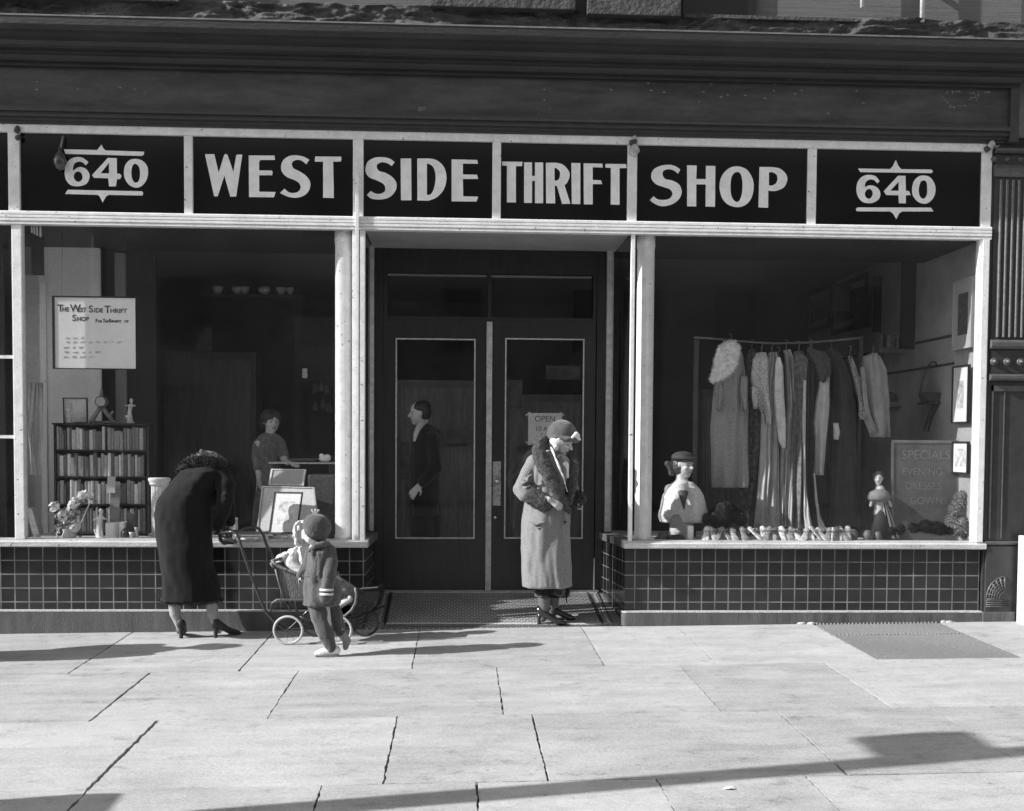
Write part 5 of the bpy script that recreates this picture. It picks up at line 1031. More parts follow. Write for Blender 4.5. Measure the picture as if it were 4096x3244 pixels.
for k in range(14):
    a0 = 2*pi*k/14; a1 = a0+2*pi/14*.55
    sk.add([(dx+.02+.04*cos(a0), dy+.04*sin(a0), hd.z-.20), (dx+.02+.04*cos(a1), dy+.04*sin(a1), hd.z-.20), (dx+.05+.14*cos(a1), dy+.11*sin(a1), zf+.02), (dx+.05+.14*cos(a0), dy+.11*sin(a0), zf+.02)], [(0, 1, 2, 3)])
sk.build('skirt_stripes', mat('pale_stripe', .5, .8), DL); MB().lathe((dx+.02, dy, zf), [(.125, .015), (.035, hd.z-.205-zf)], 24).build('skirt', mat('dark_skirt', .03, .8), DL, smooth=True)
hr = MB(); hr.ell(hd+Vector((0, .015, .025)), (.055, .055, .05), 14, 8); solid(hr.build('hair', mat('doll_hair', .05, .8), DL), .005, 1)
o = MB().lathe((W(1697, 1042, .9).x, .9, Z_(1697, 1062, .9)), [(.03, 0), (.07, .05), (.085, .07), (.06, .085)], 18).build('bowl', mat('dull_pottery', .13), smooth=True); tag(o, 'dull bowl on a low table behind the dresses', 'bowl')
lt = thing('low_table', 'low dark table behind the dresses near the doll', 'table', (W(1720, 1080, 1.1).x, 1.1, .715)); z_ = Z_(1697, 1062, .9)
MB().box(W(1660, 1060, .9).x, W(1790, 1060, .9).x, .85, 1.3, z_-.03, z_-.001).build('top', mat('table_wood', .07, .4), lt)
for u in (1665, 1785): MB().box(W(u, 1060, .9).x-.02, W(u, 1060, .9).x+.02, .9, .94, .716, z_-.031).build('leg', INTD, lt)
# tall dark panel, shelves and pictures at the right
def plank(name, label, cat, u0, v0, u1, v1, Y, t_, m): a = W(u0, v0, Y); b_ = W(u1, v1, Y); o = MB().box(a.x, b_.x, Y, Y+t_, b_.z, a.z).build(name, m, bevel=.003); tag(o, label, cat); return o
plank('dark_screen', 'tall dark folding screen standing at the back of the right window', 'screen', 1903, 512, 1950, 735, 1.6, .05, mat('screen_dark', .02, .7))
def shelf(label, u0, v, u1, Y, th=.05, m=None):
    a = W(u0, v, Y); b_ = W(u1, v, Y); t = thing('wall_shelf', label, 'shelf', ((a.x+b_.x)/2, Y, a.z))
    MB().box(a.x, b_.x, Y, Y+.3, a.z-th, a.z).build('board', m or mat('shelf_edge', .26, .6, .2, 10), t)
    for x in (a.x+.06, b_.x-.06): MB().tube([(x, Y+.28, a.z-th-.25), (x, Y+.2, a.z-th-.12), (x, Y+.04, a.z-th-.003)], .01, 6).build('bracket', INTD, t)
    return t
shelf('upper pale shelf at the back of the right window', 1852, 732, 1960, 1.9); shelf('lower pale shelf at the back of the right window', 1862, 846, 1962, 1.9)
shelf('short bracket shelf holding a basket by the pictures', 1958, 846, 1994, .9, .02, mat('dark_shelf', .05, .5))
bk_ = thing('basket', 'dark basket with tall curved handle on the short bracket shelf', 'basket', (W(1970, 845, .95).x, 1.0, W(1970, 845, .9).z)); bx, bz_ = bk_.location.x, bk_.location.z+.001
MB().lathe((bx, 1.02, bz_), [(.10, 0), (.12, .04), (.13, .075), (.12, .08), (.11, .01)], 20).build('bowl', mat('dark_wicker', .06), bk_)
MB().tube([(bx-.12+.24*(i/14.), 1.02, bz_+.07+.30*sin(pi*i/14.)**.7) for i in range(15)], .008, 6).build('handle', mat('dark_wicker', .06), bk_, smooth=True)
plank('framed_print', 'large dim framed print high on the back wall of the right window', 'picture', 1842, 580, 1890, 700, 2.6, .03, mat('dim_print', .045, .5, .6, 5))
plank('framed_print', 'small dim framed print high behind the dresses', 'picture', 1755, 602, 1790, 655, 2.6, .03, mat('dim_print', .045))
plank('framed_print', 'middle dim framed print between the other two on the back wall', 'picture', 1800, 615, 1836, 690, 2.6, .03, mat('dim_print', .045))
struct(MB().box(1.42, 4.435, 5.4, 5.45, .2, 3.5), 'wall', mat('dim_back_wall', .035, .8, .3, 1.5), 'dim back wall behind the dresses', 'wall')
XW = 4.43
def wallpic(label, v0, v1, ya, yb, inner, fm, lean=.06, mt=.03, pic=.2):
    zc0, zc1 = Z_(2040, v0, (ya+yb)/2), Z_(2040, v1, (ya+yb)/2); frame_pic('picture', label, (XW-.04, (ya+yb)/2, (zc0+zc1)/2), yb-ya, zc0-zc1, (0, -1, 0), (lean, 0, 1), fm, inner, mt, .014, pic)
wallpic('topmost of the three pictures on the right side wall, pale frame and dark print', 588, 735, .10, .52, .40, mat('pale_wood_frame', .42, .5), 0, .09, .08)
wallpic('middle picture on the right side wall, white sheet in a black frame', 770, 892, .14, .50, .70, FB, 0, .10, .45)
wallpic('lowest picture on the right side wall, small white sheet in a black frame', 930, 998, .12, .46, .80, FB, 0, .04, .6)
struct(MB().box(4.424, 4.439, .06, 5.3, Z_(2040, 700, .3)-.01, Z_(2040, 700, .3)+.012).box(4.424, 4.439, .6, 2.9, Z_(1990, 770, .9)-.01, Z_(1990, 770, .9)+.012), 'picture_rail', INTD, 'dark rails on the right side wall', 'rail')

rnd = random.Random(31)
for k in range(11):
    u = 1856+k*3.6; a = W(u, 730, 1.95); o = MB().box(a.x, a.x+rnd.uniform(.018, .03), 1.95, 2.1, Z_(u, 732, 1.9)+.001, Z_(u, 706+rnd.uniform(-2, 5), 1.95)).build('book', BK[rnd.randrange(6)]); tag(o, 'book in the short row on the upper pale shelf of the right window', 'book', 'books on the upper pale shelf')
for k, (u, h, r) in enumerate(((1880, .10, .05), (1905, .07, .06), (1930, .12, .045))):
    o = MB().lathe((W(u, 845, 2.0).x, 2.05, Z_(u, 846, 1.9)+.001), [(r*.6, 0), (r, h*.4), (r*.8, h*.8), (r*.4, h)], 14).build('vase', mat('dull_pottery2', .16), smooth=True); tag(o, ['left dim pot on the lower pale shelf of the right window', 'low middle pot on the lower pale shelf of the right window', 'tall right pot on the lower pale shelf of the right window'][k], 'vase')

DW = mat('dark_wood_frame', .03, .4)
def sidepic(label, ya, yb, va, vb, inner):
    zc0, zc1 = Z_(1900, va, (ya+yb)/2), Z_(1900, vb, (ya+yb)/2); frame_pic('picture', label, (4.40, (ya+yb)/2, (zc0+zc1)/2), yb-ya, zc0-zc1, (0, -1, 0), (.05, 0, 1), DW, inner, .06, .06, .12)
sidepic('large dark-framed picture far back on the right side wall', 3.0, 4.2, 590, 700, .30); sidepic('largest dark-framed picture farthest back on the right side wall', 4.3, 5.3, 608, 700, .25)
# ------------------------------------------------------------------ people
SKIN = mat('skin', .46, .55, .12, 20, .05, 90, sheen=.1)
def hand(b_, wrist, d, pn, s=1.0, curl=.9, side=1, spread=.0):
    """palm, four unequal bent fingers and a thumb from the side of the palm; d = pointing direction, pn = palm normal (fingers curl towards it)"""
    wrist = Vector(wrist); d = Vector(d).normalized(); pn = Vector(pn); pn = (pn-d*pn.dot(d)).normalized(); sd_ = d.cross(pn)*side
    pl = .088*s
    for k in range(4):
        o_ = sd_*(.029-.0195*k)*s; b_.cap_(wrist+d*.012*s+o_*.6, wrist+d*pl+o_, .0135*s, .0115*s, 8)
    b_.cap_(wrist-d*.03*s, wrist+d*.02*s, .023*s, .024*s, 10)
    for k, L in enumerate((.070, .080, .074, .058)):
        q = wrist+d*pl+sd_*(.034-.0226*k)*s; a = 0; dd = d
        for j, (fr_, r0, r1) in enumerate(((.45, .0090, .0084), (.32, .0084, .0078), (.23, .0078, .0066))):
            a += curl*(.55 if j == 0 else .75)*(1+.08*k); dd = (d*cos(a)+pn*sin(a)+sd_*spread*(1.5-k)*.1).normalized(); e = q+dd*L*fr_*s*1.05; b_.cap_(q, e, r0*s, r1*s, 8); q = e
    q = wrist+d*.022*s+sd_*.026*s; t1 = (d*.55+sd_*.65+pn*.35).normalized(); e = q+t1*.038*s; b_.cap_(q, e, .0135*s, .0115*s, 8); t2 = (d*.75+sd_*.1+pn*.6).normalized(); b_.cap_(e, e+t2*.032*s, .011*s, .0085*s, 8)
def limb(b_, pts, rs, n=12):
    for i in range(len(pts)-1): b_.cap_(pts[i], pts[i+1], rs[i], rs[i+1], n)
def px_rings(rows, Y, thick, **k): return cloth_rings(interp(rows, 4), Y, thick, **k)
def heeled_shoe(t, ankle, toe_dir, m, gz_, s=1.0, name='shoe'):
    """court shoe with a curved heel; ankle = point above the heel"""
    d = Vector((toe_dir[0], toe_dir[1], 0)).normalized(); r = Vector((-d.y, d.x, 0)); o = Vector((ankle[0], ankle[1], gz_)); b_ = MB(); rs = []
    for (y, w, z0, z1) in ((-.040, .016, .068, .134), (-.03, .030, .062, .140), (-.005, .036, .058, .138), (.03, .036, .048, .112), (.07, .038, .026, .080), (.105, .041, .008, .060), (.14, .039, .003, .046), (.17, .028, .002, .034), (.188, .010, .003, .020)):
        rs.append([o+d*y*s+r*w*s*cos(a)+Vector((0, 0, (z0+(z1-z0)*(.5+.5*sin(a)))*s)) for a in [2*pi*k/16 for k in range(16)]])
    b_.rings(rs)
    h = []
    for (z, w, off) in ((.078, .030, -.006), (.055, .022, -.014), (.03, .015, -.018), (.008, .014, -.020), (.001, .016, -.020)): h.append([o+d*(off+w*cos(a))*s+r*w*sin(a)*s+Vector((0, 0, z*s)) for a in [2*pi*k/12 for k in range(12)]])
    b_.rings(h); return b_.build(name, m, t, smooth=True)
def fabric(nm, v, **k): return mat(nm, v, .92, k.get('var', .15), k.get('sc', 40), k.get('bump', .3), k.get('bs', 220), spec=.15, sheen=k.get('sheen', .35))
def wrinkle(amp, sc=6, zs=.35): return lambda co, nn: amp*(noise.noise(Vector((co.x*sc, co.y*sc, co.z*sc*zs)))+.5*noise.noise(Vector((co.x*sc*2.6, co.y*sc*2.6, co.z*sc*zs*2.5+7))))
# ---- bending woman in the dark coat
BY = -.34
WB = thing('person', 'woman in long dark fur-collared coat bending over the pram handle, seen from behind', 'person', (W(420, 1340, BY).x, BY, gz(-2.1, BY)))
def B(u, v, dy=0): return W(u, v, BY+dy)
STK = mat('pale_stocking', .30, .5, .1, 30, sheen=.2)
b_ = MB(); g1, g2 = gz(-2.2, BY), gz(-1.97, BY)
limb(b_, [B(388, 1110, .03), B(374, 1210), B(366, 1265), B(369, 1292), B(379, 1322)], [.07, .055, .050, .046, .027]); limb(b_, [B(412, 1110, .05), B(434, 1200), B(446, 1265), B(448, 1292), B(455, 1320)], [.07, .055, .050, .046, .027])
b_.cap_(B(379, 1322), B(381, 1331, .04), .027, .020); b_.cap_(B(455, 1320), B(462, 1330, .03), .027, .020)
limb(b_, [B(395, 1100, .05), B(398, 1055, .08), B(422, 1020, .14), B(438, 996, .2)], [.13, .11, .12, .05]); 
Lh, Rh = head(b_, B(446, 985, .30), .23, (.55, .83), -1.1)
limb(b_, [B(470, 1010, .08), B(476, 1060, .02), B(462, 1112, -.02)], [.05, .042, .028]); limb(b_, [B(470, 1010, .28), B(482, 1065, .30), B(484, 1112, .26)], [.05, .042, .028])
hand(b_, B(461, 1113, -.02), (.15, 0, -1), (.9, .3, -.1), 1.0, 1.15, -1); hand(b_, B(484, 1110, .26), (-.1, 0, -1), (.8, -.4, -.1), 1.0, 1.15, 1)
body = b_.build('body', STK, WB); solid(body, .0055, 2)
COATB = fabric('black_wool_coat', .013, sheen=.07, var=.25)
b_ = MB(); b_.rings(px_rings([(1264, 340, 465), (1250, 341, 464), (1225, 341, 459), (1196, 339, 449), (1160, 335, 447), (1123, 329, 444), (1086, 325.5, 444), (1056, 331, 448), (1034, 345, 452, .95), (1012, 363, 462, .9), (994, 380, 470, .7), (984, 396, 462, .4)], BY, .21, folds=3, amp=.006, seed=3))
b_.ell(B(410, 1040, .12), (.23, .24, .15), 18, 12); b_.ell(B(430, 1010, .16), (.20, .22, .10), 18, 12)
limb(b_, [B(468, 1003, .0), B(476, 1024, -.06), B(475, 1052, -.10), B(470, 1078, -.08), B(461, 1106, -.03)], [.088, .078, .068, .060, .048]); limb(b_, [B(462, 1044, -.13), B(476, 1040, -.17)], [.012, .014]); limb(b_, [B(459, 1056, -.11), B(477, 1050, -.16)], [.012, .014]); limb(b_, [B(468, 1004, .22), B(480, 1060, .28), B(484, 1100, .26)], [.075, .06, .048])
ct = b_.build('coat', COATB, WB); solid(ct, .011, 5, disp=wrinkle(.011, 7, .5))
gv = MB(); hand(gv, B(461, 1113, -.02), (.15, 0, -1), (.9, .3, -.1), 1.14, 1.15, -1); hand(gv, B(484, 1110, .26), (-.1, 0, -1), (.8, -.4, -.1), 1.14, 1.15, 1); solid(gv.build('gloves', mat('black_glove', .012, .5, sheen=.2), WB), .006, 2)
# fur collar, cuffs and hat
cfur = MB(); limb(cfur, [B(380, 990, .06), B(396, 980, .0), B(418, 975, -.03), B(445, 976, -.03), B(468, 984, .0), B(486, 1000, .05)], [.03, .045, .05, .05, .05, .045])
o = cfur.build('fur_collar', mat('dark_fur', .03, .9, .5, 30, .5, 120, spec=.1, sheen=.3), WB); solid(o, .012, 3, disp=fur_disp(.012, 26)); fur_tufts(o, 5200, .024, 9, -.1)
cf2 = MB(); limb(cf2, [B(390, 975, .04), B(404, 966, .03), B(422, 961, .02), B(447, 962, .02), B(466, 970, .03), B(482, 983, .06)], [.01, .02, .024, .024, .022, .012]); o = cf2.build('collar_edge', mat('light_fur_tips', .20, .9, .4, 30, .5, 120, spec=.1), WB); solid(o, .01, 2, disp=fur_disp(.008, 30)); fur_tufts(o, 1500, .022, 10, -.3)
hm = MB(); limb(hm, [B(440, 968, .14), B(424, 952, .10)], [.06, .022]); hm.ell(B(437, 973, .20), (.12, .13, .09), 16, 10); o = hm.build('hat', fabric('grey_knit_hat', .11, var=.5, sc=60, bump=.8, bs=120), WB); solid(o, .008, 3, disp=fur_disp(.006, 40))
SHOEB = mat('black_suede', .012, .6, .2, 40, sheen=.2)
hemb = MB(); 
for k in range(26): 
    t_ = k/25; p = B(341+t_*122, 1263, -.0); hemb.ell((p.x, BY-.17*sin(pi*t_)*1.0, p.z-.0), (.026, .022, .02), 8, 6)
o = hemb.build('fur_hem', MATS['dark_fur'], WB); solid(o, .010, 2); fur_tufts(o, 1400, .022, 12)
a_ = B(380, 1335); b2_ = B(459, 1334)
heeled_shoe(WB, (a_.x+.006, BY), (-.12, .6), SHOEB, gz(a_.x, BY), 1.12); heeled_shoe(WB, (b2_.x, BY), (.55, .5), SHOEB, gz(b2_.x, BY), 1.12)
# ---- standing elderly woman
SY = .06
WS = thing('person', 'elderly woman in pale coat with fur collar and felt hat standing at the shop entrance', 'person', (W(1155, 1310, SY).x, SY, fz(SY)))
def Q(u, v, dy=0): return W(u, v, SY+dy)
FC = (.75, -.66)
b_ = MB()
limb(b_, [Q(1150, 1130), Q(1148, 1220), Q(1147, 1262, -.02), Q(1146, 1286, -.02), Q(1143, 1303, -.02)], [.10, .062, .052, .040, .029]); limb(b_, [Q(1160, 1130, .06), Q(1164, 1220, .08), Q(1165, 1262, .09), Q(1164, 1284, .09), Q(1162, 1298, .09)], [.10, .06, .05, .04, .029])
limb(b_, [Q(1152, 1120), Q(1152, 1050, .02), Q(1156, 985, .03), Q(1168, 958, .02)], [.15, .13, .15, .055]); b_.cap_(Q(1130, 985, .0), Q(1182, 985, .1), .06, .06); b_.cap_(Q(1168, 962, .02), Q(1180, 940, 0), .055, .055)
Ls, Rs = head(b_, Q(1185, 931, -.03), .235, (.88, -.47), -.42)
limb(b_, [Q(1130, 985, -.02), Q(1098, 1032, -.10), Q(1156, 1053, -.27)], [.05, .042, .028]); hand(b_, Q(1156, 1053, -.27), (.85, -.1, -.45), (.1, .75, -.6), .86, .5, 1)
limb(b_, [Q(1188, 990, .1), Q(1196, 1035, .08), Q(1208, 1046, .0)], [.05, .042, .028]); hand(b_, Q(1209, 1047, -.01), (.7, .1, -.6), (0, 0, -1), .9, 1.1, -1)
body = b_.build('body', SKIN, WS); solid(body, .005, 2); face_marks(Ls, Rs, .1175, WS)
COATS = fabric('pale_wool_coat', .21, var=.12, sc=60, bump=.3)
b_ = MB(); b_.rings(px_rings([(1236, 1101, 1207), (1228, 1100.5, 1206), (1205, 1099, 1205), (1180, 1098.5, 1203), (1158, 1098, 1202), (1130, 1098, 1201), (1103, 1100, 1201), (1075, 1104, 1201), (1040, 1108, 1203), (1005, 1112, 1207), (985, 1115, 1206, .95), (968, 1124, 1200, .8), (957, 1136, 1190, .6)], SY, .20, folds=5, amp=.014, seed=6))
limb(b_, [Q(1124, 975, -.05), Q(1110, 1000, -.08), Q(1097, 1030, -.13), Q(1106, 1043, -.17), Q(1140, 1050, -.21)], [.07, .066, .064, .058, .05]); limb(b_, [Q(1196, 985, .05), Q(1203, 1020, .05), Q(1212, 1045, .0)], [.065, .058, .05])
for (a1, a2) in (((1097, 1020), (1117, 1012)), ((1096, 1031), (1122, 1023)), ((1100, 1041), (1128, 1034)), ((1106, 1010), (1122, 1000))): limb(b_, [Q(a1[0], a1[1], -.16), Q((a1[0]+a2[0])/2, (a1[1]+a2[1])/2-1, -.215), Q(a2[0], a2[1], -.19)], [.010, .013, .008])
limb(b_, [Q(1188, 1062, -.15), Q(1190, 1120, -.17), Q(1192, 1180, -.17), Q(1194, 1234, -.16)], [.010, .011, .011, .010])
ct = b_.build('coat', COATS, WS); solid(ct, .010, 4, disp=wrinkle(.012, 8, .35))
FURC = mat('curly_fur_trim', .07, .9, .6, 60, .8, 90, spec=.1, sheen=.3)
b_ = MB(); limb(b_, [Q(1153, 922, .05), Q(1136, 932, -.08), Q(1134, 948, -.14), Q(1143, 975, -.19), Q(1157, 1000, -.22), Q(1172, 1030, -.23), Q(1184, 1055, -.22), Q(1198, 1078, -.2)], [.03, .045, .058, .062, .06, .056, .045, .02])
limb(b_, [Q(1203, 964, .04), Q(1208, 978, -.04), Q(1206, 1000, -.12), Q(1203, 1030, -.16), Q(1198, 1060, -.18)], [.03, .05, .05, .045, .03]); b_.cap_(Q(1150, 925, .08), Q(1185, 945, .14), .05, .05)
o = b_.build('fur_collar', FURC, WS); solid(o, .011, 3, disp=fur_disp(.008, 34)); fur_tufts(o, 6500, .015, 21)
for (A_, Z1, s_) in ((Q(1122, 1045, -.19), Q(1146, 1058, -.23), .075), (Q(1207, 1042, .01), Q(1222, 1051, -.03), .06)):
    o = MB().cap_(A_, Z1, s_, s_*.95).build('fur_cuff', FURC, WS); solid(o, .010, 3, disp=fur_disp(.008, 34)); fur_tufts(o, 2600, .015, 22)
sc = MB(); limb(sc, [Q(1161, 944, -.12), Q(1169, 962, -.19), Q(1178, 985, -.22), Q(1188, 1010, -.24), Q(1195, 1036, -.24)], [.012, .012, .012, .010, .005]); limb(sc, [Q(1180, 966, -.09), Q(1190, 980, -.14), Q(1195, 1004, -.16)], [.035, .034, .018])
o = sc.build('scarf', mat('white_silk_scarf', .70, .5, .1, 20, .4, 60), WS); solid(o, .007, 2, disp=wrinkle(.006, 18, 1))
ht = MB(); hh = Q(1184, 913, .01); Rt = Matrix.Rotation(.22, 3, 'Y'); ht.ell(hh, (.128, .125, .115), 20, 12, Rt); limb(ht, [Q(1157, 917, -.0), Q(1172, 922, -.10), Q(1196, 926, -.12), Q(1214, 928, -.05), Q(1213, 926, .06), Q(1190, 920, .12), Q(1165, 917, .09), Q(1157, 917, 0)], [.022]*8)
o = ht.build('hat', fabric('grey_felt_hat', .09, var=.2, sc=20), WS); solid(o, .008, 4, disp=wrinkle(.004, 14, 1))
cutz = hh.z-.02
hw = MB(); hw.ell(Q(1168, 933, -.05), (.045, .05, .05), 12, 8); hw.ell(Q(1176, 929, -.09), (.055, .04, .035), 12, 8); hw.ell(Q(1170, 942, -.08), (.03, .03, .035), 10, 8); o = hw.build('hair', mat('hair_and_lit_cheek', .72, .6, .3, 50, .5, 90), WS); solid(o, .006, 2, disp=fur_disp(.005, 50))  # white hair; its pale shape also stands in for the sunlit cheek
sk_ = MB(); limb(sk_, [Q(1148, 1220), Q(1147, 1262, -.02), Q(1146, 1286, -.02), Q(1143, 1303, -.02)], [.066, .056, .044, .033]); limb(sk_, [Q(1164, 1220, .08), Q(1165, 1262, .09), Q(1164, 1284, .09), Q(1162, 1298, .09)], [.064, .054, .044, .033]); solid(sk_.build('stockings', mat('grey_stocking', .10, .5, .1, 30, sheen=.3), WS), .007, 2)
for k, (u, v) in enumerate(((1189, 1070), (1190, 1100))): MB().lathe(Q(u, v, -.185), [(.001, -.012), (.012, -.010), (.014, -.004), (.012, .01)], 12, 'y').build('button', mat('dark_button', .03, .3), WS, smooth=True)
bow = MB(); limb(bow, [Q(1205, 922, -.10), Q(1214, 914, -.09), Q(1219, 918, -.07)], [.012, .02, .012]); limb(bow, [Q(1210, 918, -.09), Q(1220, 925, -.05)], [.01, .016]); o = bow.build('hat_bow', mat('white_satin_bow', .7, .3), WS); solid(o, .005, 1)
b_ = MB(); b_.rings(px_rings([(1256, 1127, 1200), (1248, 1126, 1201), (1225, 1120, 1203)], SY+.02, .14, folds=7, amp=.02, seed=2)); b_.build('skirt', fabric('black_skirt', .018), WS, smooth=True)
SH2 = mat('polished_black_leather', .02, .22, .2, 20, coat=.5)
for (u, dy, td) in ((1141, -.03, (.9, -.22)), (1160, .09, (.92, -.1))): p = Q(u, 1308, dy); heeled_shoe(WS, (p.x, p.y), td, SH2, fz(max(p.y, -.03))-.0, 1.12)
pk = MB(); limb(pk, [Q(1119, 1099, -.19), Q(1132, 1104, -.215), Q(1147, 1100, -.215)], [.008, .012, .008]); limb(pk, [Q(1121, 1104, -.19), Q(1133, 1113, -.21), Q(1146, 1109, -.21)], [.006, .008, .006]); o = pk.build('pocket', COATS, WS); solid(o, .005, 1)
um = MB(); um.tube([Q(1192, 1235, .02), Q(1192.5, 1252, .02), Q(1193, 1262, .02), Q(1194, 1272, .02)], [.022, .016, .006, .003], 8); o = um.build('umbrella', fabric('black_umbrella', .02), smooth=True); tag(o, 'tip of a furled black umbrella hanging beside the pale coat of the elderly woman', 'umbrella')
# ---- child walking in front of the pram
KY = -1.22
KC = thing('person', 'small child in grey coat, round beret and white shoes walking beside the pram', 'person', (W(690, 1380, KY).x, KY, gz(-.95, KY)))
def C_(u, v, dy=0): return W(u, v, KY+dy)
b_ = MB(); limb(b_, [C_(672, 1250), C_(684, 1310, -.02), C_(695, 1352, -.03), C_(697, 1368, -.03)], [.075, .05, .036, .028]); limb(b_, [C_(690, 1250, .08), C_(706, 1300, .08), C_(716, 1328, .06), C_(724, 1345, .06)], [.075, .05, .036, .028])
limb(b_, [C_(678, 1240, .03), C_(676, 1190, .03), C_(674, 1160, .03), C_(672, 1140, .03)], [.10, .09, .085, .04]); Lk, Rk = head(b_, C_(667, 1118, .03), .20, (-.62, .78), -.1)
limb(b_, [C_(694, 1165, -.03), C_(692, 1205, -.08), C_(686, 1245, -.09)], [.04, .034, .024]); hand(b_, C_(685, 1252, -.09), (-.1, 0, -1), (-.7, .5, 0), .6, .7, 1)
limb(b_, [C_(654, 1165, .09), C_(644, 1200, .12), C_(637, 1211, .10)], [.04, .034, .024]); hand(b_, C_(636, 1212, .10), (-.5, 0, -.8), (.5, 0, -1), .5, 1.0, 1)
body = b_.build('body', SKIN, KC); solid(body, .006, 3)
KW = fabric('grey_wool_suit', .085, var=.22, sc=60, bump=.5)
b_ = MB(); b_.rings(px_rings([(1274, 636, 718, 1.3), (1262, 638, 720, 1.25), (1245, 639, 720, 1.15), (1228, 640, 714, 1.05), (1212, 642, 707), (1190, 646, 706), (1170, 649, 703), (1157, 653, 698, .9), (1147, 660, 690, .7), (1138, 664, 684, .5)], KY+.03, .115, folds=4, amp=.012, seed=12))
limb(b_, [C_(694, 1160, -.02), C_(697, 1185, -.06), C_(694, 1215, -.09), C_(686, 1258, -.10)], [.052, .052, .05, .046]); limb(b_, [C_(656, 1162, .08), C_(646, 1195, .12), C_(633, 1212, .11)], [.045, .042, .036])
ct = b_.build('coat', KW, KC); solid(ct, .008, 4, disp=wrinkle(.009, 12, .7))
b_ = MB(); limb(b_, [C_(668, 1262), C_(675, 1300, -.01), C_(688, 1338, -.02), C_(697, 1364, -.03)], [.08, .074, .06, .046]); limb(b_, [C_(690, 1262, .08), C_(703, 1300, .08), C_(713, 1322, .07), C_(718, 1334, .06)], [.08, .068, .05, .04]); b_.cap_(C_(676, 1255, .03), C_(688, 1255, .05), .08, .08)
o = b_.build('leggings', fabric('grey_wool_leggings', .075, var=.2, sc=60, bump=.4), KC); solid(o, .008, 4, disp=wrinkle(.010, 12, .5))
bt = MB(); bt.rings([[C_(678, v, .03)+Vector((.128*cos(a)*1.0, .122*sin(a), 0)) for a in [2*pi*k/30 for k in range(30)]] for v in (1212, 1205)]); bt.build('belt', KW, KC, smooth=True)
for v in (1242, 1251): p = C_(688, v, -.10); MB().lathe((p.x, p.y, p.z), [(.047, -.008), (.051, -.006), (.051, .006), (.047, .008)], 20).build('cuff_stripe', mat('white_braid', .62, .7), KC, smooth=True)
hb = MB(); hc_ = C_(668, 1108, .03); hb.ell(hc_, (.108, .112, .092), 22, 14, Matrix.Rotation(.45, 3, 'Y')); hb.ell(hc_+Vector((-.005, 0, -.035)), (.098, .10, .075), 20, 12, Matrix.Rotation(.45, 3, 'Y'))
o = hb.build('beret', fabric('dark_wool_beret', .075, var=.2, sc=40), KC); solid(o, .006, 3, disp=wrinkle(.003, 20, 1))
for (du, dv) in ((-6, -9), (1, -10), (7, -9)): o = MB().cap_(C_(664, 1084, .02), C_(664+du, 1084+dv, .02), .007, .009, 8).build('ribbon_bow', mat('pale_ribbon', .42, .5), KC, smooth=True)
sc = MB(); limb(sc, [C_(640, 1126, -.04), C_(650, 1138, -.06), C_(663, 1146, -.05), C_(676, 1149, -.05)], [.014, .022, .022, .016]); limb(sc, [C_(641, 1120, .06), C_(641, 1132, 0)], [.02, .02]); o = sc.build('scarf', mat('white_silk_scarf', .70), KC); solid(o, .006, 2)
cl = MB(); limb(cl, [C_(652, 1160, -.06), C_(664, 1150, -.09), C_(680, 1146, -.08), C_(692, 1147, -.02), C_(690, 1144, .06)], [.016, .020, .022, .02, .016]); o = cl.build('coat_collar', KW, KC); solid(o, .006, 3)
WSH = mat('white_kid_leather', .62, .5, .12, 20)
b_ = MB(); g_ = gz(-.95, KY); p = C_(700, 1378, -.02); 
limb(b_, [(p.x+.025, KY-.02, g_+.045), (p.x-.03, KY-.02, g_+.04), (p.x-.085, KY-.02, g_+.026), (p.x-.115, KY-.02, g_+.020)], [.036, .036, .030, .020]); b_.cap_((p.x, KY-.02, g_+.05), (p.x-.005, KY-.02, g_+.085), .034, .030)
o = b_.build('shoe', WSH, KC); solid(o, .005, 3)
b_ = MB(); q = C_(722, 1340, .06); limb(b_, [q+Vector((.0, 0, .01)), q+Vector((.03, 0, -.035)), q+Vector((.02, 0, -.085))], [.034, .032, .022]); o = b_.build('shoe', fabric('grey_shoe', .25), KC); solid(o, .005, 3)
MB().box(p.x-.125, p.x+.05, KY-.05, KY+.01, g_+.001, g_+.010).build('sole', mat('tan_sole', .2, .7), KC, bevel=.004)
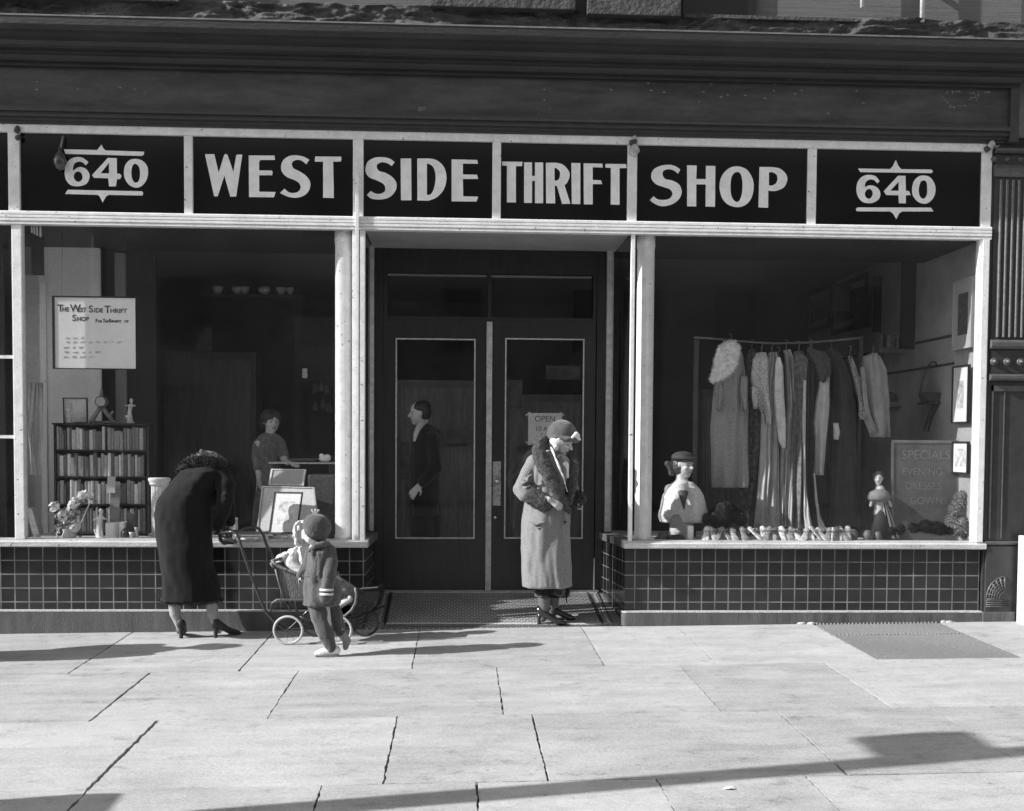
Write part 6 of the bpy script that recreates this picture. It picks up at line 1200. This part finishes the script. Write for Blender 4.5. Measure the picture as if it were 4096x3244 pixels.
# ---- pram
PR = thing('pram', 'old wicker pram with spoked wheels and long curved push handles', 'pram', (-1.05, -.56, gz(-1.05, -.56)))
IRN = mat('dark_enamelled_iron', .03, .35, .3, 30, coat=.3); RIM = mat('pale_rubber_tyre', .42, .6, .2, 40); WICK = mat('brown_wicker', .11, .7, .5, 70, .8, 130, stretch=(1, 1, .25)); WICKD = mat('dark_brown_wicker', .018, .75, .5, 70, .5, 130, stretch=(.3, .3, 1), spec=.15); CANE = mat('pale_cane_rim', .14, .5, .3, 60)
def wheel(u, v, Y, r, rimm):
    c_ = W(u, v, Y); c_.z = gz(c_.x, Y)+r+.004; n_ = 40; R_ = Matrix.Rotation(-.10, 3, 'Z')
    wt = MB(); wt.rings([[c_+R_ @ Vector(((r+.0*0+.010*cos(b2))*cos(a), .009*sin(b2), (r-.006+.010*cos(b2))*sin(a))) for b2 in [2*pi*k/8 for k in range(8)]] for a in [2*pi*i/n_ for i in range(n_+1)]], cap=False)
    w_ = wt.build('wheel', rimm, PR, smooth=True)
    sp = MB()
    for k in range(10): a = 2*pi*k/10+.2; sp.tube([c_+R_ @ Vector((.008*cos(a+.8), .006*(-1)**k, .008*sin(a+.8))), c_+R_ @ Vector(((r-.008)*cos(a), 0, (r-.012)*sin(a)))], .0016, 5)
    h_ = sp.build('spokes', IRN, w_, loc=(0, 0, 0)); h_.data.transform(Matrix.Translation(-parent_loc(w_)))
    h_ = MB().lathe(c_, [(.001, -.03), (.013, -.028), (.016, -.01), (.016, .02), (.001, .022)], 12, 'y').build('hub', IRN, w_, loc=(0, 0, 0)); h_.data.transform(Matrix.Translation(-parent_loc(w_)))
    return c_
wr = .112
c1_ = wheel(607, 1327, -.74, wr, RIM); c2_ = wheel(710, 1328, -.76, wr, RIM); c3_ = wheel(768, 1311, -.40, wr, IRN); c4_ = wheel(664, 1309, -.38, wr, IRN)
MB().tube([c1_, c4_], .006, 8).tube([c2_, c3_], .006, 8).build('axle', IRN, PR)
def PP(u, v, Y): return W(u, v, Y)
ug = MB()
for (Yn, du, dv) in ((-.70, 0, 0), (-.42, 52, -14)):
    ug.tube([PP(u+du, v+dv, Yn) for u, v in ((580, 1312), (592, 1320), (618, 1322), (650, 1326), (690, 1326), (712, 1318))], .006, 8)
    ug.tube([PP(u+du, v+dv, Yn) for u, v in ((578, 1310), (571, 1290), (572, 1272), (580, 1264), (600, 1263))], .0065, 8)
    ug.tube([PP(u+du, v+dv, Yn) for u, v in ((603, 1264), (612, 1290), (628, 1308), (650, 1316))], .006, 8); ug.tube([PP(u+du, v+dv, Yn) for u, v in ((614, 1264), (622, 1284), (640, 1300), (668, 1306))], .006, 8)
    ug.tube([PP(u+du, v+dv, Yn) for u, v in ((668, 1300), (690, 1304), (712, 1300), (724, 1296))], .006, 8)
ug.build('undercarriage', IRN, PR, smooth=True)
# wicker body: back rest, seat, footwell
def slab3(name, pts_near, Yn, Yf, du, dv, m, th=.012):
    """panel running from the near side to the far side; pts_near = photo polyline of its near edge"""
    A_ = [PP(u, v, Yn) for u, v in pts_near]; F_ = [PP(u+du, v+dv, Yf) for u, v in pts_near]; v_ = []; n = len(A_); m2 = 10
    for i in range(n):
        for k in range(m2+1): v_.append(A_[i].lerp(F_[i], k/m2))
    f = [(i*(m2+1)+k, i*(m2+1)+k+1, (i+1)*(m2+1)+k+1, (i+1)*(m2+1)+k) for i in range(n-1) for k in range(m2)]
    o = MB().add(v_, f).build(name, m, PR); md = o.modifiers.new('s', 'SOLIDIFY'); md.thickness = th; md.offset = 0; return o
slab3('back_rest', [(576, 1186), (583, 1210), (589, 1235), (597, 1262)], -.70, -.42, 60, -8, WICK); slab3('seat', [(597, 1262), (640, 1265), (690, 1268)], -.70, -.42, 52, -14, WICK)
slab3('footwell', [(690, 1268), (700, 1290), (724, 1302), (752, 1300), (775, 1290)], -.70, -.42, 35, -14, WICKD)
slab3('front_panel', [(775, 1292), (790, 1275), (797, 1250), (796, 1236)], -.62, -.40, 12, -8, WICKD)
def side(name, poly, Y, m, th=.014):
    P_ = [PP(u, v, Y) for u, v in poly]; n = len(P_); v_ = [p+Vector((0, -th/2, 0)) for p in P_]+[p+Vector((0, th/2, 0)) for p in P_]
    return MB().add(v_, [(i, (i+1) % n, n+(i+1) % n, n+i) for i in range(n)]+[tuple(range(n)), tuple(range(n, 2*n))]).build(name, m, PR)
side('side_panel', [(578, 1190), (600, 1200), (630, 1209), (640, 1212), (644, 1262), (597, 1262)], -.70, WICK); side('side_panel', [(636, 1184), (690, 1204), (696, 1250), (650, 1250)], -.42, WICK)
side('side_panel', [(747, 1238), (770, 1242), (797, 1237), (799, 1252), (793, 1275), (775, 1292), (752, 1302), (726, 1300), (742, 1285), (750, 1262)], -.66, WICKD)
rm = MB(); rr = .013
rm.tube([PP(u, v, -.71) for u, v in ((577, 1196), (571, 1186), (573, 1181), (582, 1190), (600, 1199), (622, 1207), (642, 1212))], rr, 10); rm.tube([PP(573, 1182, -.71), PP(600, 1174, -.56), PP(634, 1176, -.42)], rr, 10); rm.tube([PP(u, v, -.42) for u, v in ((634, 1177), (660, 1190), (690, 1204))], rr, 10)
rm.build('rolled_rim', mat('braided_rim', .16, .6, .7, 60, .8, 100), PR, smooth=True)
cn = MB(); cn.tube([PP(u, v, -.715) for u, v in ((748, 1238), (751, 1252), (749, 1270), (740, 1286), (727, 1297), (706, 1302), (690, 1300))], .010, 8); cn.build('cane_edging', CANE, PR, smooth=True); cn = MB(); cn.tube([PP(u, v, -.715) for u, v in ((577, 1268), (584, 1263), (600, 1264), (645, 1264))], .008, 8); cn.build('cane_edging', CANE, PR, smooth=True); cn = MB(); cn.tube([PP(u, v, -.712) for u, v in ((580, 1198), (587, 1225), (597, 1260))], .008, 8)
cn.build('cane_edging', CANE, PR, smooth=True)
bd = MB()
for k in range(20): u = 590+k*2.8; bd.ell(PP(u, 1263.5, -.722), (.006, .006, .010), 6, 5)
bd.build('braiding', CANE, PR); bd = MB()
for k in range(14): u = 762+k*2.5; bd.ell(PP(u, 1240-.2*k, -.67), (.006, .006, .007), 6, 5)
bd.build('braiding', CANE, PR)
hn = MB(); hn.tube([PP(u, v, Y) for u, v, Y in ((480, 1121, -.60), (490, 1120, -.61), (499, 1125, -.62), (505, 1140, -.64), (512, 1165, -.66), (530, 1215, -.68), (545, 1255, -.70), (560, 1288, -.71), (580, 1312, -.71), (603, 1326, -.72))], .0115, 10)
hn.tube([PP(u, v, Y) for u, v, Y in ((476, 1122, -.36), (500, 1120, -.36), (518, 1112, -.37), (534, 1109, -.38), (546, 1114, -.39), (555, 1127, -.39), (561, 1146, -.40), (576, 1178, -.42), (600, 1215, -.42), (640, 1262, -.42))], .0115, 10)
hn.build('push_handle', IRN, PR, smooth=True)
gr_ = MB(); gr_.cap_(PP(474, 1136, -.60), PP(498, 1142, -.61), .016, .011, 10); gr_.tube([PP(498, 1142, -.61), PP(509, 1150, -.64)], .006, 8); gr_.cap_(PP(470, 1122, -.35), PP(497, 1119, -.36), .014, .013, 10); gr_.cap_(PP(455, 1124, -.40), PP(480, 1121, -.60), .012, .012, 10); gr_.build('handle_grip', IRN, PR, smooth=True)
# toddler sitting in the pram
TY = -.56
TD = thing('person', 'toddler in white bonnet and coat sitting in the pram, half hidden by the child', 'person', (PP(655, 1250, TY).x, TY, PP(655, 1250, TY).z))
def T_(u, v, dy=0): return W(u, v, TY+dy)
b_ = MB(); limb(b_, [T_(642, 1240), T_(640, 1205), T_(636, 1170), T_(634, 1148)], [.085, .08, .07, .035]); Lt, Rt_ = head(b_, T_(633, 1125), .17, (-.75, -.66), .0)
limb(b_, [T_(660, 1245, -.0), T_(696, 1232, .02), T_(712, 1266, -.03)], [.05, .04, .03]); limb(b_, [T_(665, 1240, .08), T_(706, 1220, .09), T_(735, 1250, .07)], [.05, .04, .03]); limb(b_, [T_(618, 1168, -.05), T_(624, 1200, -.09), T_(650, 1215, -.10)], [.035, .03, .022]); hand(b_, T_(651, 1216, -.10), (1, 0, -.1), (0, 0, -1), .5, .7, 1)
body = b_.build('body', SKIN, TD); solid(body, .006, 3); face_marks(Lt, Rt_, .085, TD)
WW = fabric('white_wool', .62, var=.1, sc=30, sheen=.2); b_ = MB()
b_.rings(px_rings([(1245, 615, 672), (1225, 610, 668), (1195, 607, 660), (1170, 609, 655), (1158, 616, 650, .8), (1150, 624, 644, .6)], TY, .10, folds=4, amp=.01, seed=3)); limb(b_, [T_(616, 1166, -.05), T_(612, 1186, -.09), T_(632, 1205, -.10)], [.045, .042, .036])
o = b_.build('coat', WW, TD); solid(o, .008, 3, disp=wrinkle(.010, 14, 1))
bn = MB(); bn.ell(T_(639, 1120, .03), (.082, .085, .092), 18, 12); limb(bn, [T_(630, 1100, -.04), T_(622, 1108, -.07), T_(624, 1145, -.05), T_(634, 1151, -.03)], [.016, .014, .014, .018]); o = bn.build('bonnet', WW, TD); solid(o, .006, 2, disp=fur_disp(.006, 40))
o = MB().cap_(T_(712, 1276, -.06), T_(736, 1262, -.08), .036, .028).build('shoe', WSH, TD, smooth=True); o = MB().cap_(T_(738, 1256, .04), T_(744, 1246, .05), .03, .022).build('shoe', fabric('dark_shoe', .03), TD, smooth=True)
b_ = MB(); gridp = []
n1, n2 = 16, 10
for i in range(n1+1):
    for j in range(n2+1):
        t_ = i/n1; s_ = j/n2; u = 660+t_*94; v = 1196-10*sin(pi*min(t_*1.6, 1))+t_**1.6*44 + (s_*46*(1-.25*t_)); p = W(u, v, -.66+.22*(1-s_)**1.5-.02*sin(t_*9+s_*3)); gridp.append(p)
b_.add(gridp, [(i*(n2+1)+j, i*(n2+1)+j+1, (i+1)*(n2+1)+j+1, (i+1)*(n2+1)+j) for i in range(n1) for j in range(n2)])
o = b_.build('blanket', mat('plaid_blanket', .20, .9, .7, 12, .5, 90, sheen=.3), smooth=True); md = o.modifiers.new('s', 'SOLIDIFY'); md.thickness = .012; tag(o, 'grey patterned blanket over the legs of the toddler in the pram', 'blanket')
o = solid(MB().ell(PP(593, 1182, -.56), (.055, .06, .06)).ell(PP(601, 1172, -.54), (.035, .04, .04)).build('pillow', WW), .008, 3); tag(o, 'white pillow stuffed against the back of the pram', 'pillow')
o = MB().rings([[PP(u, v, Yb) for u, v in ((598, 1195), (618, 1200), (606, 1164), (600, 1170))] for Yb in (-.66, -.58)]).build('paper_bag', mat('brown_paper', .22, .8, .2, 30, .4, 30), bevel=.003); tag(o, 'grey paper bag stuck upright in the pram', 'paper bag')
# ---- people inside the shop
MY = 1.55
IM = thing('person', 'man in dark suit with white collar standing inside behind the left door', 'person', (W(893, 1100, MY).x, MY, .2))
def I_(u, v, dy=0): return W(u, v, MY+dy)
b_ = MB(); Lm, Rm2 = head(b_, I_(882, 871), .235, (-.97, -.22), -.05); limb(b_, [I_(888, 890), I_(896, 925)], [.052, .055]); limb(b_, [I_(897, 955), I_(895, 1000), I_(894, 1060)], [.11, .12, .13]); limb(b_, [I_(890, 1060, -.06), I_(890, 1130, -.06), I_(890, 1235, -.06)], [.09, .07, .05]); limb(b_, [I_(905, 1060, .08), I_(906, 1130, .08), I_(906, 1235, .08)], [.09, .07, .05])
limb(b_, [I_(905, 935, -.14), I_(912, 990, -.16), I_(886, 1020, -.2)], [.055, .045, .03]); hand(b_, I_(884, 1022, -.2), (-.6, -.2, -.7), (0, .6, -.5), 1, .6, 1); b_.cap_(I_(905, 935, .14), I_(912, 1000, .16), .055, .045)
body = b_.build('body', mat('pale_skin', .8, .5, .1, 20), IM); solid(body, .007, 3); face_marks(Lm, Rm2, .1175, IM)
b_ = MB(); b_.rings(px_rings([(1085, 862, 925), (1050, 860, 926), (1000, 862, 926), (960, 860, 928), (930, 864, 930), (916, 868, 926, .9), (906, 876, 918, .65), (897, 884, 908, .4)], MY, .20, folds=2, amp=.006)); limb(b_, [I_(886, 914, -.10), I_(898, 908, -.02), I_(912, 914, .08)], [.07, .075, .08]); limb(b_, [I_(908, 925, -.14), I_(918, 985, -.17), I_(890, 1016, -.2)], [.075, .065, .05]); o = b_.build('jacket', fabric('dark_suit', .02), IM); solid(o, .01, 3, disp=wrinkle(.008, 8, .6))
b_ = MB(); limb(b_, [I_(873, 928, -.24), I_(876, 914, -.23), I_(881, 902, -.19), I_(890, 892, -.13), I_(898, 887, -.07)], [.012, .024, .028, .026, .02]); o = b_.build('shirt_collar', mat('white_shirt', .8, .6), IM); solid(o, .006, 1)
b_ = MB(); limb(b_, [I_(885, 1075, -.03), I_(888, 1150, -.03), I_(890, 1240, -.03)], [.13, .11, .09]); limb(b_, [I_(903, 1075, .08), I_(905, 1150, .08), I_(906, 1240, .08)], [.13, .11, .09]); o = b_.build('trousers', fabric('dark_suit', .02), IM); solid(o, .012, 3)
hb = MB(); hb.ell(I_(888, 858, .0), (.095, .09, .065), 16, 10, Matrix.Rotation(-.3, 3, 'Y')); hb.ell(I_(896, 868, .0), (.06, .085, .085), 14, 9); o = hb.build('hair', mat('dark_hair', .03, .5), IM); solid(o, .007, 2)
IY = 1.75
IW = thing('person', 'woman in grey dress standing inside the shop behind the left window table', 'person', (W(568, 1100, IY).x, IY, .2))
def J_(u, v, dy=0): return W(u, v, IY+dy)
b_ = MB(); Lw, Rw = head(b_, J_(572, 889), .23, (.45, -.89), -.05); limb(b_, [J_(570, 902), J_(567, 935)], [.048, .048]); limb(b_, [J_(566, 965), J_(562, 990), J_(562, 1060)], [.09, .09, .12]); limb(b_, [J_(558, 1080), J_(556, 1150), J_(556, 1240)], [.08, .06, .045]); limb(b_, [J_(575, 1080, .06), J_(576, 1150, .06), J_(576, 1240, .06)], [.08, .06, .045])
limb(b_, [J_(545, 935, -.05), J_(541, 970, -.1), J_(545, 1000, -.14)], [.045, .04, .028]); hand(b_, J_(545, 1002, -.14), (.2, 0, -1), (.6, -.3, 0), 1, .6, 1); limb(b_, [J_(588, 935, .02), J_(598, 965, -.1), J_(606, 975, -.25)], [.045, .04, .028]); hand(b_, J_(608, 975, -.27), (.6, -.8, 0), (0, 0, -1), 1, .5, 1)
body = b_.build('body', mat('pale_skin', .8), IW); solid(body, .007, 3); face_marks(Lw, Rw, .115, IW)
b_ = MB(); b_.rings(px_rings([(1150, 530, 592), (1080, 532, 590), (1030, 540, 588), (1000, 545, 585), (960, 541, 592), (935, 540, 594, .9), (922, 550, 584, .6)], IY, .16, folds=6, amp=.014)); limb(b_, [J_(552, 926, 0), J_(568, 920, .0), J_(582, 926, .0)], [.055, .06, .055]); limb(b_, [J_(545, 935, -.03), J_(540, 962, -.08), J_(543, 985, -.12)], [.062, .055, .045]); limb(b_, [J_(590, 935, .0), J_(599, 960, -.1)], [.062, .05]); o = b_.build('dress', fabric('grey_dress', .24, var=.4, sc=20), IW); solid(o, .01, 3, disp=wrinkle(.008, 8, .6))
hb = MB(); hb.ell(J_(570, 880, .02), (.10, .10, .085), 16, 10); hb.ell(J_(562, 890, .05), (.07, .08, .08), 14, 9); o = hb.build('hair', mat('brown_wavy_hair', .06, .6, .4, 40), IW); solid(o, .008, 2, disp=fur_disp(.006, 30))
# ---- outside the frame: only their shadows reach the picture
PB = thing('person', 'passer-by in long coat just left of the picture, casting a long shadow', 'person', (-4.45, -1.28, gz(-4.45, -1.28)))
x, y, g_ = -4.45, -1.28, gz(-4.45, -1.28); b_ = MB(); head(b_, (x, y, g_+1.53), .23, (1, .1)); limb(b_, [(x, y, g_+1.42), (x, y, g_+1.35)], [.05, .06]); limb(b_, [(x, y, g_+1.2), (x, y, g_+.85)], [.15, .15])
for s_ in (-1, 1): limb(b_, [(x, y+s_*.09, g_+.85), (x+s_*.12, y+s_*.08, g_+.45), (x+s_*.2, y+s_*.08, g_+.06)], [.09, .06, .045]); b_.cap_((x+s_*.2, y+s_*.08, g_+.04), (x+s_*.2+.14, y+s_*.08, g_+.035), .04, .03); limb(b_, [(x, y+s_*.2, g_+1.3), (x, y+s_*.25, g_+1.05), (x+.08, y+s_*.22, g_+.82)], [.05, .045, .03]); hand(b_, (x+.09, y+s_*.22, g_+.80), (.2, 0, -1), (0, -s_, 0), 1, .5, s_)
solid(b_.build('body', SKIN, PB), .009, 3)
b_ = MB(); b_.lathe((x, y, g_), [(.25, .42), (.22, .8), (.18, 1.0), (.2, 1.25), (.10, 1.38)], 24); limb(b_, [(x, y-.2, g_+1.28), (x, y-.25, g_+1.05), (x+.06, y-.22, g_+.86)], [.07, .06, .05]); limb(b_, [(x, y+.2, g_+1.28), (x, y+.25, g_+1.05), (x+.06, y+.22, g_+.86)], [.07, .06, .05]); solid(b_.build('coat', KW, PB), .012, 3)
solid(MB().ell((x, y, g_+1.63), (.12, .11, .08)).lathe((x, y, g_+1.58), [(.15, 0), (.16, .01), (.12, .02)], 20).build('hat', fabric('dark_wool_beret', .075), PB), .009, 2)
LP = thing('street_post', 'tall iron street post with sign boxes standing left of the picture at the kerb', 'street post', (-4.6, -5.72, -.15))
MB().lathe((-4.6, -5.72, -.15), [(.22, 0), (.22, .25), (.12, .4), (.085, 5.9), (.05, 6.1)], 20).build('post', DARK2, LP, smooth=True)
MB().box(-4.62, -4.34, -5.64, -5.22, 4.10, 4.38).build('sign_box', DARK2, LP, bevel=.02); MB().box(-4.72, -4.5, -5.64, -5.22, 1.35, 1.72).build('letter_box', DARK2, LP, bevel=.03)
# small litter on the pavement
p = G(1536, 1664); o = MB().add([p+Vector(q) for q in ((-.03, 0, .004), (.0, -.012, .012), (.03, .002, .005), (.02, .02, .014), (-.015, .022, .008))], [(0, 1, 2, 3, 4)]).build('paper_scrap', PAPER); md = o.modifiers.new('s', 'SOLIDIFY'); md.thickness = .002; tag(o, 'crumpled scrap of paper on the pavement near the bottom edge', 'litter')
